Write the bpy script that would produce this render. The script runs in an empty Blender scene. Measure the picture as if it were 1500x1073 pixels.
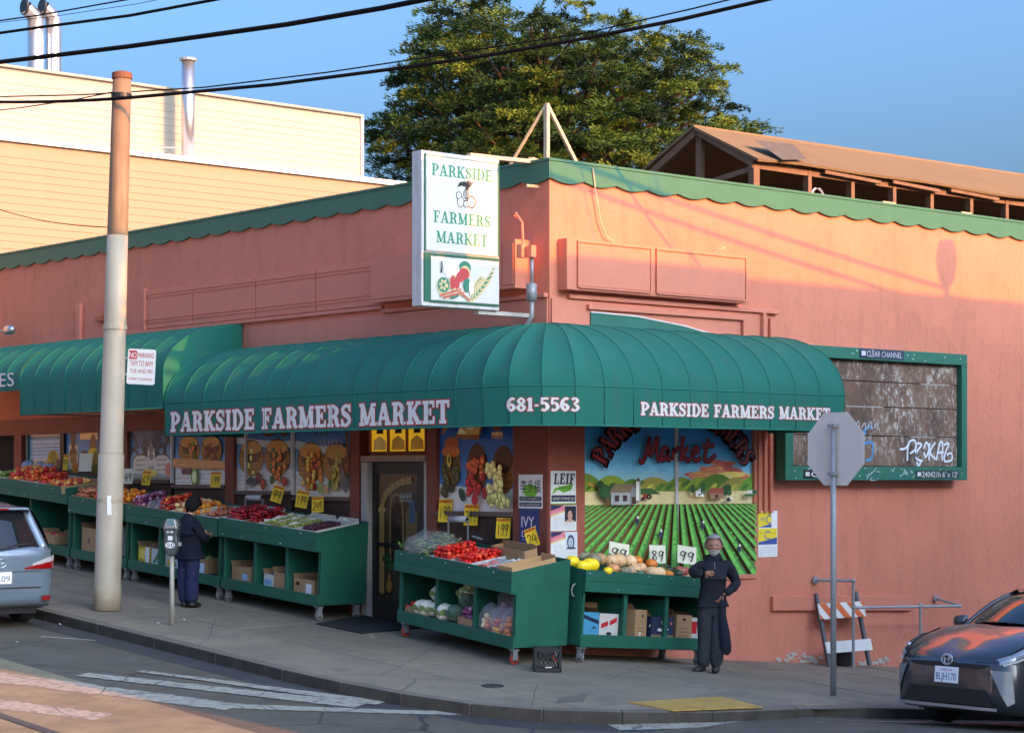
import bpy, bmesh, math, random
from mathutils import Vector, Matrix, noise
random.seed(7)
R = math.radians
scene = bpy.context.scene
C = scene.collection

# ------------------------------------------------------------------ camera, sky, sun, exposure
YAW = R(49.3)
CAM = Vector((-17.82, -19.98, 2.24))
FPX, CXP, HYP = 3053.0, 750.0, 700.0          # focal length, centre column and horizon row of the 1500 x 1073 photograph
cd = bpy.data.cameras.new('camera'); cam = bpy.data.objects.new('camera', cd); C.objects.link(cam)
cam.location = CAM; cam.rotation_euler = (R(90), 0, YAW - R(90))
cd.sensor_fit = 'HORIZONTAL'; cd.sensor_width = 36; cd.lens = FPX / 1500 * 36
cd.shift_y = (HYP - 536.5) / 1500; cd.clip_end = 2000; cd.clip_start = .1
scene.camera = cam

SUN_AZ = R(8.8)                                # swing of the sun from -y towards +x
SUN_EL = R(18.0)
sun_dir = Vector((math.sin(SUN_AZ) * math.cos(SUN_EL), -math.cos(SUN_AZ) * math.cos(SUN_EL), math.sin(SUN_EL)))
w = bpy.data.worlds.new('World'); scene.world = w; w.use_nodes = True
nt = w.node_tree; bg = nt.nodes['Background']
sky = nt.nodes.new('ShaderNodeTexSky'); sky.sky_type = 'NISHITA'; sky.sun_disc = False
sky.sun_elevation = SUN_EL
sky.sun_rotation = math.atan2(sun_dir.x, sun_dir.y)
sky.air_density = 1.0; sky.dust_density = 10.0; sky.ozone_density = 10.0
nt.links.new(sky.outputs['Color'], bg.inputs['Color']); bg.inputs['Strength'].default_value = 0.15
sl = bpy.data.lights.new('sun', 'SUN'); sl.energy = 1.55; sl.angle = R(0.3); sl.color = (1.0, 0.34, 0.01)
so = bpy.data.objects.new('sun', sl); C.objects.link(so)
so.rotation_euler = sun_dir.to_track_quat('Z', 'Y').to_euler(); so.location = (0, -40, 30)
vs = scene.view_settings
vs.view_transform = 'Standard'; vs.look = 'None'; vs.exposure = 2.36; vs.gamma = 1; vs.use_curve_mapping = False
vs.use_white_balance = True; vs.white_balance_temperature = 8600; vs.white_balance_tint = 10
scene.cycles.max_bounces = 8; scene.cycles.diffuse_bounces = 4; scene.cycles.glossy_bounces = 4
scene.cycles.transparent_max_bounces = 12
scene.cycles.use_denoising = True

# ------------------------------------------------------------------ measuring: points of the photograph on real planes
FW = Vector((math.cos(YAW), math.sin(YAW), 0)); RT = Vector((math.sin(YAW), -math.cos(YAW), 0))
def ray(px, py): return FW + RT * ((px - CXP) / FPX) + Vector((0, 0, (HYP - py) / FPX))
def onx(px, py, x): d = ray(px, py); return CAM + d * ((x - CAM.x) / d.x)
def ony(px, py, y): d = ray(px, py); return CAM + d * ((y - CAM.y) / d.y)
def onZ(px, py, Z): return CAM + ray(px, py) * Z           # at Z metres ahead

def gz(x, y):                                   # pavement height: the hill falls along both streets
    ys = y if y > -4.5 else -4.5 - .3 * max(y + 4.5, -4)
    ys = max(min(ys, 45), -12)
    xs = min(max(x, -3.7), 25)
    k = .02 * xs if xs < 0 else -.085 * xs
    return .07 * ys + k
def rz(x, y): return gz(x, y) - .14             # road
def on_road(px, py, f=rz):
    d = ray(px, py); lo, hi = 5, 120
    for i in range(50):
        m = (lo + hi) / 2; p = CAM + d * m
        if p.z > f(p.x, p.y): lo = m
        else: hi = m
    return CAM + d * m

# ------------------------------------------------------------------ mesh builder
_ICO = {}
def ico(sub):
    if sub not in _ICO:
        b = bmesh.new(); bmesh.ops.create_icosphere(b, subdivisions=sub, radius=1)
        b.verts.index_update()
        _ICO[sub] = ([v.co.copy() for v in b.verts], [tuple(v.index for v in f.verts) for f in b.faces]); b.free()
    return _ICO[sub]
class MB:
    def __init__(s): s.v = []; s.f = []; s.m = []; s.c = []; s.T = None
    def add(s, vs, fs, mi=0, col=None):
        n = len(s.v)
        for p in vs:
            p = Vector(p)
            s.v.append(s.T @ p if s.T is not None else p)
        for f in fs: s.f.append(tuple(n + i for i in f)); s.m.append(mi); s.c.append(col)
        return s
    def box(s, x0, x1, y0, y1, z0, z1, mi=0, col=None):
        return s.add([(x0,y0,z0),(x1,y0,z0),(x1,y1,z0),(x0,y1,z0),(x0,y0,z1),(x1,y0,z1),(x1,y1,z1),(x0,y1,z1)],
              [(0,3,2,1),(4,5,6,7),(0,1,5,4),(1,2,6,5),(2,3,7,6),(3,0,4,7)], mi, col)
    def bar(s, a, b, w, h, mi=0, up=(0,0,1), col=None):       # a square bar from a to b
        a = Vector(a); b = Vector(b); d = (b - a).normalized(); sd = d.cross(Vector(up))
        if sd.length < 1e-4: sd = d.cross(Vector((1,0,0)))
        sd.normalize(); u = sd.cross(d); q = []
        for p in (a, b):
            for i, j in ((-1,-1),(1,-1),(1,1),(-1,1)): q.append(p + sd*(i*w/2) + u*(j*h/2))
        return s.add(q, [(3,2,1,0),(4,5,6,7),(0,1,5,4),(1,2,6,5),(2,3,7,6),(3,0,4,7)], mi, col)
    def prism(s, poly, f, d0, d1, mi=0, col=None):            # 2D outline, f(u,v,w) maps it, thickness d0..d1
        n = len(poly)
        vs = [f(u, v, d0) for u, v in poly] + [f(u, v, d1) for u, v in poly]
        fs = [tuple(range(n))[::-1], tuple(range(n, 2*n))] + [(i, (i+1) % n, n + (i+1) % n, n + i) for i in range(n)]
        return s.add(vs, fs, mi, col)
    def tube(s, pts, r, n=8, mi=0, col=None, caps=True):
        pts = [Vector(p) for p in pts]; rs = r if isinstance(r, (list, tuple)) else [r]*len(pts)
        ring = []; vs = []; fs = []
        d0 = (pts[1]-pts[0]).normalized()
        ref = Vector((0,0,1)) if abs(d0.z) < .9 else Vector((1,0,0))
        for i, p in enumerate(pts):
            d = (pts[min(i+1, len(pts)-1)] - pts[max(i-1, 0)])
            d = d.normalized() if d.length > 1e-9 else d0
            a = d.cross(ref); a = a.normalized() if a.length > 1e-6 else Vector((1,0,0)); b = a.cross(d)
            ref = b if False else ref
            for k in range(n):
                t = 2*math.pi*k/n; vs.append(p + (a*math.cos(t) + b*math.sin(t))*rs[i])
        for i in range(len(pts)-1):
            for k in range(n):
                fs.append((i*n+k, i*n+(k+1)%n, (i+1)*n+(k+1)%n, (i+1)*n+k))
        if caps: fs += [tuple(range(n))[::-1], tuple((len(pts)-1)*n + k for k in range(n))]
        return s.add(vs, fs, mi, col)
    def ball(s, c, r, sub=1, mi=0, col=None, rot=None, jit=0):
        V, F = ico(sub); r = Vector(r) if isinstance(r, (tuple, list, Vector)) else Vector((r, r, r)); c = Vector(c); q = []
        for p in V:
            t = Vector((p.x*r.x, p.y*r.y, p.z*r.z))
            if jit: t *= 1 + jit*(random.random()-.5)
            if rot: t = rot @ t
            q.append(c + t)
        return s.add(q, F, mi, col)
    def lathe(s, prof, n=16, c=(0,0,0), mi=0, col=None, axis='z'):
        vs = []; fs = []; c = Vector(c)
        for r, z in prof:
            for k in range(n):
                t = 2*math.pi*k/n; a, b = r*math.cos(t), r*math.sin(t)
                vs.append(c + (Vector((a,b,z)) if axis == 'z' else Vector((z,a,b)) if axis == 'x' else Vector((a,z,b))))
        m = len(prof)
        for i in range(m-1):
            for k in range(n): fs.append((i*n+k, i*n+(k+1)%n, (i+1)*n+(k+1)%n, (i+1)*n+k))
        fs += [tuple(range(n))[::-1], tuple((m-1)*n+k for k in range(n))]
        return s.add(vs, fs, mi, col)
    def build(s, name, mats, parent=None, smooth=False, bevel=0, props=None):
        me = bpy.data.meshes.new(name); me.from_pydata([tuple(v) for v in s.v], [], s.f)
        if not isinstance(mats, (list, tuple)): mats = [mats]
        for m in mats: me.materials.append(m)
        if len(mats) > 1: me.polygons.foreach_set('material_index', s.m)
        if smooth: me.polygons.foreach_set('use_smooth', [True]*len(s.f))
        if any(c is not None for c in s.c):
            at = me.color_attributes.new('Col', 'FLOAT_COLOR', 'CORNER'); d = []
            for f, c in zip(s.f, s.c):
                c = c or (1,1,1); d += [c[0], c[1], c[2], 1.0]*len(f)
            at.data.foreach_set('color', d)
        me.update()
        return link(name, me, parent, bevel)
def link(name, me, parent=None, bevel=0):
    o = bpy.data.objects.new(name, me); C.objects.link(o)
    if parent: o.parent = parent
    if bevel:
        b = o.modifiers.new('bevel', 'BEVEL'); b.width = bevel; b.segments = 2; b.limit_method = 'ANGLE'; b.harden_normals = False
    return o
def tag(o, label, cat, group=None, kind=None):
    if label: o['label'] = label
    if cat: o['category'] = cat
    if group: o['group'] = group
    if kind: o['kind'] = kind
    return o
def thing(name, label, cat, loc=(0,0,0), rot=(0,0,0), group=None):
    o = bpy.data.objects.new(name, None); C.objects.link(o); o.location = loc; o.rotation_euler = rot
    o.empty_display_size = .2
    return tag(o, label, cat, group)
def mat_of(o): return Matrix.LocRotScale(o.location, o.rotation_euler, None)
def place(o, M): o.location, q, _ = M.decompose(); o.rotation_euler = q.to_euler(); return o
def kids(o): return [c for c in bpy.data.objects if c.parent == o]
def copy_tree(o, loc, rot, label, group=None):
    def cp(a, par):
        c = a.copy(); C.objects.link(c); c.parent = par
        for ch in kids_map.get(a.name, []): cp(ch, c)
        return c
    kids_map = {}
    for x in bpy.data.objects:
        if x.parent: kids_map.setdefault(x.parent.name, []).append(x)
    c = cp(o, None); c.location = loc; c.rotation_euler = rot; c['label'] = label
    if group: c['group'] = group
    return c

# ------------------------------------------------------------------ materials
def srgb(r, g, b):
    f = lambda c: c/12.92 if c <= .04045 else ((c+.055)/1.055)**2.4
    return (f(r/255), f(g/255), f(b/255))
MATS = {}
def mat(name, col, rough=.6, metal=0, var=.12, vs=3.0, bump=0, bs=60, spec=.5, coat=0, dirt=0, dscale=(2,2,.25), dcol=(.03,.025,.02), emit=0, rand=0, trans=0, world=True, gain=1, spots=None, cracks=None, patches=0):
    if name in MATS: return MATS[name]
    m = bpy.data.materials.new(name); m.use_nodes = True; n = m.node_tree.nodes; l = m.node_tree.links
    b = n['Principled BSDF']; MATS[name] = m
    b.inputs['Roughness'].default_value = rough; b.inputs['Metallic'].default_value = metal
    b.inputs['Specular IOR Level'].default_value = spec
    if coat: b.inputs['Coat Weight'].default_value = coat; b.inputs['Coat Roughness'].default_value = .05
    tc = n.new('ShaderNodeTexCoord'); co = tc.outputs['Object']
    if world:
        gm = n.new('ShaderNodeNewGeometry'); co = gm.outputs['Position']
    if col == 'Col':
        at = n.new('ShaderNodeAttribute'); at.attribute_name = 'Col'; src = at.outputs['Color']
    else:
        rg = n.new('ShaderNodeRGB'); rg.outputs[0].default_value = (*col, 1); src = rg.outputs[0]
    if var:
        nz = n.new('ShaderNodeTexNoise'); nz.inputs['Scale'].default_value = vs; nz.inputs['Detail'].default_value = 6; nz.inputs['Roughness'].default_value = .65
        l.new(co, nz.inputs['Vector'])
        mr = n.new('ShaderNodeMapRange'); mr.inputs[1].default_value = .25; mr.inputs[2].default_value = .75
        mr.inputs[3].default_value = 1-var; mr.inputs[4].default_value = 1+var; l.new(nz.outputs['Fac'], mr.inputs[0])
        mx = n.new('ShaderNodeVectorMath'); mx.operation = 'SCALE'; l.new(src, mx.inputs[0]); l.new(mr.outputs[0], mx.inputs['Scale']); src = mx.outputs[0]
    if gain != 1:
        mx = n.new('ShaderNodeVectorMath'); mx.operation = 'SCALE'; l.new(src, mx.inputs[0]); mx.inputs['Scale'].default_value = gain; src = mx.outputs[0]
    if patches:                                   # squares of fresher and older paint
        vo = n.new('ShaderNodeTexVoronoi'); vo.distance = 'CHEBYCHEV'; vo.inputs['Scale'].default_value = .55; l.new(co, vo.inputs['Vector']); bw = n.new('ShaderNodeSeparateColor'); l.new(vo.outputs['Color'], bw.inputs[0])
        mr = n.new('ShaderNodeMapRange'); mr.inputs[3].default_value = 1-patches; mr.inputs[4].default_value = 1+patches; l.new(bw.outputs[0], mr.inputs[0])
        mx = n.new('ShaderNodeVectorMath'); mx.operation = 'SCALE'; l.new(src, mx.inputs[0]); l.new(mr.outputs[0], mx.inputs['Scale']); src = mx.outputs[0]
    for kind, sp_ in (('spots', spots), ('cracks', cracks)):
        if not sp_: continue
        vo = n.new('ShaderNodeTexVoronoi'); vo.inputs['Scale'].default_value = sp_[0]; wv = n.new('ShaderNodeTexNoise'); wv.inputs['Scale'].default_value = sp_[0]*1.6; wv.inputs['Detail'].default_value = 5
        l.new(co, wv.inputs['Vector']); av = n.new('ShaderNodeMix'); av.data_type = 'VECTOR'; av.inputs[0].default_value = .12 if kind == 'spots' else .22; l.new(co, av.inputs[4]); l.new(wv.outputs['Color'], av.inputs[5]); l.new(av.outputs[1], vo.inputs['Vector'])
        if kind == 'cracks': vo.feature = 'DISTANCE_TO_EDGE'
        mr = n.new('ShaderNodeMapRange'); mr.inputs[1].default_value = sp_[1]*.6; mr.inputs[2].default_value = sp_[1]; mr.inputs[3].default_value = sp_[3]; mr.inputs[4].default_value = 0; l.new(vo.outputs['Distance'], mr.inputs[0])
        mx = n.new('ShaderNodeMix'); mx.data_type = 'RGBA'; l.new(mr.outputs[0], mx.inputs[0]); l.new(src, mx.inputs[6]); mx.inputs[7].default_value = (*sp_[2], 1); src = mx.outputs[2]
    if rand:
        oi = n.new('ShaderNodeObjectInfo'); mr = n.new('ShaderNodeMapRange'); mr.inputs[3].default_value = 1-rand; mr.inputs[4].default_value = 1+rand
        l.new(oi.outputs['Random'], mr.inputs[0])
        mx = n.new('ShaderNodeVectorMath'); mx.operation = 'SCALE'; l.new(src, mx.inputs[0]); l.new(mr.outputs[0], mx.inputs['Scale']); src = mx.outputs[0]
    if dirt:
        mp = n.new('ShaderNodeMapping'); mp.inputs['Scale'].default_value = dscale; l.new(co, mp.inputs['Vector'])
        nz = n.new('ShaderNodeTexNoise'); nz.inputs['Scale'].default_value = 2.0; nz.inputs['Detail'].default_value = 8; nz.inputs['Roughness'].default_value = .7
        l.new(mp.outputs[0], nz.inputs['Vector'])
        mr = n.new('ShaderNodeMapRange'); mr.inputs[1].default_value = .5; mr.inputs[2].default_value = .8; mr.inputs[3].default_value = 0; mr.inputs[4].default_value = dirt
        l.new(nz.outputs['Fac'], mr.inputs[0])
        mx = n.new('ShaderNodeMix'); mx.data_type = 'RGBA'; l.new(mr.outputs[0], mx.inputs[0]); l.new(src, mx.inputs[6]); mx.inputs[7].default_value = (*dcol, 1); src = mx.outputs[2]
    l.new(src, b.inputs['Base Color'])
    if bump:
        nz = n.new('ShaderNodeTexNoise'); nz.inputs['Scale'].default_value = bs; nz.inputs['Detail'].default_value = 4; l.new(co, nz.inputs['Vector'])
        bp = n.new('ShaderNodeBump'); bp.inputs['Strength'].default_value = bump; bp.inputs['Distance'].default_value = .01
        l.new(nz.outputs['Fac'], bp.inputs['Height']); l.new(bp.outputs[0], b.inputs['Normal'])
    if emit:
        l.new(src, b.inputs['Emission Color']); b.inputs['Emission Strength'].default_value = emit
    if trans: b.inputs['Transmission Weight'].default_value = trans
    return m
def glassmat(name, col, rough=.03, alpha=.25):
    if name in MATS: return MATS[name]
    m = bpy.data.materials.new(name); m.use_nodes = True; MATS[name] = m
    n = m.node_tree.nodes; l = m.node_tree.links; b = n['Principled BSDF']; out = n['Material Output']
    b.inputs['Base Color'].default_value = (*col, 1); b.inputs['Roughness'].default_value = rough; b.inputs['Alpha'].default_value = alpha
    return m

m_wall = mat('stucco_salmon', srgb(223,134,109), .85, var=.09, vs=.9, bump=1.0, bs=14, dirt=.42, dscale=(1.6,1.6,.5), spots=(1.1,.10,srgb(190,122,102),.5), patches=.045, dcol=srgb(158,92,76))
m_wallflat = mat('painted_salmon_board', srgb(221,132,108), .6, var=.06, vs=2, bump=.15, bs=40, dirt=.12)
m_wood_brown = mat('brown_red_painted_wood', srgb(142,72,56), .6, var=.12, vs=4, bump=.2, bs=50, dirt=.25)
m_fascia = mat('fascia_green', srgb(54,116,92), .6, var=.08, vs=4, bump=.1, bs=40, dirt=.12)
m_awn = mat('awning_green', srgb(16,112,96), .8, spec=.2, var=.09, vs=1.5, bump=.12, bs=160, dirt=.7, dscale=(3.0,3.0,.35), dcol=srgb(66,98,92))
m_awn_seam = mat('awning_welt', srgb(24,120,104), .8, var=.06, spec=.2)
m_cart = mat('cart_green', srgb(16,96,77), .6, spec=.3, var=.14, vs=3, bump=.25, bs=25, dirt=.16, dscale=(3,3,.6), dcol=srgb(40,60,50), world=False)
m_cartin = m_cart
m_white = mat('white_paint', srgb(226,224,218), .6, var=.05, vs=6, dirt=.1)
m_print = mat('printed_colours', 'Col', .55, var=.07, vs=8, gain=1.2)
m_mural = mat('painted_glass', 'Col', .4, var=.16, vs=9, spec=.3, coat=.12, gain=1.75)
m_fruit = mat('fruit_skin', 'Col', .38, var=.2, vs=40, spec=.5, gain=1.6)
m_leafy = mat('leafy_greens', 'Col', .6, var=.2, vs=30, gain=1.35)
m_card = mat('brown_cardboard', srgb(176,136,98), .8, var=.08, vs=7, world=False, rand=.12)
m_asphalt = mat('asphalt', (.104,.090,.066), .9, var=.30, vs=1.3, bump=1.0, bs=70, dirt=.7, dscale=(.6,1.1,1), dcol=(.15,.14,.13), cracks=(.45,.006,(.02,.02,.02),.8), spots=(9,.10,(.035,.035,.035),.5))
m_conc = mat('pavement_concrete', srgb(134,122,104), .85, var=.16, vs=1.1, bump=.4, bs=70, dirt=.7, dscale=(1.0,1.0,1), dcol=srgb(84,82,79), rand=.10, spots=(4.5,.09,(.05,.05,.05),.7), cracks=(.4,.003,(.06,.058,.055),.6))
m_kerb = mat('kerb_concrete', srgb(112,103,92), .85, var=.2, vs=2.5, bump=.4, bs=40, dirt=.6, dscale=(1.5,1.5,2), dcol=srgb(60,56,52), rand=.06)
m_mark = mat('road_paint_white', (.36,.34,.27), .75, var=.2, vs=7, dirt=1.6, dscale=(5,5,5), dcol=(.09,.085,.08), cracks=(1.1,.012,(.09,.085,.08),.8))
m_steel = mat('galvanised_steel', srgb(160,164,166), .5, .35, var=.12, vs=9)
m_shiny = mat('bright_duct_metal', srgb(205,208,210), .3, .9, var=.06, vs=5)
m_dark = mat('dark_metal', (.02,.021,.023), .45, .3, var=.1)
m_black = mat('black_rubber', (.012,.012,.013), .6, var=.1)
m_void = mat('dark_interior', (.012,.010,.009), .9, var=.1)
m_pole = mat('pole_cream_paint', srgb(176,160,138), .55, var=.08, vs=3, bump=.1, bs=30, dirt=.25, dscale=(4,4,1), dcol=srgb(130,120,106))
m_cream1 = mat('cream_siding', srgb(158,151,137), .7, var=.05, vs=2, dirt=.06)
m_cream2 = mat('yellow_cream_siding', srgb(150,126,101), .7, var=.03, vs=2, dirt=.08)
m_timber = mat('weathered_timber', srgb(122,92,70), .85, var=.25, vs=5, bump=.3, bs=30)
m_roofing = mat('brown_roll_roofing', srgb(124,102,72), .9, var=.14, vs=2, bump=.3, bs=60, dirt=.3, dscale=(1,1,1), dcol=srgb(104,80,54))
m_light_timber = mat('pale_timber', srgb(205,188,158), .8, var=.1, vs=6)
m_yellow = mat('tactile_yellow', srgb(184,146,78), .75, var=.15, vs=4, dirt=.4, dscale=(3,3,3), dcol=srgb(120,100,64))
m_cable = mat('black_cable', (.008,.008,.009), .8, var=.1, spec=.1)
# ------------------------------------------------------------------ lettering
def cr(pts, n=6):                               # smooth curve through (x, y, w) points
    out = []
    for i in range(len(pts)-1):
        p0, p1, p2, p3 = pts[max(i-1,0)], pts[i], pts[i+1], pts[min(i+2,len(pts)-1)]
        for k in range(n):
            t = k/n
            out.append(tuple(.5*((2*b)+(c-a)*t+(2*a-5*b+4*c-d)*t*t+(-a+3*b-3*c+d)*t**3) for a,b,c,d in zip(p0,p1,p2,p3)))
    return out + [tuple(pts[-1])]
def stroke(pts, e=0):                           # [(x,y,w)] to quads of 2D points, grown by e
    q = []; n = len(pts); L = []; Rr = []
    for i in range(n):
        x, y, wd = pts[i]; a = pts[max(i-1,0)]; b = pts[min(i+1,n-1)]
        dx, dy = b[0]-a[0], b[1]-a[1]; d = math.hypot(dx, dy) or 1; dx /= d; dy /= d
        if e and i == 0: x -= dx*e; y -= dy*e
        if e and i == n-1: x += dx*e; y += dy*e
        h = wd/2 + e
        L.append((x-dy*h, y+dx*h)); Rr.append((x+dy*h, y-dx*h))
    return [(Rr[i], Rr[i+1], L[i+1], L[i]) for i in range(n-1)]
def slab_glyph(ch, S=.2, T=.125):
    h = T/2; V = lambda x,y0=0,y1=1,w=None: [(x,y0,w or S),(x,y1,w or S)]
    H = lambda x0,x1,y,w=None: [(x0,y,w or T),(x1,y,w or T)]
    SL = lambda x,y,hw=.2: H(x-hw, x+hw, h if y == 0 else 1-h)
    bowl = lambda x0,xr,y0,y1: cr([(x0,y1,T),(x0+(xr-x0)*.5,y1,T*1.05),(xr,(y0+y1)/2,S*1.05),(x0+(xr-x0)*.5,y0,T*1.05),(x0,y0,T)])
    g = {
     'I': (.46,[V(.23),SL(.23,0),SL(.23,1)]),
     'P': (.78,[V(.22),SL(.22,0),H(.02,.25,1-h),bowl(.22,.66,.44,1-h)]),
     'R': (.84,[V(.22),SL(.22,0),H(.02,.25,1-h),bowl(.22,.64,.48,1-h),cr([(.42,.47,T),(.58,.36,S),(.64,.12,S*.9),(.74,.05,T*.8),(.82,.12,T*.5)])]),
     'A': (.86,[[(.40,.98,T),(.14,.05,T)],[(.41,.98,S),(.68,.05,S)],H(.24,.58,.32),SL(.14,0,.15),SL(.68,0,.19)]),
     'K': (.88,[V(.22),SL(.22,0),SL(.22,1),[(.68,.95,T),(.28,.42,T)],[(.38,.56,S),(.70,.05,S)],SL(.70,1,.16),SL(.72,0,.17)]),
     'S': (.66,[cr([(.57,.70,T*.9),(.50,.88,T),(.33,.94,T),(.13,.80,S*.8),(.20,.60,S),(.44,.46,S),(.55,.26,S*.85),(.36,.06,T),(.16,.12,T),(.08,.32,T*.9)]),[(.58,.66,T*.7),(.58,1,T*.7)],[(.07,0,T*.7),(.07,.34,T*.7)]]),
     'D': (.84,[V(.22),H(.02,.25,1-h),H(.02,.25,h),bowl(.22,.74,h,1-h)]),
     'E': (.76,[V(.22),H(.02,.68,1-h),H(.02,.70,h),H(.22,.48,.52),[(.65,1,T*.8),(.65,.70,T*.8)],[(.67,0,T*.8),(.67,.32,T*.8)],[(.48,.36,T*.7),(.48,.68,T*.7)]]),
     'F': (.72,[V(.22),H(.02,.66,1-h),SL(.22,0),H(.22,.48,.50),[(.63,1,T*.8),(.63,.68,T*.8)],[(.48,.34,T*.7),(.48,.66,T*.7)]]),
     'M': (1.06,[V(.18,0,1,T*1.05),V(.86,0,1,S),[(.20,.98,S),(.50,.06,S)],[(.50,.06,T),(.84,.98,T)],SL(.18,0,.16),SL(.86,0,.19),H(.02,.22,1-h),H(.82,1.04,1-h)]),
     'T': (.76,[V(.38),H(.04,.72,1-h),SL(.38,0,.2),[(.07,1,T*.8),(.07,.68,T*.8)],[(.69,1,T*.8),(.69,.68,T*.8)]]),
     'L': (.70,[V(.22),SL(.22,0),SL(.22,1),H(.2,.64,h),[(.62,0,T*.8),(.62,.34,T*.8)]]),
     '6': (.62,[cr([(.50,.86,T*1.3),(.34,.95,T),(.14,.72,S*.9),(.10,.36,S),(.28,.06,T),(.48,.28,S*.95),(.30,.52,T),(.14,.36,S*.7)])]),
     '8': (.62,[cr([(.30,.52,T*1.2),(.12,.74,S*.8),(.30,.95,T),(.48,.74,S*.8),(.30,.52,T*1.2),(.09,.27,S*.95),(.30,.05,T),(.51,.27,S*.95),(.30,.52,T*1.2)])]),
     '1': (.44,[V(.24),SL(.24,0,.19),[(.04,.80,T*.8),(.24,.95,T*1.1)]]),
     '5': (.62,[H(.12,.54,1-h),[(.15,1,T),(.12,.52,T)],cr([(.10,.52,T*.8),(.32,.60,T),(.50,.32,S),(.30,.06,T),(.10,.14,T*1.3)])]),
     '3': (.60,[cr([(.10,.84,T*1.3),(.28,.95,T),(.46,.76,S*.9),(.26,.54,T*.9),(.50,.28,S),(.28,.05,T),(.08,.16,T*1.4)])]),
     '-': (.36,[H(.05,.31,.42)]),
     ' ': (.42,[])}
    return g[ch]
def slab_width(t, sp=.04, S=.2): return sum(slab_glyph(c, S)[0]+sp for c in t)
def slab_text(mb, t, f, size, S=.2, T=.125, e=0, sp=.04, mi=0, w0=0, col=None, wf=1.0):
    x = 0; k = 0
    for c in t:
        wd, st = slab_glyph(c, S, T)
        for s_ in st:
            k += 1; o = w0 + .0006*(k % 9)
            for q in stroke(s_, e): mb.add([f((x+a)*size*wf, b*size, o) for a, b in q], [(0,1,2,3)], mi, col)
        x += wd + sp
HAND = {'1': [[(.3,.95),(.28,.5),(.3,.03)]], '2': [[(.1,.75),(.25,.95),(.5,.85),(.45,.55),(.1,.08),(.3,.12),(.6,.04)]],
 '4': [[(.35,.97),(.05,.4),(.6,.45)],[(.5,.75),(.4,.0)]], '6': [[(.5,.95),(.15,.55),(.12,.2),(.35,.05),(.5,.25),(.3,.45),(.12,.3)]],
 '8': [[(.5,.85),(.25,.95),(.12,.75),(.45,.4),(.4,.08),(.15,.1),(.15,.35),(.5,.8)]],
 '9': [[(.5,.8),(.3,.97),(.1,.72),(.25,.5),(.5,.75),(.5,.9),(.42,.4),(.3,.0)]], '0': [[(.3,.95),(.08,.5),(.3,.05),(.52,.5),(.3,.95)]]}
def hand_text(mb, t, f, size, wd=.1, col=(.01,.01,.01), w0=.001, wf=.8):
    x = 0; k = 0
    for c in t:
        for s_ in HAND.get(c, []):
            k += 1
            for q in stroke(cr([(a, b, wd) for a, b in s_], 4)): mb.add([f((x+a)*size*wf, b*size, w0+.0004*k) for a, b in q], [(0,1,2,3)], 0, col)
        x += .62
_FT = {}
def ft(t):                                       # built-in typeface as flat triangles, height about 0.73 for capitals
    if t not in _FT:
        cu = bpy.data.curves.new('txt', 'FONT'); cu.body = t; cu.size = 1; cu.resolution_u = 3
        o = bpy.data.objects.new('txt', cu); C.objects.link(o)
        ev = o.evaluated_get(bpy.context.evaluated_depsgraph_get()); me = ev.to_mesh()
        V = [(v.co.x, v.co.y) for v in me.vertices]; F = [tuple(p.vertices) for p in me.polygons]
        ev.to_mesh_clear(); bpy.data.objects.remove(o); bpy.data.curves.remove(cu)
        xs = [a for a, b in V] or [0]
        _FT[t] = (V, F, min(xs), max(xs))
    return _FT[t]
for t_ in ('NO', 'PARKING', '7AM TO 8AM', 'TUE AND FRI', 'STREET CLEANING', 'CLEAR CHANNEL', 'IVY,', 'LEE', '李多福', 'DAUTCH', 'DISTRICT ATTORNEY 2019', 'TIES', '8LJH170', 'California', '2L09', 'YES', 'C', 'BANANAS', 'FOR SUPERVISOR', '240421h 6\' x 12\'', '11/5', 'GOODYS'): ft(t_)
def font_text(mb, t, f, x, y, width=None, height=.1, col=(0,0,0), w0=.001, mi=0, center=False, shear=0):
    V, F, a, b = ft(t); sy = height/.73; sx = sy if width is None else width/max(b-a, 1e-6)
    x0 = x - (sx*(b-a)/2 if center else 0)
    mb.add([f(x0 + (u-a)*sx + shear*v*sy, y + v*sy, w0) for u, v in V], F, mi, col)

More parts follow.
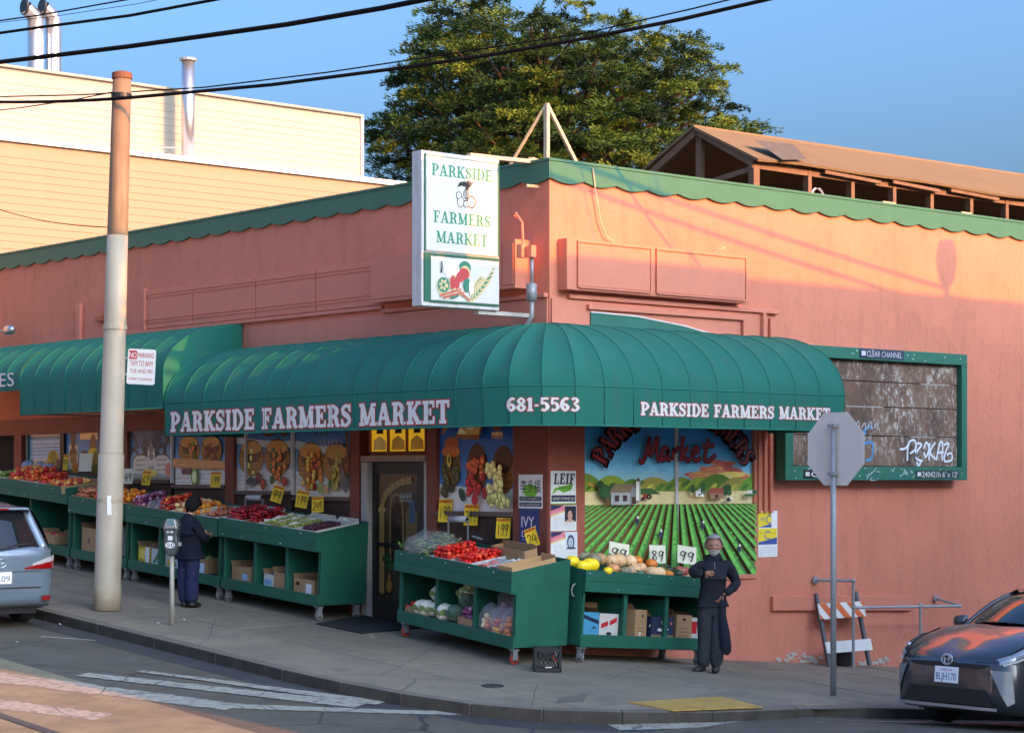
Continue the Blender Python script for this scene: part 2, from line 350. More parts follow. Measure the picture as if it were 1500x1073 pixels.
# ------------------------------------------------------------------ flat painting in layers
class Paint:
    def __init__(s, f, step=.0004): s.mb = MB(); s.f = f; s.k = 0; s.step = step
    def poly(s, pts, col, grad=None):
        s.k += 1; s.mb.add([s.f(u, v, s.k*s.step) for u, v in pts], [tuple(range(len(pts)))], 0, col)
    def rect(s, u0, v0, u1, v1, col): s.poly([(u0,v0),(u1,v0),(u1,v1),(u0,v1)], col)
    def ell(s, u, v, a, b, col, n=14, rot=0):
        c, d = math.cos(rot), math.sin(rot)
        s.poly([(u + a*math.cos(t)*c - b*math.sin(t)*d, v + a*math.cos(t)*d + b*math.sin(t)*c) for t in [2*math.pi*i/n for i in range(n)]], col)
    def fruit(s, u, v, a, b, col, n=9, rot=0):      # dark rim, body, light cheek
        s.ell(u, v, a*1.12, b*1.12, tuple(c*.32 for c in col), n, rot); s.ell(u, v+b*.06, a*.95, b*.95, col, n, rot); s.ell(u-a*.25, v+b*.3, a*.42, b*.38, tuple(min(1, c*1.7+.02) for c in col), 7, rot)
    def line(s, pts, wd, col, smooth=True):
        s.k += 1
        P = cr([(a, b, wd) for a, b in pts], 4) if smooth and len(pts) > 2 else [(a, b, wd) for a, b in pts]
        for q in stroke(P): s.mb.add([s.f(u, v, s.k*s.step) for u, v in q], [(0,1,2,3)], 0, col)
    def vgrad(s, u0, u1, stops, n=24):            # bands of paint from the bottom stop to the top one
        s.k += 1; v0, v1 = stops[0][0], stops[-1][0]
        for i in range(n):
            a = v0+(v1-v0)*i/n; b = v0+(v1-v0)*(i+1)/n; m = (a+b)/2
            for j in range(len(stops)-1):
                if stops[j][0] <= m <= stops[j+1][0]:
                    t = (m-stops[j][0])/(stops[j+1][0]-stops[j][0]); col = tuple(x+(y-x)*t for x, y in zip(stops[j][1], stops[j+1][1]))
            s.mb.add([s.f(u0,a,s.k*s.step), s.f(u1,a,s.k*s.step), s.f(u1,b,s.k*s.step), s.f(u0,b,s.k*s.step)], [(0,1,2,3)], 0, col)
    def build(s, name, m, parent): return s.mb.build(name, m, parent)
fl = lambda x, y0=0, z0=0: (lambda u, v, w: Vector((x - w, y0 - u, z0 + v)))       # on the left front: u runs to the right as seen, w outwards
fr = lambda y, x0=0, z0=0: (lambda u, v, w: Vector((x0 + u, y - w, z0 + v)))       # on the right front
# ------------------------------------------------------------------ ground, road, pavement
def sheet(name, xs, ys, f, m):
    mb = MB(); nx = len(xs)
    vs = [(x, y, f(x, y)) for y in ys for x in xs]
    fs = [(j*nx+i, j*nx+i+1, (j+1)*nx+i+1, (j+1)*nx+i) for j in range(len(ys)-1) for i in range(nx-1)]
    o = mb.add(vs, fs).build(name, m, smooth=True); o['kind'] = 'structure'; return o
rng = lambda a, b, s: [a + s*i for i in range(int(round((b-a)/s))+1)]
far = [-900,-500,-250,-120,-62] ; 
sheet('ground', far + rng(-60,60,10) + [62,120,250,500,900], far + rng(-60,60,10) + [62,120,250,500,900], lambda x,y: rz(x,y)-.35, mat('earth', (.08,.075,.065), .95, var=.3, vs=.2))
road = sheet('road', rng(-46,46,1.0), rng(-46,56,1.0), lambda x,y: rz(x,y), m_asphalt)

KERB = [(-3.72,44),(-3.72,.6),(-3.66,-.5),(-3.52,-1.45),(-3.26,-2.35),(-2.82,-3.05),(-2.15,-3.6),(-1.2,-4.05),(-.2,-4.4),(.8,-4.55),(2,-4.6),(44,-4.6)]
def offset_in(P, d):
    out = []
    for i, p in enumerate(P):
        a = Vector(P[max(i-1,0)]); b = Vector(P[min(i+1,len(P)-1)]); t = (b-a).normalized(); out.append((p[0]-t.y*d, p[1]+t.x*d))
    return out
KIN = offset_in(KERB, .16)
def clip(sub, cl):                               # Sutherland-Hodgman, cl convex and counter-clockwise
    out = sub
    for i in range(len(cl)):
        a, b = cl[i], cl[(i+1) % len(cl)]; inp, out = out, []
        side = lambda p: (b[0]-a[0])*(p[1]-a[1]) - (b[1]-a[1])*(p[0]-a[0])
        for j in range(len(inp)):
            p, q = inp[j-1], inp[j]; sp, sq = side(p), side(q)
            if (sp < 0) != (sq < 0):
                t = sp/(sp-sq); out.append((p[0]+(q[0]-p[0])*t, p[1]+(q[1]-p[1])*t))
            if sq >= 0: out.append(q)
        if not out: return []
    return out
pav = sheet('pavement', [-3.5,-2.5,-1.5,-.5,.3], rng(-.2,44,2), lambda x,y: gz(x,y)-.03, mat('joint_grit', (.07,.068,.062), .95, var=.2))
pb = MB(); pb.add([(x, y, gz(x,y)-.03) for x, y in [(0.3,-.2),(0.3,-4.3)] + [(x,-4.4) for x in rng(2,44,6)] + [(44,.2)]], [tuple(range(11))])
poly = [(p[0]+.02, p[1]+.02) for p in KIN[1:11]]
# the bed under the corner
pc = MB(); pc.add([(-.1,.3,gz(-.1,.3)-.035)] + [(x,y,gz(x,y)-.035) for x,y in poly], [(0,i+1,i+2) for i in range(len(poly)-1)]); pc.build('slab_bed', MATS['joint_grit'], pav)
sb = MB(); X_ = rng(0,44,2); sb.add([(x,y,gz(x,y)-.034) for x in X_ for y in (-4.5,.2)], [(2*i,2*i+2,2*i+3,2*i+1) for i in range(len(X_)-1)]); sb.build('slab_bed', MATS['joint_grit'], pav)
def slab(pts):
    if len(pts) < 3: return
    c = (sum(p[0] for p in pts)/len(pts), sum(p[1] for p in pts)/len(pts)); q = []
    ar = abs(sum(pts[i-1][0]*pts[i][1]-pts[i][0]*pts[i-1][1] for i in range(len(pts))))/2
    if ar < .02: return
    for p in pts:
        d = Vector((c[0]-p[0], c[1]-p[1])); L = d.length or 1; q.append((p[0]+d.x/L*.006, p[1]+d.y/L*.006))
    dz = random.uniform(-.003,.003); mb = MB(); n = len(q)
    mb.add([(x,y,gz(x,y)-.05) for x,y in q] + [(x,y,gz(x,y)+dz) for x,y in q], [tuple(range(n,2*n))] + [(i,(i+1)%n,n+(i+1)%n,n+i) for i in range(n)])
    mb.build('slab', m_conc, pav)
for i in range(3):                               # left street side
    for j in range(17):
        x0 = -3.56 + i*1.187; y0 = .05 + j*1.22
        slab([(x0,y0),(x0+1.187,y0),(x0+1.187,y0+1.22),(x0,y0+1.22)])
for i in range(12):                              # right street side
    for j in range(4):
        x0 = 0.0 + i*1.22; y0 = -4.43 + j*1.12
        cell = [(x0,y0),(x0+1.22,y0),(x0+1.22,y0+1.12),(x0,y0+1.12)]
        if i < 2: cell = clip(cell, [(0,.05),(0,-4.31),(.82,-4.39),(2.0,-4.43),(2.6,-4.44),(2.6,.05)])
        slab(cell)
CONV = [(0,.05)] + [(max(p[0],-3.56),p[1]) for p in [(-3.56,.05)] + KIN[2:9]] + [(0,-4.30)]
for i in range(3):
    for j in range(4):
        x0 = -3.56 + i*1.187; y0 = -4.4 + j*1.1125
        slab(clip([(x0,y0),(x0+1.187,y0),(x0+1.187,y0+1.1125),(x0,y0+1.1125)], CONV))
kroot = thing('kerb', 'grey concrete kerb curving round the street corner', None); del kroot['label']; kroot['kind'] = 'structure'
def walk(P, step):
    out = []; 
    for a, b in zip(P[:-1], P[1:]):
        a, b = Vector(a), Vector(b); n = max(1, round((b-a).length/step))
        out += [a.lerp(b, i/n) for i in range(n)]
    return out + [Vector(P[-1])]
KP = walk([(-3.72,24)] + KERB[1:11] + [(20,-4.6)], 1.5)
KQ = offset_in([tuple(p) for p in KP], .155)
def ramp(x, y):                                  # the kerb dips to the road where the yellow ramp is
    d = math.hypot(x+.75, y+4.2); return -.025*max(0, min(1, (1.6-d)/.9))
for a, b, c, d in zip(KP[:-1], KP[1:], KQ[1:], KQ[:-1]):
    pts = [tuple(a), tuple(b), c, d]; m_ = ((a.x+b.x)/2, (a.y+b.y)/2); mb = MB()
    t = (b-a).normalized()*.004
    pts = [(a.x+t.x,a.y+t.y),(b.x-t.x,b.y-t.y),(c[0]-t.x,c[1]-t.y),(d[0]+t.x,d[1]+t.y)]
    mb.add([(x,y,gz(x,y)-.4) for x,y in pts] + [(x,y,gz(x,y)+.002+(ramp(x,y) if k < 2 else .3*ramp(x,y)*0)) for k,(x,y) in enumerate(pts)], [(0,3,2,1),(4,5,6,7),(0,1,5,4),(1,2,6,5),(2,3,7,6),(3,0,4,7)]); mb.m[2] = 1
    mb.build('kerb_stone', [m_kerb, mat('kerb_grime', srgb(70,64,57), .9, var=.35, vs=4, dirt=.8, dscale=(3,3,3), dcol=(.018,.017,.016))], kroot, bevel=.012)
# gutter strip along the left kerb and round the corner
gut = MB(); GI = offset_in([tuple(p) for p in KP], 0.0); GO = offset_in([tuple(p) for p in KP], -.42)
gut.add([(x,y,rz(x,y)+.004) for x,y in GI] + [(x,y,rz(x,y)+.003) for x,y in GO], [(i,len(GI)+i,len(GI)+i+1,i+1) for i in range(len(GI)-1)])
g = gut.build('gutter', mat('gutter_asphalt', (.045,.044,.043), .85, var=.3, vs=2, bump=.5, bs=40, dirt=.5, dscale=(2,2,2), dcol=(.02,.02,.02))); g['kind'] = 'structure'
# road paint
def road_poly(name, px, m, off=.006, f=rz):
    P = [on_road(x, y, f) for x, y in px]; mb = MB()
    P2 = [(p.x, p.y) for p in P]
    # drape: triangulated through a fine resample along the long edges
    mb.add([(x, y, f(x,y)+off) for x, y in P2], [tuple(range(len(P2)))]); o = mb.build(name, m); return o
mk = thing("road_marking", None, None); mk["kind"] = "structure"
def stripe(a, b, wa, wb=None, n=70, off=.006):    # worn stripe between two pixels of the photograph, width in metres
    A = on_road(*a); B = on_road(*b); d = (B-A); d.z = 0; d.normalize(); s_ = Vector((-d.y, d.x, 0)); mb = MB(); wb = wb or wa; q = []
    for i in range(n+1):
        t = i/n; p = A.lerp(B, t); h = (wa+(wb-wa)*t)/2
        for k in (-1, 1):
            e = p + s_*(k*h*(1+.22*noise.noise(Vector((t*19, k*3.1, wa*7)))+random.uniform(-.10,.06))); q.append((e.x, e.y, rz(e.x,e.y)+off))
    mb.add(q, [(2*i,2*i+2,2*i+3,2*i+1) for i in range(n)]); o = mb.build('painted_line', m_mark, mk); return o
stripe((-60,984), (345,1036), .62, .45)
stripe((330,1034), (760,1046), .3, .22, off=.008)
stripe((-60,1024), (155,1050), .5, .4)
stripe((120,988), (530,1033), .30, .42, off=.010)
stripe((205,983), (560,1030), .16, .3, off=.012)
stripe((60,932), (140,938), .10, .06, off=.007)
stripe((1060,1052), (1520,1046), .28, .3)
stripe((900,1066), (1560,1066), .35, .4, off=.008)
# streetcar rails
tr = MB(); tr.box(-9.55,-7.45,-14,40,0,.0)
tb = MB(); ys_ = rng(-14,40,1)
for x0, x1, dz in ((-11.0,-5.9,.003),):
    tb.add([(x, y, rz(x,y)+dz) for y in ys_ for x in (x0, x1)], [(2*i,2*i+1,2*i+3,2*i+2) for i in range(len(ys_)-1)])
tb = tb.build('sunlit_track_bed', mat('sunlit_track_concrete', (.225,.192,.118), .9, var=.32, vs=1.5, bump=.4, bs=40, dirt=.5, dcol=(.06,.055,.05))); tb['kind'] = 'structure'  # widened pale concrete; sunlight on the road is put into its warm colour
for x in (-7.78, -9.22):
    mb = MB()
    mb.add([(x+dx, y, rz(x,y)+.012+dz) for y in ys_ for dx, dz in ((-.035,0),(.035,0),(.05,-.006),(.11,-.006))], [(4*i+k,4*i+k+1,4*i+k+5,4*i+k+4) for i in range(len(ys_)-1) for k in range(3)])
    o = mb.build('tram_rail', mat('rail_steel', (.16,.13,.10), .4, .7, var=.3)); o['kind'] = 'structure'
# yellow ramp pad with domes, manhole, grooves, litter
P = [on_road(x, y, gz) for x, y in ((920,1029),(1058,1021),(1118,1036),(985,1041))]
pad = MB(); n = 9
tl = lambda u, v, w: (P[0].lerp(P[1], u)).lerp(P[3].lerp(P[2], u), v) + Vector((0,0,w+.012))
for i in range(3):
    for j in range(2):
        u0, u1, v0, v1 = i/3+.004, (i+1)/3-.004, j/2+.004, (j+1)/2-.004
        mb = MB(); mb.add([tl(u0,v0,-.012),tl(u1,v0,-.012),tl(u1,v1,-.012),tl(u0,v1,-.012),tl(u0,v0,.002),tl(u1,v0,.002),tl(u1,v1,.002),tl(u0,v1,.002)], [(4,5,6,7),(0,1,5,4),(1,2,6,5),(2,3,7,6),(3,0,4,7)])
        for a in range(5):
            for b in range(6):
                c = tl(u0+(u1-u0)*(a+.5)/5, v0+(v1-v0)*(b+.5)/6, .002)
                mb.add([c+Vector((.022,0,0)),c+Vector((0,.022,0)),c+Vector((-.022,0,0)),c+Vector((0,-.022,0)),c+Vector((0,0,.008))], [(0,1,4),(1,2,4),(2,3,4),(3,0,4)])
        if i == 0 and j == 0: padroot = thing('tactile_ramp_pad', 'worn yellow tactile paving pad at the corner ramp', 'tactile pad')
        mb.build('tile', m_yellow, padroot)
c = on_road(722, 1004, gz); mb = MB(); mb.lathe([(.13,-.01),(.13,.006),(.12,.008),(.105,.006),(.02,.007)], 20, (c.x,c.y,c.z)); mb.v = [Vector((p.x,p.y,p.z-c.z+gz(p.x,p.y)+.002)) for p in mb.v]
tag(mb.build('utility_cover', mat('cast_iron', (.06,.056,.052), .7, .4)), 'small dark round utility cover in the corner pavement', 'utility cover')
gr = thing('ramp_groove', None, None); gr['kind'] = 'structure'
A = [on_road(x, y, gz) for x, y in ((822,1021),(860,1016),(852,1027),(815,1029))]
for i in range(8):
    a = A[0].lerp(A[1], i/7); b = A[3].lerp(A[2], i/7); mb = MB(); mb.bar((a.x,a.y,gz(a.x,a.y)+.004),(b.x,b.y,gz(b.x,b.y)+.004),.03,.006); mb.build('groove_strip', m_kerb, gr)
litter_px = [(232,914),(270,909),(226,945),(258,951),(317,968),(430,990),(88,916),(25,942),(545,934)]
for k, (x, y) in enumerate(litter_px):
    p = on_road(x, y, gz if y < 930 or x > 520 else rz); s_ = random.uniform(.015,.035); mb = MB()
    an = random.random()*3; u = Vector((math.cos(an),math.sin(an),.1))*s_; v = Vector((-math.sin(an),math.cos(an),.25))*s_*.7
    mb.add([p-u-v+Vector((0,0,.02)),p+u-v+Vector((0,0,.012)),p+u+v+Vector((0,0,.03)),p-u+v+Vector((0,0,.022)),p+Vector((0,0,.035))], [(0,1,4),(1,2,4),(2,3,4),(3,0,4)])
    tag(mb.build('paper_scrap', mat('scrap_paper', srgb(215,212,205), .8)), 'scrap of pale litter on the pavement or in the gutter', 'litter', 'paper scraps on the ground')
# ------------------------------------------------------------------ the market building
bld = thing('market_building', 'salmon stucco corner market with scalloped green parapet trim and painted shop windows', 'building')
ZT = 6.30; LEN = 21.0; RLEN = 40.0
def part(name, boxes, m, parent=bld, bevel=0):
    mb = MB()
    for b in boxes: mb.box(*b)
    return mb.build(name, m, parent, bevel=bevel)
part('upper_wall', [(0,.3,.3,LEN,3.3,ZT)], m_wall)                       # left street front above the shop windows
part('corner_pier', [(0,.618,0,.3,-1,3.298)], mat('red_brown_stucco', srgb(178,98,80), .8, var=.1, vs=2, bump=.6, bs=14, dirt=.3))
part('front_wall', [(0,RLEN,0,.3,3.3,ZT),(3.86,RLEN,0,.3,-5,3.3),(.62,3.86,0,.3,-1,.9)], m_wall)
part('rear_wall', [(.3,RLEN,LEN-.3,LEN,0,ZT),(RLEN-.3,RLEN,.3,LEN-.3,-4,ZT)], m_wall)
part('flat_roof', [(.3,RLEN-.3,.3,LEN-.3,5.85,6.0)], mat('roof_tar', (.05,.05,.05), .9))
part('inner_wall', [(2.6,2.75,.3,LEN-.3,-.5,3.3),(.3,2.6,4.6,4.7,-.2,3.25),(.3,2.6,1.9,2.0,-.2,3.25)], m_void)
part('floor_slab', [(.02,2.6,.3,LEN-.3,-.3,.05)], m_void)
# scalloped parapet trim
def scallop(L, per=.575, zt=ZT+.01, zb=6.09, a=.05):
    n = int(L/per); top = []; bot = []
    for i in range(n):
        for k in range(8): bot.append((per*(i+k/8), zb - a*math.sin(math.pi*k/8)))
    bot.append((per*n, zb)); return [(0,zt)] + bot + [(per*n, zt)]
mb = MB(); P_ = scallop(LEN); mb.prism([(u-.046,v) for u, v in P_][::-1], lambda u,v,w: Vector((-w, u, v)), .002, .046); mb.build('scalloped_trim', m_fascia, bld)
mb = MB(); P_ = scallop(RLEN); mb.prism(P_, lambda u,v,w: Vector((u, -w, v)), .002, .046); mb.build('scalloped_trim', m_fascia, bld)
part('parapet_cap', [(-.06,.34,-.06,LEN,ZT+.012,ZT+.045),(.34,RLEN,-.06,.34,ZT+.012,ZT+.045)], m_fascia)
# bulkhead, pilasters, lintel on the left front
def yl(px): return onx(px, 660, 0).y
SILL = lambda y: 1.72 + .05*y
part('lintel', [(.02,.3,.3,LEN,3.02,3.3)], m_wood_brown)
for a, b in ((803,752),(640,626),(527,513),(343,330),(187,150),(32,21)):
    y0, y1 = yl(a), yl(b); y0 = max(y0, .012)
    part('pilaster', [(-.012,.26,y0,y1,-.3,3.02)], m_wood_brown, bevel=.008)
# painted shop windows: bulkhead below, pane above with the painting on it
def shop_window(px0, px1, painter, zoff=0, frame=m_white, paintmat=m_mural, trimboard=True):
    y1, y0 = yl(px0), yl(px1); ym = (y0+y1)/2; zs = SILL(ym) + zoff; zt = 3.02
    bm_ = MB()
    n = max(2, int((y1-y0)/.2))
    for i in range(n):
        a = y0+(y1-y0)*i/n; b = y0+(y1-y0)*(i+1)/n; q = MB(); q.box(.03,.06,a+.003,b-.003,-.2,zs-.06); q.build('bulkhead_board', mat('dark_brown_board', srgb(72,50,38), .7, var=.2, vs=6, bump=.2, bs=30), bld)
    part('sill', [(-.03,.14,y0,y1,zs-.06,zs)], mat('grey_brown_sill', srgb(112,92,80), .7, var=.15))
    win = part('window', [(.05,.07,y0,y1,zs,zt)], frame)
    P = Paint(fl(.049, y1, zs)); painter(P, y1-y0, zt-zs); P.build('pane_painting', paintmat, win)
    return win
def mullion(px, m=m_white, w_=.045):
    y = yl(px); part('mullion', [(0.0,.048,y-w_/2,y+w_/2,SILL(y)-.02,3.02)], m)
SKYB = srgb(46,112,158); SKYD = srgb(36,88,140); TABLE = srgb(196,190,178); BASK = srgb(150,104,52); BASKD = srgb(78,46,24)
def rc(c, s=.2): k = 1+random.uniform(-s,s); return (c[0]*k, c[1]*k, c[2]*k)
def basket(P, u, v, w_, h, fills, tilt=0):
    P.ell(u, v, w_, h, BASKD, 18); P.ell(u, v-.02, w_*.95, h*.95, BASK, 18)
    for k in range(6): P.line([(u-w_*.85, v-h*.6+k*h*.22), (u, v-h*.66+k*h*.22), (u+w_*.85, v-h*.6+k*h*.22)], .012, rc(srgb(116,76,36), .15))
    P.ell(u+.02, v+h*.25, w_*.72, h*.52, srgb(92,58,30), 16)
    P.ell(u, v+h*.55, w_*.8, h*.36, rc(srgb(176,128,66)), 16)
    for (c, n, r, du, spread) in fills:
        for k in range(n):
            t = k/max(1, n-1)
            P.fruit(u+du*w_ + random.uniform(-1,1)*w_*spread, v + h*.35 - t*h*1.55, r, r*random.uniform(.9,1.4), rc(c))
def p_table(P, w_, h, tv=.36):
    P.vgrad(0, w_, [(0,TABLE),(h*tv,srgb(176,182,184)),(h*tv+.001,srgb(120,160,188)),(h*.75,SKYB),(h,SKYD)], 20)
    for k in range(5): P.line([(0,h*tv*(k+.6)/5.5),(w_,h*tv*(k+.3)/5.5)], .006, srgb(150,142,130), False)
YEL, GRN, REDC, ORG, PUR = srgb(206,178,84), srgb(58,92,44), srgb(164,48,34), srgb(190,104,44), srgb(96,34,50)
def p_win_e(P, w_, h):
    p_table(P, w_, h)
    P.line([(0,h*.8),(w_*.5,h*.74),(w_,h*.72)], .10, srgb(172,184,190))
    basket(P, w_*.27, h*.52, w_*.23, h*.29, [(srgb(206,196,110),5,.035,.05,.25)]); basket(P, w_*.74, h*.52, w_*.23, h*.29, [(GRN,8,.05,-.2,.25),(ORG,14,.04,.25,.45)])
    for k in range(9): P.line([(w_*.3,h*.22),(w_*(.18+k*.035),h*.04+abs(k-4)*.02)], .025, srgb(40,62,66), False)
    P.fruit(w_*.44,h*.2,.07,.08,PUR); P.fruit(w_*.52,h*.1,.06,.08,REDC); P.fruit(w_*.9,h*.14,.06,.07,REDC)
    P.ell(w_*.62,h*.93,.2,.08,BASKD); P.ell(w_*.62,h*.95,.17,.06,srgb(140,90,50)); P.ell(w_*.9,h*.92,.1,.08,BASKD)
    P.ell(w_*.25,h*.95,.06,.06,srgb(190,170,130)); P.ell(w_*.12,h*.93,.06,.1,srgb(160,96,50))
def p_win_f(P, w_, h):
    p_table(P, w_, h)
    P.line([(0,h*.74),(w_*.4,h*.66),(w_,h*.6)], .12, srgb(168,182,190))
    basket(P, w_*.27, h*.48, w_*.24, h*.29, [(REDC,7,.05,.2,.3),(ORG,12,.05,.35,.5),(srgb(188,150,70),10,.045,0,.5)]); basket(P, w_*.76, h*.46, w_*.24, h*.29, [(srgb(150,136,60),20,.04,0,.32)])
    P.ell(w_*.5,h*.12,.06,.08,srgb(120,140,60)); P.ell(w_*.6,h*.1,.06,.08,srgb(176,140,90)); P.ell(w_*.68,h*.18,.05,.07,GRN)
    for k in range(8): P.line([(w_*.86,h*.42-k*.04),(w_*.97,h*.20-k*.02)], .05, rc(srgb(92,84,84)), False)
    for k in range(3): P.line([(w_*(.45+.1*k),h*.98),(w_*(.43+.1*k),h*.86)], .05, srgb(40,72,60), False)
    P.line([(w_*.93,h),(w_*.97,h*.8),(w_*.99,h*.3)], .06, srgb(86,48,34))
    for k in range(6): P.line([(w_*(.5+.07*k),h*.80),(w_*(.53+.07*k),h*.72),(w_*(.5+.07*k),h*.70)], .014, srgb(170,130,160))
def p_win_d(P, w_, h):
    p_table(P, w_, h, .42)
    P.poly([(w_*.1,h*.99),(w_*.95,h*.99),(w_*.98,h*.93),(w_*.3,h*.90)], srgb(224,206,160))  # pale band paints in the reflection of a sunlit front
    basket(P, w_*.27, h*.62, w_*.21, h*.27, [(srgb(120,128,56),10,.05,.25,.3),(ORG,8,.04,.3,.3)]); basket(P, w_*.72, h*.62, w_*.2, h*.26, [(srgb(120,60,34),14,.035,0,.5)])
    for k in range(5): P.line([(0,h*(.46-k*.03)),(w_*.5,h*(.44-k*.035)),(w_,h*(.40-k*.025))], .03, rc(srgb(190,134,84)))
    P.ell(w_*.42,h*.14,.10,.14,srgb(96,142,60)); P.ell(w_*.42,h*.14,.06,.1,srgb(206,214,160))
    P.fruit(w_*.22,h*.24,.06,.05,PUR); P.fruit(w_*.34,h*.24,.05,.05,PUR)
def p_win_c(P, w_, h):
    P.vgrad(0, w_, [(0,srgb(150,160,150)),(h*.4,srgb(128,160,172)),(h*.7,srgb(70,112,150)),(h,srgb(40,68,104))], 16)
    for k in range(26):
        u = random.uniform(0,w_); v = h*random.uniform(.66,1); P.line([(u,v),(u+random.uniform(-.25,.25),v-.12),(u+random.uniform(-.3,.3),v-.25)], .04, rc(srgb(50,62,72),.3))
    for u in (.28,.78):
        P.poly([(w_*(u-.2),h*.12),(w_*(u-.2),h*.38),(w_*(u-.1),h*.5),(w_*(u+.1),h*.5),(w_*(u+.2),h*.38),(w_*(u+.2),h*.12)], srgb(186,186,172))
        P.line([(w_*(u-.2),h*.12),(w_*(u-.2),h*.38),(w_*(u-.1),h*.5),(w_*(u+.1),h*.5),(w_*(u+.2),h*.38),(w_*(u+.2),h*.12)], .02, srgb(70,72,76))
        for k in range(3): P.line([(w_*(u-.12),h*(.2+.1*k)),(w_*(u+.1),h*(.21+.1*k))], .015, srgb(120,110,120))
    P.ell(w_*.53,h*.5,.12,.2,srgb(190,188,176)); P.ell(w_*.53,h*.64,.09,.08,srgb(120,116,110)); P.ell(w_*.53,h*.47,.07,.06,srgb(110,108,106))
    P.ell(w_*.5,h*.14,.24,.07,srgb(196,180,96)); P.ell(w_*.95,h*.2,.12,.12,srgb(190,120,100)); P.rect(0,0,w_,h*.05,srgb(120,124,112))
def p_win_ab(P, w_, h):
    P.vgrad(0, w_, [(0,srgb(86,82,30)),(h*.18,srgb(176,144,40)),(h*.3,srgb(140,160,170)),(h*.6,srgb(128,158,176)),(h*.8,srgb(150,170,180)),(h*.9,srgb(20,92,110)),(h,srgb(206,160,120))], 30)
    for k in range(4): P.line([(0,h*(.42+.1*k)),(w_,h*(.43+.1*k))], .012, srgb(80,100,112), False)
    P.ell(w_*.72,h*.28,.22,.17,srgb(150,126,40)); P.ell(w_*.72,h*.38,.12,.09,srgb(120,100,34)); P.line([(w_*.72,h*.44),(w_*.74,h*.5)],.03,srgb(40,44,30))
    P.ell(w_*.85,h*.1,.2,.12,srgb(30,34,34)); P.ell(w_*.78,h*.12,.05,.12,srgb(90,110,50))
def p_win_b(P, w_, h):
    P.vgrad(0, w_, [(0,srgb(84,96,54)),(h*.3,srgb(80,120,120)),(h*.6,srgb(42,120,160)),(h,srgb(46,104,136))], 16)
    P.rect(w_*.42,h*.84,w_*.92,h,srgb(222,176,110)); P.rect(w_*.08,h*.1,w_*.36,h*.72,srgb(170,158,136)); P.ell(w_*.22,h*.5,.13,.1,srgb(88,52,32)); P.ell(w_*.22,h*.36,.12,.09,srgb(120,90,40)); P.ell(w_*.22,h*.9,.1,.2,srgb(70,44,30))
    P.ell(w_*.8,h*.62,.13,.24,srgb(110,74,46)); P.ell(w_*.8,h*.4,.2,.16,srgb(190,160,40)); P.ell(w_*.9,h*.2,.14,.26,srgb(78,104,36)); P.ell(w_*.55,h*.15,.22,.3,srgb(28,30,30)); P.ell(w_*.28,h*.14,.12,.1,srgb(190,110,40))
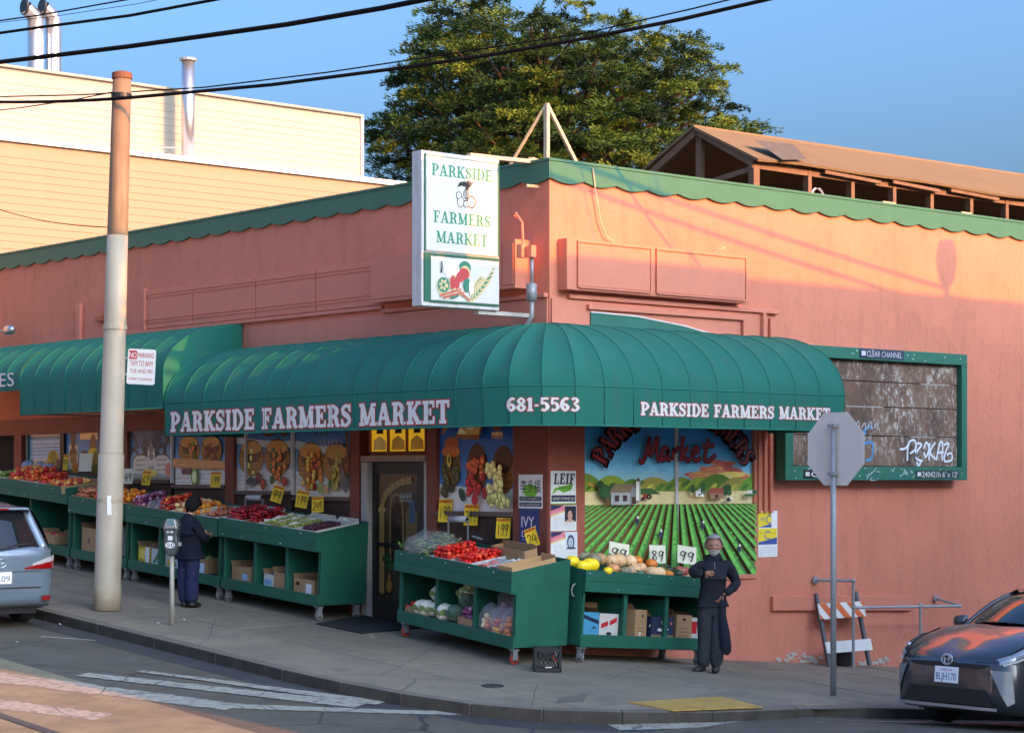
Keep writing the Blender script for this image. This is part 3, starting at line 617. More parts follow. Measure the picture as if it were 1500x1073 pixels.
def p_win_g(P, w_, h):
    P.vgrad(0, w_, [(0,srgb(200,198,192)),(h*.24,srgb(176,182,186)),(h*.242,srgb(60,124,176)),(h*.6,srgb(30,92,160)),(h,srgb(26,74,142))], 20)
    def sl(u, v): return (u*w_, v*h + (0.06 - .12*u)*h)          # the table slopes a little
    P.poly([(0,0),(w_,0),(w_,h*.20),(0,h*.30)], srgb(196,192,186))
    def bsk(u, wd, ht, c1, dark):
        uu, vv = u*w_, h*(.52-.08*u); P.ell(uu,vv,wd,ht,BASKD,18); P.ell(uu+.01,vv-.03,wd*.93,ht*.92,srgb(128,84,44),18)
        for k in range(4): P.line([(uu-wd*.8,vv-ht*.75+k*.09),(uu,vv-ht*.8+k*.09),(uu+wd*.8,vv-ht*.75+k*.09)],.012,srgb(96,60,30))
        P.ell(uu+.02,vv+ht*.35,wd*.75,ht*.5,dark,16)
    bsk(.16,.2,.3,None,srgb(86,70,36)); bsk(.5,.22,.32,None,srgb(80,46,28)); bsk(.84,.23,.32,None,srgb(70,40,24))
    P.ell(w_*.17,h*.74,.16,.1,srgb(160,78,40)); P.ell(w_*.16,h*.66,.2,.08,srgb(184,96,50))
    for k in range(16): P.fruit(w_*.16+random.uniform(-.16,.16), h*.5-k*.025, .05, .06, rc(srgb(74,70,34)))
    P.ell(w_*.15,h*.56,.05,.09,srgb(200,176,70)); P.ell(w_*.15,h*.57,.03,.05,srgb(110,90,40))
    P.ell(w_*.32,h*.18,.06,.1,srgb(34,66,52),10,.5); P.ell(w_*.18,h*.24,.07,.05,srgb(54,48,34)); P.ell(w_*.1,h*.25,.06,.05,srgb(60,60,34))
    for k in range(42): t = k/41; P.fruit(w_*.5+random.uniform(-.17,.17)*(1-.1*t)+.05*t, h*(.58-.38*t), .045, .05, rc(srgb(196,84,40) if t < .5 else srgb(170,40,40)))
    P.ell(w_*.53,h*.13,.07,.08,srgb(170,44,44),10); P.ell(w_*.66,h*.2,.06,.09,srgb(150,38,42),10)
    for k in range(34): t = k/33; P.fruit(w_*(.78+.06*t)+random.uniform(-.15,.15), h*(.50-.42*t), .05, .06, rc(srgb(208,192,124),.12))
    for k in range(9): P.fruit(w_*(.74+.03*k)+random.uniform(-.02,.02), h*(.12+random.uniform(-.04,.04)), .045, .07, rc(srgb(170,166,100)))
    P.poly([(w_*.3,h*.8),(w_*.42,h),(w_*.7,h),(w_*.62,h*.78)], srgb(132,74,34)); P.poly([(w_*.36,h*.84),(w_*.42,h),(w_*.66,h),(w_*.62,h*.84)], srgb(186,146,84)); P.poly([(w_*.34,h*.85),(w_*.38,h*.93),(w_*.46,h*.85)], srgb(214,200,160))
    P.ell(w_*.52,h*.95,.1,.07,srgb(206,204,184)); P.poly([(w_*.12,h*.86),(w_*.16,h*.85),(w_*.28,h),(w_*.2,h)], srgb(140,86,46))
    P.ell(w_*.86,h*.95,.11,.1,srgb(110,56,26)); P.ell(w_*.86,h*.98,.08,.06,srgb(150,84,44)); P.rect(w_*.79,h*.82,w_*.93,h*.86,srgb(186,150,100)); P.rect(w_*.79,h*.79,w_*.93,h*.815,srgb(150,110,66))
m_teal = mat('teal_frame', srgb(30,100,104), .5)
shop_window(429, 513, p_win_f); shop_window(343, 425, p_win_e); shop_window(253, 330, p_win_d); shop_window(187, 248, p_win_c)
mullion(427); mullion(250.5); mullion(345.5+13, m_white, .03)
shop_window(93, 143, p_win_b, frame=m_teal); shop_window(40, 88, p_win_ab, frame=m_teal); mullion(90.5, m_dark, .14); mullion(39, m_teal, .06); mullion(146, m_wood_brown, .1)
shop_window(640, 752, p_win_g)
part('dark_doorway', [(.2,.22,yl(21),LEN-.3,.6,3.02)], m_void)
# glazed entrance door with its frame and lit transom
ya, yb = yl(625.5), yl(528)
m_alu = mat('worn_pale_door_frame', srgb(176,172,166), .5, var=.12, vs=8, dirt=.3)
part('door_jamb', [(-.03,.1,yb-.2,yb-.05,.15,2.47)], m_alu, bevel=.006); part('door_jamb', [(-.02,.1,ya+.0,ya+.05,.1,2.47)], m_alu, bevel=.006)
part('door_head', [(-.035,.1,ya,yb-.05,2.475,2.56)], mat('pink_grey_head', srgb(170,138,126), .6))
m_blackfr = mat('black_door_frame', (.015,.014,.014), .4)
dr = part('entrance_door', [(.06,.11,ya+.05,yb-.2,.16,.50),(.06,.11,ya+.05,yb-.2,2.3,2.47),(.06,.11,ya+.05,ya+.30,.5,2.3),(.06,.11,yb-.3,yb-.2,.5,2.3)], m_blackfr)
def p_door(P, w_, h):
    P.vgrad(0, w_, [(0,srgb(70,58,48)),(h*.16,srgb(60,50,42)),(h*.3,srgb(52,42,34)),(h,srgb(96,68,44))], 10)
    for k in range(30): P.ell(random.uniform(0,w_), random.uniform(0,h*.16), .04, .02, rc(srgb(78,68,60),.3), 8)
    P.poly([(w_*.2,h*.06)] + [(w_*.2+.0,h*.7)] + [(w_*(.2+.35*(1-math.cos(t))), h*.7+h*.24*math.sin(t)) for t in [math.pi/2*i/6 for i in range(7)]] + [(w_,h*.94),(w_,h*.06)], srgb(74,60,44))
    st = srgb(168,140,84)
    P.rect(w_*.06,h*.06,w_*.18,h*.72,st); P.rect(w_*.03,h*.70,w_*.21,h*.735,srgb(190,160,100))
    arc = [(w_*(.12+.75*(1-math.cos(t))), h*.73+h*.22*math.sin(t)) for t in [math.pi/2*i/8 for i in range(9)]]
    for a, b in zip(arc[:-1], arc[1:]): P.line([a,(a[0]*.1+b[0]*.9, a[1]*.1+b[1]*.9)], .10, rc(st,.15), False)
    P.poly([(w_*.38,h*.25),(w_*.38,h*.72),(w_*.48,h*.8),(w_*.6,h*.72),(w_*.6,h*.25)], srgb(54,28,20)); P.line([(w_*.34,h*.25),(w_*.34,h*.74),(w_*.48,h*.84),(w_*.64,h*.74),(w_*.64,h*.25)], .035, srgb(150,120,80))
    P.poly([(w_*.72,h*.1),(w_*.72,h*.7),(w_*.85,h*.77),(w_,h*.7),(w_,h*.1)], srgb(126,100,62)); P.rect(w_*.8,h*.62,w_*.95,h*.8,srgb(46,96,128))
    P.line([(0,h*.45),(w_,h*.45)], .04, (.01,.01,.01), False)
    for k in range(12): P.ell(w_*.3+random.uniform(-.1,.1),h*.3+random.uniform(-.06,.1),.05,.05,rc(srgb(44,76,44),.3),8)
    P.ell(w_*.32,h*.12,.07,.09,srgb(170,120,52)); P.ell(w_*.32,h*.19,.03,.06,srgb(170,120,52)); P.ell(w_*.68,h*.24,.05,.07,srgb(150,100,50))
    for k in range(9): P.line([(w_*.6+.03*k,h*.82),(w_*.62+.03*k,h*.86),(w_*.61+.03*k,h*.8)],.012,srgb(170,180,170))
    P.line([(w_*.58,h*.79),(w_*.9,h*.79)],.012,srgb(170,180,170),False)
y1 = yb-.3; y0 = ya+.30
P = Paint(fl(.085, y1, .5)); p_door(P, y1-y0, 1.8); P.build('painted_glass', mat('door_painting', 'Col', .25, var=.2, vs=9, coat=.4, gain=.75), dr)
mb = MB(); mb.box(.04,.058,ya+.32,yb-.32,1.28,1.33); mb.build('push_bar', m_dark, dr)
for k in range(3):
    a = ya+.10+(yb-.25-ya)*k/3; b = ya+.06+(yb-.25-ya)*(k+1)/3
    t = part('transom_pane', [(.06,.065,a,b,2.62,2.99)], mat('lit_yellow_pane', srgb(206,164,44), .4, emit=.12, var=.25, vs=5))
    P = Paint(fl(.059, b, 2.62)); w_ = b-a; P.ell(w_*.5,.37,.11,.10,srgb(60,30,22)); P.rect(w_*.3,.25,w_*.7,.30,srgb(40,22,18)); P.poly([(w_*.1,.02),(w_*.15,.16),(w_*.5,.22),(w_*.85,.15),(w_*.9,.02)], srgb(230,196,120) if k == 2 else srgb(206,160,60)); P.build('pane_painting', m_mural, t)
part('transom_frame', [(.03,.075,ya,yb-.2,2.562,2.618),(.03,.075,ya,yb-.2,2.992,3.02)] + [(.03,.075,ya+.06+(yb-.25-ya)*k/3,ya+.095+(yb-.25-ya)*k/3,2.62,2.99) for k in range(4)], m_wood_brown)
# right front: farm mural window
x0, x1, z0, z1 = .62, 3.86, .9, 3.2
mur = part('mural_panel', [(x0,x1,.06,.1,z0,z1)], m_white)
def p_farm(P, w_, h):
    hz_ = .43*h; V0 = .46*h                             # field edge
    P.vgrad(0, w_, [(V0,srgb(206,212,190)),(h*.58,srgb(150,202,214)),(h*.66,srgb(92,184,222)),(h*.8,srgb(30,140,200)),(h,srgb(20,100,176))], 26)
    for k in range(46):                                  # sunset cloud
        t = random.random(); u = w_*(.62+.42*t); top = .70-.22*(t-.45)**2*4
        P.ell(min(u,w_*.93), h*(.585+random.random()*max(.02,top-.59)), .2, .035, [srgb(214,120,84),srgb(226,142,96),srgb(190,98,86),srgb(232,170,104)][k%4], 10, -.2+random.random()*.3)
    P.ell(w_*.87,h*.605,.28,.04,srgb(250,212,110)); P.ell(w_*.84,h*.59,.16,.04,srgb(254,232,150))
    gs = [srgb(112,140,52),srgb(142,166,60),srgb(88,130,50),srgb(160,150,70),srgb(96,146,56)]
    for k,(u,a,b) in enumerate([(.02,.12,.11),(.16,.14,.10),(.28,.1,.08),(.40,.16,.09),(.5,.1,.06),(.56,.14,.09),(.68,.12,.09),(.78,.16,.11),(.9,.14,.09),(1.0,.1,.1)]):
        c = gs[k%5]; lo, hi = max(0,u-a), min(1,u+a)
        P.poly([(w_*lo,h*.49)] + [(w_*(lo+(hi-lo)*i/10), h*(.50+b*math.sin(math.pi*min(max((lo+(hi-lo)*i/10-(u-a))/(2*a),0),1)))) for i in range(11)] + [(w_*hi,h*.49)], c)
        for j in range(4):
            uu = u-a*.5+a*.35*j
            if .03 < uu < .97: P.ell(w_*uu, h*(.515+b*.45*random.random()), .09, .03, rc(srgb(190,186,80) if j%2 else srgb(70,116,48)), 9, .5)
    P.ell(w_*.08,h*.535,.2,.03,srgb(190,150,80),10,-.2)
    P.rect(0,hz_,w_,h*.505,srgb(204,184,138))
    for k in range(14): P.ell(random.uniform(.05,.95)*w_, h*random.uniform(.45,.49), .2, .012, rc(srgb(212,190,140),.08), 8)
    P.poly([(w_*.26,h*.485),(w_*.30,h*.52),(w_*.38,h*.525),(w_*.44,h*.49)], srgb(52,96,46))
    # field: green rows on brown earth running to a far point
    P.rect(0,0,w_,hz_,srgb(112,66,40))
    vu, vv = w_*.52, h*.70
    for k in range(-19, 20):
        b0 = vu + k*.265 - .13; b1 = vu + k*.265 + .055
        f_ = lambda b, v: vu + (b - vu)*(vv - v)/vv
        seg = [(0,.33),(.33,.66),(.66,1)]
        pts = []
        for b in (b0, b1):
            pts.append([(f_(b, v), v) for v in [hz_*i/6 for i in range(7)]])
        poly = pts[0] + pts[1][::-1]
        poly = clip(poly, [(0,0),(w_,0),(w_,hz_),(0,hz_)])
        if len(poly) > 2: P.poly(poly, srgb(46,112,54))
        m0 = vu + k*.265 - .105; m1 = vu + k*.265 - .01
        poly = clip([(f_(m0,0),0),(f_(m1,0),0),(f_(m1,hz_),hz_),(f_(m0,hz_),hz_)], [(0,0),(w_,0),(w_,hz_),(0,hz_)])
        if len(poly) > 2: P.poly(poly, srgb(92,160,72))
        for j in range(14):
            v = hz_*(j/14)**1.0; u = f_((m0+b1)/2 + random.uniform(-.06,.06), v)
            if .05 < u < w_-.05: P.ell(u, v+.02, .04*(vv-v)/vv, .03*(vv-v)/vv, rc(srgb(70,140,62),.25), 6)
    # barn, silo, tractor, tree
    for k in range(16): P.ell(w_*.11+random.uniform(-.13,.13), h*.51+random.uniform(-.08,.08), .07, .06, rc(srgb(40,72,40),.3), 8)
    P.rect(w_*.10,h*.425,w_*.12,h*.47,srgb(90,60,34))
    P.poly([(w_*.13,h*.43),(w_*.13,h*.505),(w_*.235,h*.505),(w_*.235,h*.43)], srgb(150,152,150)); P.poly([(w_*.235,h*.43),(w_*.235,h*.505),(w_*.26,h*.545),(w_*.285,h*.50),(w_*.285,h*.44)], srgb(120,122,122))
    P.poly([(w_*.12,h*.50),(w_*.15,h*.55),(w_*.262,h*.55),(w_*.235,h*.50)], srgb(122,104,78)); P.poly([(w_*.262,h*.55),(w_*.295,h*.49),(w_*.285,h*.49),(w_*.258,h*.54)], srgb(90,74,56))
    for u in (.15,.195): P.rect(w_*u,h*.45,w_*(u+.025),h*.485,srgb(60,44,44))
    P.rect(w_*.245,h*.435,w_*.27,h*.475,srgb(70,44,30))
    P.rect(w_*.27,h*.455,w_*.295,h*.565,srgb(206,206,196)); P.rect(w_*.287,h*.455,w_*.295,h*.565,srgb(160,160,152)); P.poly([(w_*.268,h*.565),(w_*.282,h*.59),(w_*.297,h*.565)], srgb(80,60,50))
    P.rect(w_*.31,h*.465,w_*.35,h*.49,srgb(150,50,34)); P.ell(w_*.345,h*.475,.05,.035,srgb(24,24,24)); P.ell(w_*.31,h*.465,.025,.02,srgb(24,24,24)); P.ell(w_*.345,h*.475,.02,.014,srgb(150,140,120))
    # far houses
    P.rect(w_*.62,h*.475,w_*.67,h*.505,srgb(214,214,206)); P.poly([(w_*.615,h*.505),(w_*.645,h*.525),(w_*.675,h*.505)], srgb(170,170,164)); P.rect(w_*.635,h*.48,w_*.645,h*.492,srgb(60,60,70))
    for u in (.60,.655,.668): P.ell(w_*u,h*.52,.02 if u>.61 else .05,.09 if u>.61 else .06,srgb(40,80,44))
    P.rect(w_*.705,h*.46,w_*.79,h*.495,srgb(150,112,84)); P.poly([(w_*.69,h*.493),(w_*.71,h*.525),(w_*.785,h*.525),(w_*.80,h*.493)], srgb(150,72,56)); P.rect(w_*.735,h*.465,w_*.755,h*.485,srgb(60,40,34))
    for k in range(10): P.ell(w_*.81+random.uniform(-.06,.06), h*.51+random.uniform(-.04,.04), .05, .04, rc(srgb(36,80,42),.3), 8)
    P.ell(w_*.82,h*.455,.05,.03,srgb(60,54,50)); P.ell(w_*.835,h*.462,.03,.02,srgb(210,206,200)); P.rect(w_*.935,h*.49,w_*.97,h*.51,srgb(200,196,186)); P.ell(w_*.95,h*.48,.12,.02,srgb(60,100,56)); P.ell(w_*.98,h*.50,.05,.03,srgb(40,80,44))
    P.line([(w_*.57,h*.475),(w_*.62,h*.463),(w_*.67,h*.466)], .012, srgb(180,130,90))
    for u,v in ((.275,.335),(.41,.255),(.66,.30),(.885,.155)): P.ell(w_*u,h*v,.035,.05,srgb(44,44,60),8); P.ell(w_*u+.01,h*v+.05,.02,.02,srgb(200,190,180),8)
    # arched lettering, mostly behind the awning, and the script word
    P.k += 1
    def arch(t, t0, t1, e, col, off):
        n = len(t)
        for i, ch in enumerate(t):
            an = t0 + (t1-t0)*i/(n-1); wd, st = slab_glyph(ch, .26, .15)
            cu, cv = w_*.5 + w_*.47*math.sin(an), h*.525 + h*.46*math.cos(an)
            for s_ in st:
                for q in stroke(s_, e):
                    pp = []
                    for a, b in q:
                        lu, lv = (a-wd/2)*.25, (b-.5)*.31
                        pp.append((cu + lu*math.cos(an) + lv*math.sin(an) , cv - lu*math.sin(an) + lv*math.cos(an)))
                    P.mb.add([P.f(u, v, off) for u, v in pp], [(0,1,2,3)], 0, col)
            off += .0001
    base = P.k*P.step
    arch('PARKSIDE FARMERS', -1.16, 1.16, .07, srgb(40,16,16), base+.001)
    arch('PARKSIDE FARMERS', -1.16, 1.16, -.05, srgb(132,34,30), base+.003)
    P.k += 24
    S_ = [[(.02,.1),(.0,.03),(.06,.02),(.14,.3),(.24,.95),(.22,.5),(.26,.25),(.36,.65),(.44,.95),(.42,.4),(.46,.1),(.52,.12)],
          [(.70,.5),(.62,.55),(.54,.3),(.58,.08),(.68,.3),(.72,.52),(.70,.15),(.78,.1)],
          [(.82,.08),(.86,.5),(.88,.42),(.98,.55),(1.0,.48)],
          [(1.10,1.0),(1.05,.05)],[(1.06,.3),(1.24,.58)],[(1.10,.34),(1.2,.08),(1.3,.14)],
          [(1.34,.3),(1.5,.44),(1.46,.58),(1.36,.46),(1.36,.18),(1.46,.08),(1.58,.2)],
          [(1.78,.92),(1.68,.2),(1.74,.06),(1.86,.14),(1.98,.32)],[(1.62,.62),(1.94,.68)]]
    for wd, col in ((.08, srgb(40,12,16)), (.045, srgb(128,26,28))):
        for s_ in S_: P.line([(w_*.29 + a*w_*.225, h*.675 + b*h*.155) for a, b in s_], wd, col)
P = Paint(fr(.059, x0, z0), .00025); p_farm(P, x1-x0, z1-z0); P.build('farm_painting', mat('mural_paint','Col',.45,var=.16,vs=9,coat=.15,gain=1.8), mur)
part('mural_mullion', [((x0+x1)/2+.06,(x0+x1)/2+.11,.0,.03,z0,z1)], m_white, bevel=.005)
part('mural_sill', [(x0-.03,x1+.03,-.03,.058,z0-.06,z0)], m_wallflat)
for k in range(3): part('corner_moulding', [(3.92+k*.11,3.98+k*.11,-.03-.01*k,-.002,1.75,4.5)], m_wallflat, bevel=.01)
# sign band, cabinets painted over, trims
def band(y0, y1): 
    part('band_panel', [(-.035,-.002,y0+.012,y1-.012,4.69,5.33)], m_wallflat, bevel=.004)
ys4 = [onx(p, 420, 0).y for p in (565, 465, 377, 285, 217)]
for a, b in zip(ys4[:-1], ys4[1:]): band(a, b)
for z in (4.78, 4.83, 5.19, 5.24): part('band_batten', [(-.047,-.037,ys4[0],ys4[-1],z,z+.014)], m_wallflat)
part('band_edge', [(-.07,-.002,ys4[-1],ys4[-1]+.06,4.68,5.36)], m_wallflat); part('band_trim', [(-.06,-.002,3.5,11.2,4.62,4.675)], m_wallflat, bevel=.01)
part('pipe_cover', [(-.08,-.002,12.05,12.2,4.55,5.25)], m_wallflat, bevel=.02)
vt = part('wall_vent', [(-.14,-.002,10.95,11.12,4.95,5.35),(-.1,-.002,11.2,11.5,4.9,5.0)], m_wallflat, bevel=.01)
for k in range(4): part('louver', [(-.12,-.101,11.2,11.5,4.905+.024*k,4.917+.024*k)], m_wallflat, vt)
sc = part('sign_cabinet', [(-.28,-.002,.35,3.45,4.69,5.32)], m_wallflat, bevel=.006)
part('cabinet_panel', [(-.292,-.282,.62,3.40,4.74,5.27)], m_wallflat, sc, bevel=.004); part('cabinet_panel', [(-.292,-.282,.38,.58,4.74,5.27)], m_wallflat, sc, bevel=.004)
sc = part('sign_cabinet', [(.14,3.51,-.18,-.002,4.66,5.32)], m_wallflat, bevel=.006)
for a, b in ((.34,1.62),(1.76,3.46)):
    part('cabinet_panel', [(a,b,-.196,-.182,4.72,5.27)], m_wallflat, sc, bevel=.004)
    part('cabinet_frame', [(a-.03,a,-.21,-.182,4.70,5.30),(b,b+.03,-.21,-.182,4.70,5.30),(a,b,-.21,-.182,5.275,5.30),(a,b,-.21,-.182,4.69,4.715)], m_wallflat, sc)
part('wall_trim', [(.3,4.3,-.07,-.002,4.56,4.62)], m_wallflat, bevel=.01)
part('wall_trim', [(-.07,-.002,.02,3.5,4.56,4.62)], m_wallflat, bevel=.01)
part('upright_trim', [(3.95,4.01,-.07,-.032-.06,3.4,4.56)], m_wallflat)
mb = MB(); mb.prism([(.68,3.7),(3.40,3.7),(3.40,4.14),(2.4,4.30),(1.5,4.385),(.68,4.40)], lambda u,v,w_: Vector((u,-w_,v)), .03, .05); mb.build('transom_board', mat('green_board', srgb(26,110,94), .6, dirt=.3), bld); mb = MB(); mb.tube([(.68,-.052,4.405),(1.5,-.052,4.39),(2.4,-.052,4.305),(3.40,-.052,4.145)], .012, 6); mb.build('board_edge', m_white, bld)
part('transom_board_frame', [(.62,3.62,-.08,-.03,4.44,4.50),(3.55,3.62,-.08,-.03,3.7,4.438)], m_wallflat)
part('lower_band', [(.02,3.94,-.028,-.002,4.1,4.55),], m_wallflat)
part('lower_band', [(-.028,-.002,.02,6.9,4.1,4.55)], m_wallflat)
# conduit, lamp and cables near the corner
mb = MB(); pts = [(-.05,.55,5.62),(-.2,.5,5.66),(-.33,.28,5.64),(-.36,.12,5.5),(-.36,.1,5.2)]; mb.tube(pts, .018, 6); mb.box(-.42,-.32,.06,.16,5.05,5.22); mb.box(-.36,-.28,-.06,.04,5.05,5.2)
mb.build('gooseneck_conduit', m_wallflat, bld)
mb = MB(); mb.tube([(-.3,0,5.06),(-.3,0,4.72)], .022, 6); mb.box(-.35,-.26,-.05,.05,4.5,4.72); mb.tube([(-.3,0,4.5),(-.3,0,4.3),(-.36,.15,4.08),(-.5,.45,3.98),(-.6,.75,4.06)], .028, 8)
mb.build('service_conduit', m_steel, bld, smooth=True)
cbl = [ony(868,246,-.06),ony(874,290,-.06),ony(880,325,-.06),ony(888,345,-.06),ony(903,358,-.06)]
mb = MB(); mb.tube(cbl, .010, 6); mb.build('wall_cable', m_light_timber, bld)
mb = MB(); a = ony(1044,372,-.03); mb.tube([a,(a.x+.1,-.12,a.z+.08),(a.x+.16,-.1,a.z+.09)], .012, 6); mb.build('wall_hook', m_light_timber, bld)
mb = MB(); mb.tube([(-.0,.2,6.0),(-.2,.22,6.0)], .02, 6); mb.build('wall_stub', m_light_timber, bld)
lamp = thing('floodlight', 'small twin floodlight arm on the salmon wall above the far awning', 'floodlight', (-.02,15.0,4.85))
mb = MB(); mb.tube([(0,.3,0),(-.25,.2,.02),(-.25,-.6,.05)], .018, 6); mb.build('arm', m_steel, lamp)
for y in (.25,-.75): mb = MB(); mb.lathe([(.05,-.16),(.08,-.1),(.09,.05),(.07,.14),(.02,.16)], 12, (-.25,y,.05), axis='y'); mb.build('lamp_head', m_shiny, lamp, smooth=True)
# flaking white paint at the foot of the wall
fk = MB()
for k in range(70):
    x = random.choice([random.uniform(4.3,5.6), random.uniform(4.6,5.3), random.uniform(6.1,6.8)]); z = gz(x,0) + .02 + abs(random.gauss(0,.05)); r = random.uniform(.015,.07)
    fk.add([(x+r*random.uniform(.5,1.4)*math.cos(t), -.004-.0002*k, z+r*.6*random.uniform(.5,1.2)*math.sin(t)) for t in [2*math.pi*i/7 for i in range(7)]][::-1], [tuple(range(7))])
fo_ = fk.build('flaked_paint', mat('flaked_white', srgb(196,184,172), .9, var=.15), bld); fo_['kind'] = 'stuff'
# ------------------------------------------------------------------ awnings
D = 1.43; ZB, ZV, ZW = 2.87, 3.36, 4.22
def awning_section(root, a_in, a_out, b_in, b_out, zb=ZB, zv=ZV, zw=ZW, sag=.04):
    """one cloth panel between two ribs; *_in on the wall, *_out at the front edge"""
    mb = MB(); N = 14; M_ = 6; rows = []
    for k in range(N+1):
        t = math.pi/2*k/N; rows.append((math.sin(t), zv + (zw-zv)*math.cos(t)))
    rows += [(1.0, zv+(zb-zv)*.5), (1.0, zb)]
    vs = []
    for h, z in rows:
        for m in range(M_+1):
            u = m/M_; i = Vector(a_in).lerp(Vector(b_in), u); o = Vector(a_out).lerp(Vector(b_out), u); p = i.lerp(o, h)
            bulge = sag*math.sin(math.pi*u)*math.sin(math.pi*min(1, (zw-z)/(zw-zv))) if z > zv else 0
            d = (o-i).normalized()
            wr = .016*noise.noise(Vector((p.x*2.2, p.y*2.2, z*5)))*math.sin(math.pi*u) if h > .02 and z > zv+.02 else 0
            vs.append(Vector((p.x, p.y, z)) - d*(bulge*.6+wr) - Vector((0,0,bulge*.6+wr)))
    n = M_+1
    fs = [(r*n+c, r*n+c+1, (r+1)*n+c+1, (r+1)*n+c) for r in range(len(rows)-1) for c in range(M_)]
    mb.add(vs, fs); return mb.build('cloth_panel', m_awn, root, smooth=True)
def awning_rib(root, i, o, zv=ZV, zw=ZW, zb=ZB):
    mb = MB(); i = Vector(i); o = Vector(o); d = (o-i).normalized(); pts = []
    for k in range(13):
        t = math.pi/2*k/12; p = i.lerp(o, math.sin(t)); z = zv+(zw-zv)*math.cos(t)
        pts.append(Vector((p.x,p.y,z)) + d*.003*math.sin(t) + Vector((0,0,.003*math.cos(t))))
    pts.append(pts[-1]+Vector((0,0,(zb-zv)*.98)))
    mb.tube(pts, .007, 5); mb.build('seam', m_awn_seam, root, smooth=True)
def awning_end(root, i, o, zv=ZV, zw=ZW, zb=ZB):
    mb = MB(); i = Vector(i); o = Vector(o); P = [(i.x,i.y,zb)]
    for k in range(13):
        t = math.pi/2*k/12; p = i.lerp(o, math.sin(t)); P.append((p.x,p.y,zv+(zw-zv)*math.cos(t)))
    P.append((o.x,o.y,zb)); mb.add(P, [tuple(range(len(P)))]); return mb.build('end_panel', m_awn, root)
aw = thing('corner_awning', 'green ribbed barrel awning wrapping the street corner with white market lettering', 'awning')
YL, XR, RC = 7.02, 4.10, 1.05
stations = []                                       # (wall point, front point)
nl = 14
for k in range(nl+1): y = YL + (-(D-RC) - YL)*k/nl; stations.append(((-.03, max(y*1.0, .0) if y > 0 else 0.0), (-D, y)))
cc = -(D-RC)
for k in range(1, 5):
    t = math.pi/2*k/4; stations.append(((-.03+.0*k, -.03), (cc - RC*math.cos(t), cc - RC*math.sin(t))))
nr = 9
for k in range(1, nr+1): x = cc + (XR-cc)*k/nr; stations.append(((max(x, 0), -.03), (x, -D)))
v3 = lambda p: (p[0], p[1], 0)
for a, b in zip(stations[:-1], stations[1:]): awning_section(aw, v3(a[0]), v3(a[1]), v3(b[0]), v3(b[1]))
for s_ in stations: awning_rib(aw, v3(s_[0]), v3(s_[1]))
awning_end(aw, v3(stations[0][0]), v3(stations[0][1])); awning_end(aw, v3(stations[-1][0]), v3(stations[-1][1]))
fp = [Vector(s_[1]) for s_ in stations]
mb = MB(); mb.tube([(p.x, p.y, ZB+.01) for p in fp], .012, 6); mb.build('hem', m_awn_seam, aw, smooth=True)
mb = MB(); mb.tube([(p.x+.0, p.y, ZV) for p in fp], .009, 6); mb.build('valance_seam', m_awn_seam, aw, smooth=True)
cum = [0]
for a, b in zip(fp[:-1], fp[1:]): cum.append(cum[-1] + (b-a).length)
def along(s_, out=.006):                            # point on the valance line at length s_, pushed outwards
    for i in range(len(fp)-1):
        if s_ <= cum[i+1] or i == len(fp)-2:
            t = (s_-cum[i])/(cum[i+1]-cum[i]); p = fp[i].lerp(fp[i+1], t); d = (fp[i+1]-fp[i]).normalized(); return p + Vector((d.y, -d.x))*(-1 if False else 1)*out*(1)
def s_at_left(px): return YL - onx(px, 620, -D).y
def s_at_right(px): return cum[nl+4] + (ony(px, 610, -D).x - cc)
def letters(t, f, size, m, parent, S, T, wf, m_out=None, e=.055, sp=.04, name='letter'):
    x = 0                                            # every letter a piece of its own, its outline a sub-piece behind it
    for ch in t:
        wd = slab_glyph(ch, S, T)[0]
        if ch != ' ':
            mb = MB(); slab_text(mb, ch, lambda u, v, w_: f(x*size*wf+u, v, w_*.5+(.004 if m_out else 0)), size, S=S, T=T, wf=wf); o = mb.build(name, m, parent)
            if m_out: mb = MB(); slab_text(mb, ch, lambda u, v, w_: f(x*size*wf+u, v, w_), size, S=S, T=T, e=e, wf=wf); mb.build('outline', m_out, o)
        x += wd+sp
def valance_text(t, s0, s1, zbase, size):
    def f(u, v, w_):
        a = along(s0+u, 0); d = along(s0+u+.01, 0)-a; d.normalize(); nrm = Vector((d.y, -d.x))
        if nrm.x+nrm.y > 0: nrm = -nrm
        p = a+nrm*(.002+w_); return Vector((p.x, p.y, zbase+v))
    letters(t, f, size, m_white, aw, .24, .15, (s1-s0)/(slab_width(t)*size), mat('red_outline', srgb(168,46,52), .6))
valance_text('PARKSIDE FARMERS MARKET', s_at_left(250), s_at_left(660), 2.925, .295)
valance_text('681-5563', cum[nl+2]-.44, cum[nl+2]+.47, 3.05, .165)
valance_text('PARKSIDE FARMERS MARKET', s_at_right(938), s_at_right(1216), 3.02, .165)
# the further awning on the left front
fa = thing('far_awning', 'green ribbed barrel awning further along the left front, sunlit at its end', 'awning')
FZV, FZW = 3.82, 4.60
ys5 = [7.08 + .502*k for k in range(10)]
for a, b in zip(ys5[:-1], ys5[1:]): awning_section(fa, (-.03,a,0), (-D,a,0), (-.03,b,0), (-D,b,0), 3.28, FZV, FZW)
for y in ys5: awning_rib(fa, (-.03,y,0), (-D,y,0), FZV, FZW, 3.28)
awning_end(fa, (-.03,ys5[0]-.004,0), (-D,ys5[0]-.004,0), FZV, FZW, 3.28)
mb = MB(); mb.tube([(-D,ys5[0],3.29),(-D,ys5[-1],3.29)], .012, 6); mb.build('hem', m_awn_seam, fa, smooth=True)
fa2 = thing('next_awning', 'green awning with white lettering ending in TIES, cut off by the left frame edge', 'awning')
ys6 = [ys5[-1]+.012 + .5*k for k in range(10)]
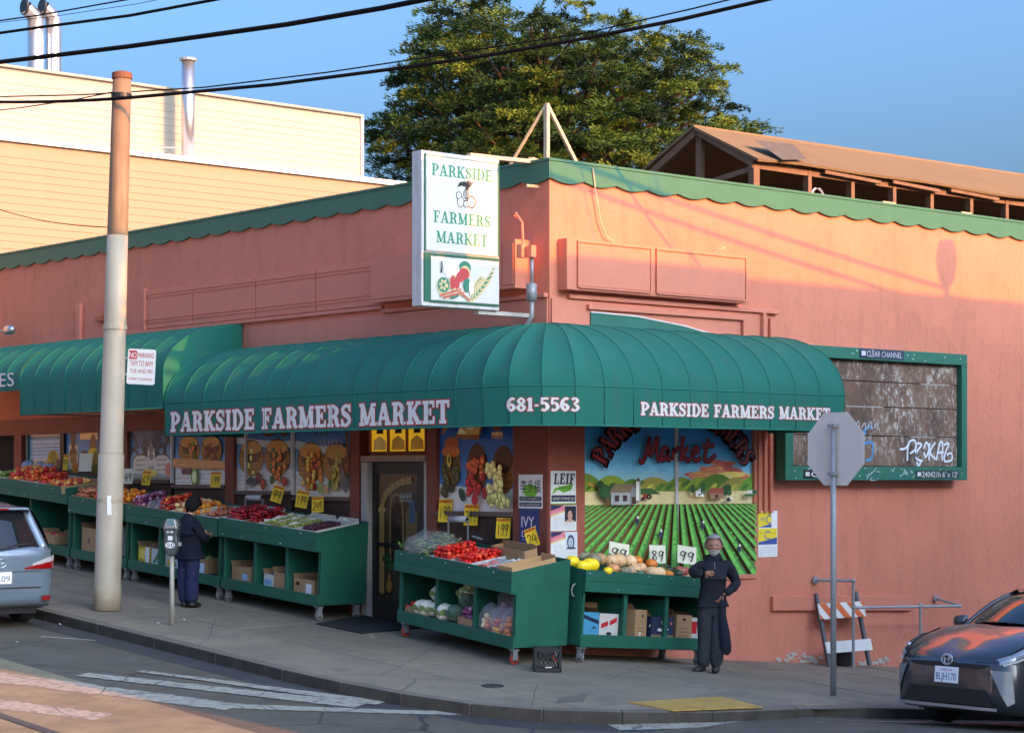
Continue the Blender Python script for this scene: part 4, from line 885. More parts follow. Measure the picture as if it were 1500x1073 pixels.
for a, b in zip(ys6[:-1], ys6[1:]): awning_section(fa2, (-.03,a,0), (-D,a,0), (-.03,b,0), (-D,b,0), 3.70, FZV+.06, FZW)
for y in ys6: awning_rib(fa2, (-.03,y,0), (-D,y,0), FZV+.06, FZW, 3.70)
yt = onx(21, 555, -D).y
for k_, (ch, x_, w_) in enumerate((('T',0,.25),('I',.29,.09),('E',.44,.22),('S',.71,.24))): mb = MB(); font_text(mb, ch, fl(-D-.006, yt+.95, 3.78), x_, 0, w_, .24); mb.build('letter', m_white, fa2)
for y in (7.6, 9.6, 11.4): mb = MB(); mb.tube([(-.03,y,3.3),(-D+.02,y,3.3)], .015, 6); mb.build('strut', m_steel, fa)
for y in (6.5, 4.6, 2.6, .6): mb = MB(); mb.tube([(-.03,y,2.98),(-D+.02,y,2.9)], .015, 6); mb.build('strut', m_steel, aw)

# ------------------------------------------------------------------ projecting sign
sg = thing('projecting_sign', 'white two-sided box sign with green lettering and a fruit horn above the door', 'sign')
X0, X1, Y0, TH = -1.38, -.08, .90, .20
mb = MB(); mb.box(X0,X1,Y0,Y0+TH,4.44,6.42); mb.build('cabinet', mat('sign_metal_white', srgb(206,206,204), .5, var=.08, vs=4, dirt=.4, dscale=(4,4,.5), dcol=srgb(120,104,92)), sg, bevel=.008)
up = MB(); up.box(X0+.06,X1-.04,Y0-.012,Y0-.002,5.16,6.36); upf = up.build('upper_face', mat('sign_face_white', srgb(212,212,206), .4, var=.03, dirt=.06), sg)
def fs_(u, v, w_): return Vector((X0+.06+u, Y0-.013-w_, 5.16+v))
for a in ((X0+.04,X0+.06,5.14,6.38),(X1-.04,X1-.02,5.14,6.38)): mb = MB(); mb.box(a[0],a[1],Y0-.022,Y0-.002,a[2],a[3]); mb.build('face_edge', m_fascia, sg)
for a in ((5.14,5.158),(6.362,6.38)): mb = MB(); mb.box(X0+.06,X1-.04,Y0-.022,Y0-.002,a[0],a[1]); mb.build('face_edge', mat('rust_white', srgb(196,190,180), .6, dirt=.5, dscale=(5,5,5), dcol=srgb(110,70,46)), sg)
m_grnlet = mat('green_lettering', srgb(24,138,104), .5, var=.1, vs=5)
for t, s0, wd, z in (('PARKSIDE',.09,1.02,.955),('FARMERS',.12,.96,.355),('MARKET',.165,.87,.10)):
    sz = .15; letters(t, lambda u,v,w_: fs_(s0+u, z+v, w_+.001), sz, m_grnlet, upf, .19, .09, wd/(slab_width(t)*sz))
P = Paint(lambda u,v,w_: fs_(.45+u, .56+v, w_+.001)); K = (.012,.012,.012); W_ = srgb(236,236,230)
P.ell(.12,.09,.06,.075,K); P.ell(.12,.09,.047,.062,W_); P.ell(.30,.10,.075,.085,K); P.ell(.30,.10,.055,.067,W_); P.ell(.21,.07,.05,.05,K); P.ell(.21,.07,.036,.036,W_); P.ell(.09,.17,.05,.05,K); P.ell(.09,.17,.037,.037,W_)
P.poly([(.06,.27),(.10,.34),(.18,.36),(.25,.31),(.18,.29),(.13,.30)], K); P.ell(.22,.2,.055,.07,K); 
for k in range(5): P.line([(.22,.25),(.2+.03*k,.38-.012*abs(k-2))], .018, K, False); P.line([(.18+.02*k,.15),(.19+.02*k,.25)], .006, W_, False)
P.build('fruit_emblem', m_print, upf)
lp = MB(); lp.box(X0+.14,X1-.03,Y0-.012,Y0-.002,4.52,5.08); lpf = lp.build('lower_face', MATS['sign_face_white'], sg)
for a in ((X0+.03,X0+.138,4.50,5.12),(X0+.138,X1-.02,5.085,5.12),(X0+.138,X1-.02,4.49,4.515)): mb = MB(); mb.box(a[0],a[1],Y0-.02,Y0-.002,a[2],a[3]); mb.build('green_border', mat('border_green', srgb(20,96,74), .5), sg)
P = Paint(lambda u,v,w_: Vector((X0+.18+u, Y0-.014-w_, 4.54+v)))
GD, RD, BE = srgb(24,116,92), srgb(180,62,62), srgb(196,176,130)
for k in range(9):                                 # ribbed horn
    t = k/8; c = (.72+.28*t, .14+.28*t*t+.02); P.ell(c[0], c[1], .05*(1.15-t)+.012, .17*(1.12-t)+.012, BE, 12, -.5-.6*t); P.ell(c[0], c[1], .036*(1.15-t), .155*(1.12-t), GD, 12, -.5-.6*t)
P.ell(.30,.38,.13,.11,srgb(240,240,236)); P.ell(.30,.38,.12,.1,srgb(228,230,228)); P.ell(.52,.42,.1,.09,GD); P.ell(.52,.36,.09,.09,BE); P.ell(.50,.34,.09,.08,RD); P.ell(.44,.30,.07,.07,RD)
P.ell(.16,.17,.11,.11,BE); P.ell(.16,.18,.1,.1,GD)
for k in range(7): P.ell(.16+.05*math.cos(k),.18+.05*math.sin(k),.028,.02,BE,8,k); 
P.ell(.33,.22,.08,.1,BE); P.ell(.31,.22,.045,.09,RD); P.ell(.38,.22,.045,.09,RD); P.ell(.55,.2,.06,.09,GD); P.ell(.62,.18,.04,.1,srgb(232,232,228))
for a, b in (((.10,.04),(.45,.14)),((.16,.02),(.50,.10)),((.4,.12),(.6,.0))): P.line([a,b],.035,BE,False); P.line([a,b],.022,RD,False)
P.line([(.28,.02),(.36,.04),(.4,.06)],.03,GD); P.line([(.12,.33),(.13,.42),(.12,.48)],.02,K)
P.build('fruit_horn', m_print, lpf)
ks = (.24-CAM.y)/(Y0-CAM.y)                        # the whole sign hangs in line with the corner, a little smaller than drawn
sg.location = CAM*(1-ks); sg.scale = (ks, ks, ks)
xr = CAM.x+(X1-CAM.x)*ks; zt_, zb_ = CAM.z+(6.42-CAM.z)*ks, CAM.z+(4.44-CAM.z)*ks
mb = MB(); mb.bar((xr-.42,.34,zt_+.03),(-.002,.34,zt_+.05),.08,.05); ar = mb.build('mounting_arm', m_light_timber); ar.parent = sg; ar.matrix_parent_inverse = Matrix.LocRotScale(sg.location, None, sg.scale).inverted()
mb = MB(); mb.bar((xr-.30,.34,zb_-.03),(-.002,.34,zb_-.03),.10,.05); ar = mb.build('mounting_arm', MATS['rust_white']); ar.parent = sg; ar.matrix_parent_inverse = Matrix.LocRotScale(sg.location, None, sg.scale).inverted()
# roof tripod bracing the sign
tp = thing('roof_brace', 'pale timber tripod brace on the parapet above the corner', 'brace')
top = Vector((.62,.75,7.22))
for e, w_ in (((.62,.75,5.99),.065),((1.33,.62,6.05),.05),((.30,1.55,6.0),.035)): mb = MB(); mb.bar(top, e, w_, w_*.8); mb.build('leg', m_light_timber, tp)
mb = MB(); mb.bar((-.02,.34,6.37),(.6,.75,6.42),.06,.05); mb.build('strut', m_light_timber, tp)

# ------------------------------------------------------------------ billboard frame
bb = thing('billboard', 'green framed empty billboard with rusty stained panels and white graffiti', 'billboard')
BX0, BX1, BZ0, BZ1 = 4.24, 8.40, 2.21, 4.14; FWD = .17
m_bbg = mat('billboard_green', srgb(26,112,92), .5, var=.1, vs=4, dirt=.25, dcol=srgb(60,80,70))
for b in ((BX0,BX1,BZ1-FWD,BZ1),(BX0,BX1,BZ0,BZ0+.2),(BX0,BX0+FWD,BZ0+.2,BZ1-FWD),(BX1-FWD*.8,BX1,BZ0+.2,BZ1-FWD)):
    mb = MB(); mb.box(b[0],b[1],-.24,-.06,b[2],b[3]); mb.build('frame_rail', m_bbg, bb, bevel=.006)
m_rust = bpy.data.materials.new('rusty_panel'); m_rust.use_nodes = True; n = m_rust.node_tree.nodes; l = m_rust.node_tree.links
gmn = n.new('ShaderNodeNewGeometry')
def nz_(sc, det, zs=1.0, rough=.7):
    t_ = n.new('ShaderNodeTexNoise'); t_.inputs['Scale'].default_value = sc; t_.inputs['Detail'].default_value = det; t_.inputs['Roughness'].default_value = rough
    m__ = n.new('ShaderNodeMapping'); m__.inputs['Scale'].default_value = (1,1,zs); l.new(gmn.outputs['Position'], m__.inputs[0]); l.new(m__.outputs[0], t_.inputs['Vector']); return t_.outputs['Fac']
def ramp_(fac, stops):
    r_ = n.new('ShaderNodeValToRGB'); r_.color_ramp.elements[0].position = stops[0][0]; r_.color_ramp.elements[0].color = (*stops[0][1],1); r_.color_ramp.elements[1].position = stops[-1][0]; r_.color_ramp.elements[1].color = (*stops[-1][1],1)
    for p_, c_ in stops[1:-1]: r_.color_ramp.elements.new(p_).color = (*c_,1)
    l.new(fac, r_.inputs[0]); return r_.outputs[0]
base_ = ramp_(nz_(2.2, 8, .7), [(.3,srgb(74,56,48)),(.45,srgb(104,80,68)),(.56,srgb(122,92,74)),(.66,srgb(136,112,98))])
patch_ = ramp_(nz_(1.7, 3, .6), [(.42,(0,0,0)),(.62,(1,1,1))]); spk_ = ramp_(nz_(16, 10, .55, .8), [(.50,(0,0,0)),(.60,(1,1,1))])
mm = n.new('ShaderNodeMath'); mm.operation = 'MULTIPLY'; l.new(patch_, mm.inputs[0]); l.new(spk_, mm.inputs[1])
mx_ = n.new('ShaderNodeMix'); mx_.data_type = 'RGBA'; l.new(mm.outputs[0], mx_.inputs[0]); l.new(base_, mx_.inputs[6]); mx_.inputs[7].default_value = (*srgb(206,200,190),1)
l.new(mx_.outputs[2], n['Principled BSDF'].inputs['Base Color']); n['Principled BSDF'].inputs['Roughness'].default_value = .8
zz = [BZ0+.2, 2.86, 3.29, 3.66, BZ1-FWD]
for a, b in zip(zz[:-1], zz[1:]): mb = MB(); mb.box(BX0+FWD+.004,BX1-FWD*.8-.004,-.15,-.06,a+.008,b-.004); mb.build('panel', m_rust, bb, bevel=.006)
wl = MB()
for z in zz[1:-1]:
    x = BX0+FWD
    while x < BX1-.3:
        L = random.uniform(.1,.9)
        if random.random() < .25: wl.box(x,min(x+L,BX1-.2),-.158,-.152,z-.008,z+.006)
        x += L+random.uniform(0,.3)
wl.build('paint_remnant', mat('old_white', srgb(186,178,170), .8), bb)
P = Paint(fr(-.152, 0, 0)); Wg = srgb(206,214,222)
gx, gz0 = ony(1318,690,-.15).x, 2.50
G_ = [[(.0,.28),(.2,.3),(.35,.42)],[(.28,.0),(.32,.42),(.55,.5),(.6,.3),(.38,.18)],[(.62,.1),(.6,.4),(.82,.4),(.66,.24),(.62,.06),(.86,.0)],[(.9,.3),(1.0,.46),(1.1,.3),(.98,.1),(.9,.22)],[(1.12,.44),(1.1,.02)],[(1.34,.46),(1.14,.22),(1.36,.04)],[(1.38,.02),(1.5,.42),(1.62,.44),(1.6,.02)],[(1.4,.2),(1.66,.22)],[(1.68,.4),(1.86,.44),(1.72,.2),(1.7,.0),(1.98,.04),(1.96,.2),(1.78,.16)],[(.62,-.02),(.7,-.12),(.78,-.02)]]
for s_ in G_: P.line([(gx+a*.63, gz0+b*.62) for a, b in s_], .034, Wg)
bx = ony(1262,660,-.15).x; BL = srgb(52,132,180)
for s_ in ([(.0,-.05),(.02,.45),(.12,.46)],[(.05,.28),(.3,.3),(.28,.02),(.1,-.02)],[(.04,.5),(.2,.6),(.3,.56)],[(-.1,-.1),(.02,.1)]): P.line([(bx+a*.8, 2.52+b*.8) for a, b in s_], .04, BL)
for k in range(4): P.line([(bx-.15+.14*k,2.98),(bx-.08+.14*k,3.08-.03*(k%2)),(bx-.05+.14*k,2.95)], .014, srgb(190,190,190))
P.line([(4.95,2.75),(4.85,2.62),(4.95,2.5),(5.08,2.55)], .03, srgb(62,56,66))
P.build('graffiti', m_print, bb)
P = Paint(fr(-.242, 0, 0))
for k in range(18):
    x = random.choice([random.uniform(4.6,4.9), random.uniform(5.9,7.3)]); z = BZ0+random.uniform(.04,.17); P.line([(x,z),(x+random.uniform(-.08,.1),z+random.uniform(-.05,.05)),(x+random.uniform(.0,.12),z+random.uniform(-.06,.06))], .012, srgb(170,190,184))
for k in range(25): P.ell(random.uniform(BX0+.1,BX1-.1), random.choice([BZ0+random.uniform(.02,.18), BZ1-random.uniform(.02,.15)]), random.uniform(.008,.02), .01, srgb(196,204,198), 6)
P.build('frame_scribble', m_print, bb)
def plate(x0_, x1_, z0_, z1_, t, bgc, fc, th=.09):
    mb = MB(); mb.box(x0_,x1_,-.252,-.244,z0_,z1_,0,bgc); f = fr(-.2525, 0, 0); mb.box(x0_+.03,x0_+.03+(z1_-z0_)*.7,-.256,-.253,z0_+.03,z1_-.03,0,fc)
    font_text(mb, t, f, x0_+.05+(z1_-z0_)*.8, z0_+(z1_-z0_-th)/2, (x1_-x0_)-.09-(z1_-z0_)*.8, th, fc); mb.build('name_plate', m_print, bb)
plate(ony(1259,515,-.24).x, ony(1323,515,-.24).x, 4.0, 4.13, 'CLEAR CHANNEL', srgb(34,44,72), srgb(186,190,196))
plate(ony(1341,698,-.24).x, ony(1404,700,-.24).x, 2.24, 2.36, "240421h 6' x 12'", srgb(24,60,56), srgb(206,206,206))
plate(ony(1177,690,-.24).x, ony(1205,690,-.24).x, 2.24, 2.36, 'C', srgb(24,30,30), srgb(206,206,206))

# ------------------------------------------------------------------ street furniture
ss = thing('stop_sign', 'pale grey back of an octagonal road sign on a tall steel post', 'road sign', (1.44,-3.51,gz(1.44,-3.51)))
hb = 3.41-.45
F_ = Matrix.Rotation(R(-90), 4, 'Z')            # the plate faces down the side street
mb = MB(); mb.tube([(0,0,0),(0,0,1.5),(0,0,3.2)], [.037,.035,.035], 10); mb.build('post', m_steel, ss, smooth=True)
mb = MB(); mb.T = F_
mb.prism([(.475*math.cos(R(22.5+45*k)), hb+.475*math.sin(R(22.5+45*k))) for k in range(8)], lambda u,v,w_: Vector((u,-w_,v)), -.046, -.040); mb.build('plate', mat('sign_back_aluminium', srgb(232,220,208), .6, .0, var=.05, vs=5, dirt=.1), ss)
mb = MB(); mb.T = F_
for z in (hb-.3, hb+.28): mb.box(-.05,.05,-.052,.04,z-.02,z+.02); mb.tube([(0,-.045,z),(0,-.07,z)], .012, 6)
mb.build('bracket', m_steel, ss)
po = thing('street_pole', 'thick cream painted street pole with rusty cap on the left pavement', 'pole', (-2.91,6.16,gz(-2.91,6.16)))
zp = po.location.z
def pole_at(t): return RT*(.42*t*.55) 
H_ = 7.55
def pz(h): return RT*(.215*h/H_) - RT*.0
mb = MB(); mb.tube([pz(h)+Vector((0,0,h)) for h in (0,.35,.36,2.2,2.21,4.2,5.3)], [.195,.195,.188,.183,.167,.155,.147], 20); mb.build('shaft', m_pole, po, smooth=True)
mb = MB(); mb.tube([pz(h)+Vector((0,0,h)) for h in (5.3,6.4,H_)], [.1468,.139,.130], 20); m_ptop = mat('bare_brown_pole', srgb(132,106,82), .7, var=.12, vs=4, dirt=.3, dscale=(4,4,.6), dcol=srgb(104,80,60)); mb.build('upper_shaft', m_ptop, po, smooth=True)
for m__, fl__ in ((m_ptop, False),):                 # the cream coat wears away gradually up the shaft
    n = m__.node_tree.nodes; l = m__.node_tree.links; g_ = n.new('ShaderNodeNewGeometry'); sx = n.new('ShaderNodeSeparateXYZ'); l.new(g_.outputs['Position'], sx.inputs[0]); nn = n.new('ShaderNodeTexNoise'); nn.inputs['Scale'].default_value = 5; ad = n.new('ShaderNodeMath'); ad.operation = 'ADD'; l.new(sx.outputs['Z'], ad.inputs[0]); l.new(nn.outputs['Fac'], ad.inputs[1])
    mr = n.new('ShaderNodeMapRange'); mr.inputs[1].default_value = 6.15; mr.inputs[2].default_value = 7.3; l.new(ad.outputs[0], mr.inputs[0]); mx = n.new('ShaderNodeMix'); mx.data_type = 'RGBA'; l.new(mr.outputs[0], mx.inputs[0]); mx.inputs[6].default_value = (*srgb(176,160,138),1)
    b_ = n['Principled BSDF']; l.new(b_.inputs['Base Color'].links[0].from_socket, mx.inputs[7]); l.new(mx.outputs[2], b_.inputs['Base Color'])
mb = MB(); mb.lathe([(.0,H_+.07),(.10,H_+.07),(.142,H_+.05),(.145,H_-.03),(.13,H_-.03)][::-1], 20, pz(H_)); mb.build('cap', mat('rusty_cap', srgb(120,74,50), .8, var=.2, vs=8), po)
for h in (2.2, 1.55, H_-.27, 4.0): mb = MB(); c = pz(h); mb.lathe([(.17 if h < 5 else .135,h-.03),(.187 if h < 2.0 else .172 if h<5 else .145,h-.03),(.187 if h < 2.0 else .172 if h<5 else .145,h+.03),(.17 if h < 5 else .135,h+.03)], 20, c); mb.build('band', m_pole if h < 5 else m_dark, po)
mb = MB(); mb.T = Matrix.Rotation(YAW-R(90)+R(28), 4, 'Z'); mb.box(-.06,.07,-.20,-.184,1.35,1.62); mb.build('paper_notice', m_white, po)
np_ = thing('no_parking_sign', 'small white street cleaning sign with red lettering fixed to the pole', 'sign', (0,0,0))
o = onx(207,537,-3.0); o = CAM + ray(207,537)*((po.location+pz(3.2)-CAM).dot(FW)-.02)
np_.location = o; np_.rotation_euler = (0, R(-1.5)*0, YAW-R(90)-R(8)); np_.rotation_euler[1] = R(3)
W2, H2 = .205, .25
mb = MB(); rr = .03; pts = []
for cx_, cz_, a0 in ((W2-rr,H2-rr,0),(-W2+rr,H2-rr,90),(-W2+rr,-H2+rr,180),(W2-rr,-H2+rr,270)):
    for k in range(5): pts.append((cx_+rr*math.cos(R(a0+k*22.5)), cz_+rr*math.sin(R(a0+k*22.5))))
mb.prism(pts, lambda u,v,w_: Vector((u,-w_,v)), -.004, .004); mb.build('plate', m_white, np_)
fN = lambda u,v,w_: Vector((u,-.005-w_,v)); RDs = srgb(176,40,48)
mb = MB(); mb.box(-.185,-.07,-.0062,-.005,.105,.225,0,RDs); font_text(mb,'NO',fN,-.178,.125,.10,.08,srgb(226,224,218),.0025); font_text(mb,'PARKING',fN,-.06,.13,.24,.07,RDs); font_text(mb,'7AM TO 8AM',fN,-.165,.01,.33,.08,RDs); font_text(mb,'TUE AND FRI',fN,-.165,-.09,.33,.06,RDs); font_text(mb,'STREET CLEANING',fN,-.17,-.19,.34,.035,RDs); mb.build('lettering', m_print, np_)
mb = MB(); mb.box(-.32,-.2,.002,.02,.1,.13); mb.box(-.32,-.2,.002,.02,-.13,-.10); mb.build('bracket', m_steel, np_)
# parking meter
pm = thing('parking_meter', 'grey domed parking meter on a thin post at the kerb beside the pole', 'parking meter', (-2.90,4.43,gz(-2.9,4.43)), (0,0,YAW-R(90)-R(6)))
mb = MB(); mb.tube([(0,0,0),(0,0,.5),(0,0,.95)], [.034,.032,.030], 10); mb.build('post', mat('meter_post', srgb(168,164,152), .55, .2, var=.08), pm, smooth=True)
prof = [(-.05,.94),(.05,.94),(.085,1.03),(.10,1.12),(.085,1.22),(.11,1.30),(.115,1.37),(.075,1.44),(-.055,1.445),(-.11,1.37),(-.112,1.30),(-.09,1.22),(-.105,1.12),(-.09,1.03)]
mb = MB(); mb.prism(prof, lambda u,v,w_: Vector((u,-w_,v)), -.08, .08); mb.build('head', mat('meter_grey', srgb(78,84,86), .45, .4, var=.1, vs=9), pm, bevel=.025)
mb = MB(); mb.prism([(-.09,1.31),(.09,1.31),(.062,1.435),(-.05,1.44)], lambda u,v,w_: Vector((u,-w_,v)), .081, .09); mb.build('face_plate', m_shiny, pm, bevel=.004)
mb = MB(); mb.box(-.045,.05,-.094,-.091,1.35,1.425); mb.build('display', mat('meter_display', srgb(96,130,140), .2), pm)
P = Paint(lambda u,v,w_: Vector((u,-.081-w_,v))); P.ell(-.005,1.085,.068,.042,srgb(214,214,214)); P.ell(-.03,1.085,.022,.026,srgb(60,64,66)); P.ell(-.03,1.085,.012,.014,srgb(214,214,214)); P.ell(.025,1.085,.022,.026,srgb(60,64,66)); P.ell(.028,1.085,.012,.014,srgb(214,214,214)); P.rect(-.035,1.15,.03,1.21,srgb(206,206,206)); P.rect(-.05,1.25,-.02,1.275,srgb(190,190,190)); P.rect(.0,1.25,.04,1.275,srgb(190,190,190)); P.build('sticker', m_print, pm)
mb = MB(); mb.box(.088,.125,-.05,.05,1.07,1.12); mb.build('coin_slot', m_steel, pm, bevel=.01)

# ------------------------------------------------------------------ overhead cables
def sagline(a, b, sag, n=24): a = Vector(a); b = Vector(b); return [a.lerp(b, i/n) - Vector((0,0,sag*4*(i/n)*(1-i/n))) for i in range(n+1)]
def cable(pts, r, label, run=True):
    pts = [Vector(p) for p in pts]
    if run and 'street lamp' not in label:           # the lines carry on to poles well outside the view
        d = (pts[0]-pts[1]).normalized(); pts.insert(0, pts[0]+d*30)
        if 'pole' not in label or 'thick' in label: d = (pts[-1]-pts[-2]).normalized(); pts.append(pts[-1]+d*30)
    mb = MB(); mb.tube(pts, r, 6); o = mb.build('overhead_cable', m_cable, smooth=True); return tag(o, label, 'cable', 'overhead cables')
ptop = po.location + pz(7.1)
a1 = onZ(-60,148,34); a2 = onZ(165,145,29.35)
b1 = onZ(1130,-2,25.0); b2 = b1 + (b1-onZ(600,100,27.2))*1.6
cable(sagline(a1, a2, .03, 8) + [onZ(197,142.5,29.2), onZ(400,124,28.3), onZ(600,98,27.2), onZ(720,80,26.7), onZ(860,56,26.1), onZ(1000,28,25.5)] + [b1, b2], .025, 'lowest thick black cable crossing behind the pole and the tree')
mb = MB(); q = [onZ(-60,143,34.1), onZ(120,139,30.3), onZ(300,128,28.8), onZ(480,106,27.8), onZ(640,82,27), onZ(860,48,26.1), onZ(1010,14,25.5), onZ(1100,-8,25.0)]
cable(q, .010, 'thin messenger wire running just above the lowest thick cable')
cable([onZ(-60,102,33), onZ(0,91,32.4), onZ(190,68,30.5), onZ(420,36,28.4), onZ(560,12,27), onZ(680,-12,26)], .036, 'thickest black cable, second from the bottom over the cream building')
cable([onZ(-60,57,33), onZ(60,40,32), onZ(190,23,31), onZ(330,-3,29.8), onZ(400,-16,29)], .023, 'medium black cable, third from the bottom at the upper left')
cable([onZ(-60,39,33.5), onZ(60,22,32.5), onZ(150,6,31.6), onZ(230,-8,31)], .012, 'thin wire, uppermost dark one at the upper left corner')
cable([onZ(-60,40,35), onZ(80,24,34), onZ(200,6,33), onZ(260,-6,32)], .005, 'faint hairline wire beside the uppermost wire')
cable([onZ(-60,168,36), onZ(30,158,33), onZ(110,146,30.6), onZ(165,135,29.4)], .009, 'thin guy wire dropping left from the pole band')
cable(sagline(onZ(-60,282,40), onZ(163,333,29.5), .15), .007, 'thin slack wire meeting the pole in front of the cream wall')
mb = MB()
for t in (.12,.3,.52,.7,.86):
    p = onZ(200+800*t, 141-116*t*t*.9-18*t, 28.6-3*t)

# ------------------------------------------------------------------ cream building behind
cb = thing('cream_building', 'large cream lap-sided building in full sun behind the market', 'building')
def siding(x0_, x1_, y, z0_, z1_, m, pitch):
    n_ = int((z1_-z0_)/pitch)
    for k in range(n_):
        z = z0_+k*pitch; mb = MB()
        mb.add([(x0_,y-.020,z),(x1_,y-.020,z),(x1_,y-.008,z+pitch-.002),(x0_,y-.008,z+pitch-.002),(x0_,y,z),(x1_,y,z),(x1_,y,z+pitch-.002),(x0_,y,z+pitch-.002)], [(0,1,2,3),(0,4,5,1),(3,2,6,7),(0,3,7,4),(1,5,6,2)])
        mb.build('siding_board', m, cb)
mb = MB(); mb.box(-6,12.75,21.3,40,0,11.1); mb.build('upper_block', m_cream1, cb)
mb = MB(); mb.box(-6,16.5,20.0,21.29,0,9.28); mb.build('lower_block', m_cream2, cb)
siding(-6,12.75,21.298,9.5,11.1,m_cream1,.16); siding(-6,16.5,19.998,5.6,9.28,m_cream2,.16)
mb = MB(); mb.box(-6.02,16.55,19.9,21.26,9.285,9.40); mb.build('roof_edge', m_white, cb); mb = MB(); mb.box(-6.02,12.8,21.2,40,11.105,11.16); mb.build('roof_edge', m_cream1, cb); mb = MB(); mb.box(12.755,12.83,21.24,21.4,9.4,11.10); mb.build('corner_board', m_white, cb)
def duct(px, ptop, pbot, Zd, r, cap):
    a = onZ(px, pbot, Zd); b = onZ(px, ptop, Zd); return a, b
p = ony(279,232,20.55); q = ony(277,88,20.55)
fl1 = thing('flue_pipe', 'single bright metal flue with a flat cap in front of the cream wall', 'flue', (p.x,20.65,9.36))
mb = MB(); hh = q.z-9.36; mb.tube([(0,0,0),(0,0,hh*.5),(0,0,hh)], .15, 14); mb.build('pipe', m_shiny, fl1, smooth=True)
mb = MB(); mb.lathe([(.05,hh),(.2,hh),(.2,hh+.05),(.05,hh+.06)], 14); mb.build('cap', m_steel, fl1)
mb = MB(); mb.bar((-.15,0,.35),(-.75,.4,.35),.03,.03); mb.bar((-.75,.4,.35),(-.35,.2,.15),.03,.03); mb.build('bracket', m_steel, fl1)
for k, (px, lab) in enumerate(((52,'bent-top metal flue on the cream roof, left of the twin pair'), (78,'bent-top metal flue on the cream roof, right of the twin pair'))):
    p = ony(px, 100, 25); q = ony(px, 30, 25)
    t = thing('roof_flue', lab, 'flue', (p.x, 25, 11.1), group='twin bent flues on the roof'); h2 = q.z-11.1
    mb = MB(); mb.tube([(0,0,0),(0,0,h2*.8),(0,0,h2),(-.06,-.02,h2+.1),(-.28,-.05,h2+.26)], [.19,.19,.19,.185,.17], 14, caps=False); mb.build('pipe', m_shiny, t, smooth=True)
    mb = MB(); mb.lathe([(.16,-.02),(.19,-.02),(.19,.03),(.0,.03)], 14, (-.32,-.05,h2+.26), axis='x'); mb.build('mouth', m_dark, t)
p = ony(128,107,24); mb = MB(); mb.tube([(p.x-.2,24,11.3),(p.x+.2,24,11.3)], .1, 10); mb.tube([(p.x+.1,24,11.1),(p.x+.1,24,11.3)], .08, 8); tag(mb.build('roof_vent', m_light_timber), 'stubby vent lying on the cream roof edge', 'vent')

# ------------------------------------------------------------------ rooftop shed with sagging brown roof
sh = thing('rooftop_shed', 'open timber shed with worn brown roof standing on the market roof', 'shed')
SX0, SX1, SY0, SYR, SY1, ZE, ZR = 5.5, 22.0, 1.5, 2.66, 3.82, 7.05, 7.68
def roofside(ya_, yb_, za, zb_, name):
    mb = MB(); nx = 34; vs = []
    for i in range(nx+1):
        x = SX0-.12+(SX1-SX0)*i/nx
        for j in range(4):
            t = j/3; s_ = .02*math.sin(i*.9)+.03*math.sin(i*.37) if j == 0 else 0
            vs.append((x, ya_+(yb_-ya_)*t, za+(zb_-za)*t + s_*.7 + .1*(i/nx)))
    fs = [(i*4+j,(i+1)*4+j,(i+1)*4+j+1,i*4+j+1) for i in range(nx) for j in range(3)]
    mb.add(vs, fs); o = mb.build(name, m_roofing, sh, smooth=False); s = o.modifiers.new('thick','SOLIDIFY'); s.thickness = .04; return o
roofside(SY0-.18, SYR, ZE-.02, ZR, 'roof_front'); roofside(SY1+.18, SYR, ZE-.02, ZR, 'roof_back')
for x in [ony(p, 270, SY0).x for p in (1105,1183,1246,1307,1362,1420,1472)] + [13.0,14.2,15.5,17,18.5,20,21.6]:
    wdt = .13 if x < 5.6 else .08
    mb = MB(); mb.box(x-wdt/2,x+wdt/2,SY0-.05,SY0+.06,5.95,ZE); mb.build('post', m_timber, sh)
    mb = MB(); mb.box(x-.04,x+.04,SY1-.05,SY1+.05,5.95,ZE); mb.build('post', m_timber, sh)
mb = MB(); mb.box(SX0-.1,SX1-.2,SY0-.04,SY0+.04,ZE-.14,ZE-.04); mb.build('eave_beam', m_timber, sh); mb = MB(); mb.box(SX0-.1,SX1-.2,SY1-.04,SY1+.04,ZE-.14,ZE-.04); mb.build('eave_beam', m_timber, sh)
mb = MB(); mb.box(SX0-.03,SX0+.05,SYR-.06,SYR+.06,5.95,ZR-.05); mb.build('king_post', m_timber, sh)
for y in (SY0, SY1): mb = MB(); mb.bar((SX0-.05,y,ZE-.05),(SX0-.05,SYR,ZR-.06),.07,.11); mb.build('gable_rafter', m_timber, sh)
mb = MB(); mb.bar((SX0-.02,SY0,6.92),(SX0-.02,SY1,6.62),.06,.08); mb.build('tie_beam', m_timber, sh)
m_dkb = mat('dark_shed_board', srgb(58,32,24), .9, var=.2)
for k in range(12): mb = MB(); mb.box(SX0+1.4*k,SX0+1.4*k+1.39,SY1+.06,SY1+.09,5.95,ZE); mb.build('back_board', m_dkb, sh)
for k in range(8): mb = MB(); mb.bar((SX0+1.6+2*k,SY0+.05,ZE-.09),(SX0+1.6+2*k,SYR,ZR-.1),.05,.08); mb.build('rafter', m_timber, sh)
for x0_, x1_ in ((6.95,8.3),(8.6,9.8),(10.1,11.4)): mb = MB(); mb.bar((x0_,SY0-.12,ZE-.06),(x1_,SY0-.12,ZE-.10),.04,.05); mb.build('loose_batten', m_timber, sh)
flap = MB(); a = ony(1105,208,1.75); b = ony(1162,214,1.75); c = ony(1182,233,1.28); d = ony(1143,230,1.28)
flap.add([a+Vector((0,0,.03)),b+Vector((0,0,.03)),c,d+Vector((0,-.05,-.05)),d], [(0,3,2,1)]); flap.build('torn_felt_flap', mat('grey_felt', srgb(92,86,78), .9, var=.2), sh)
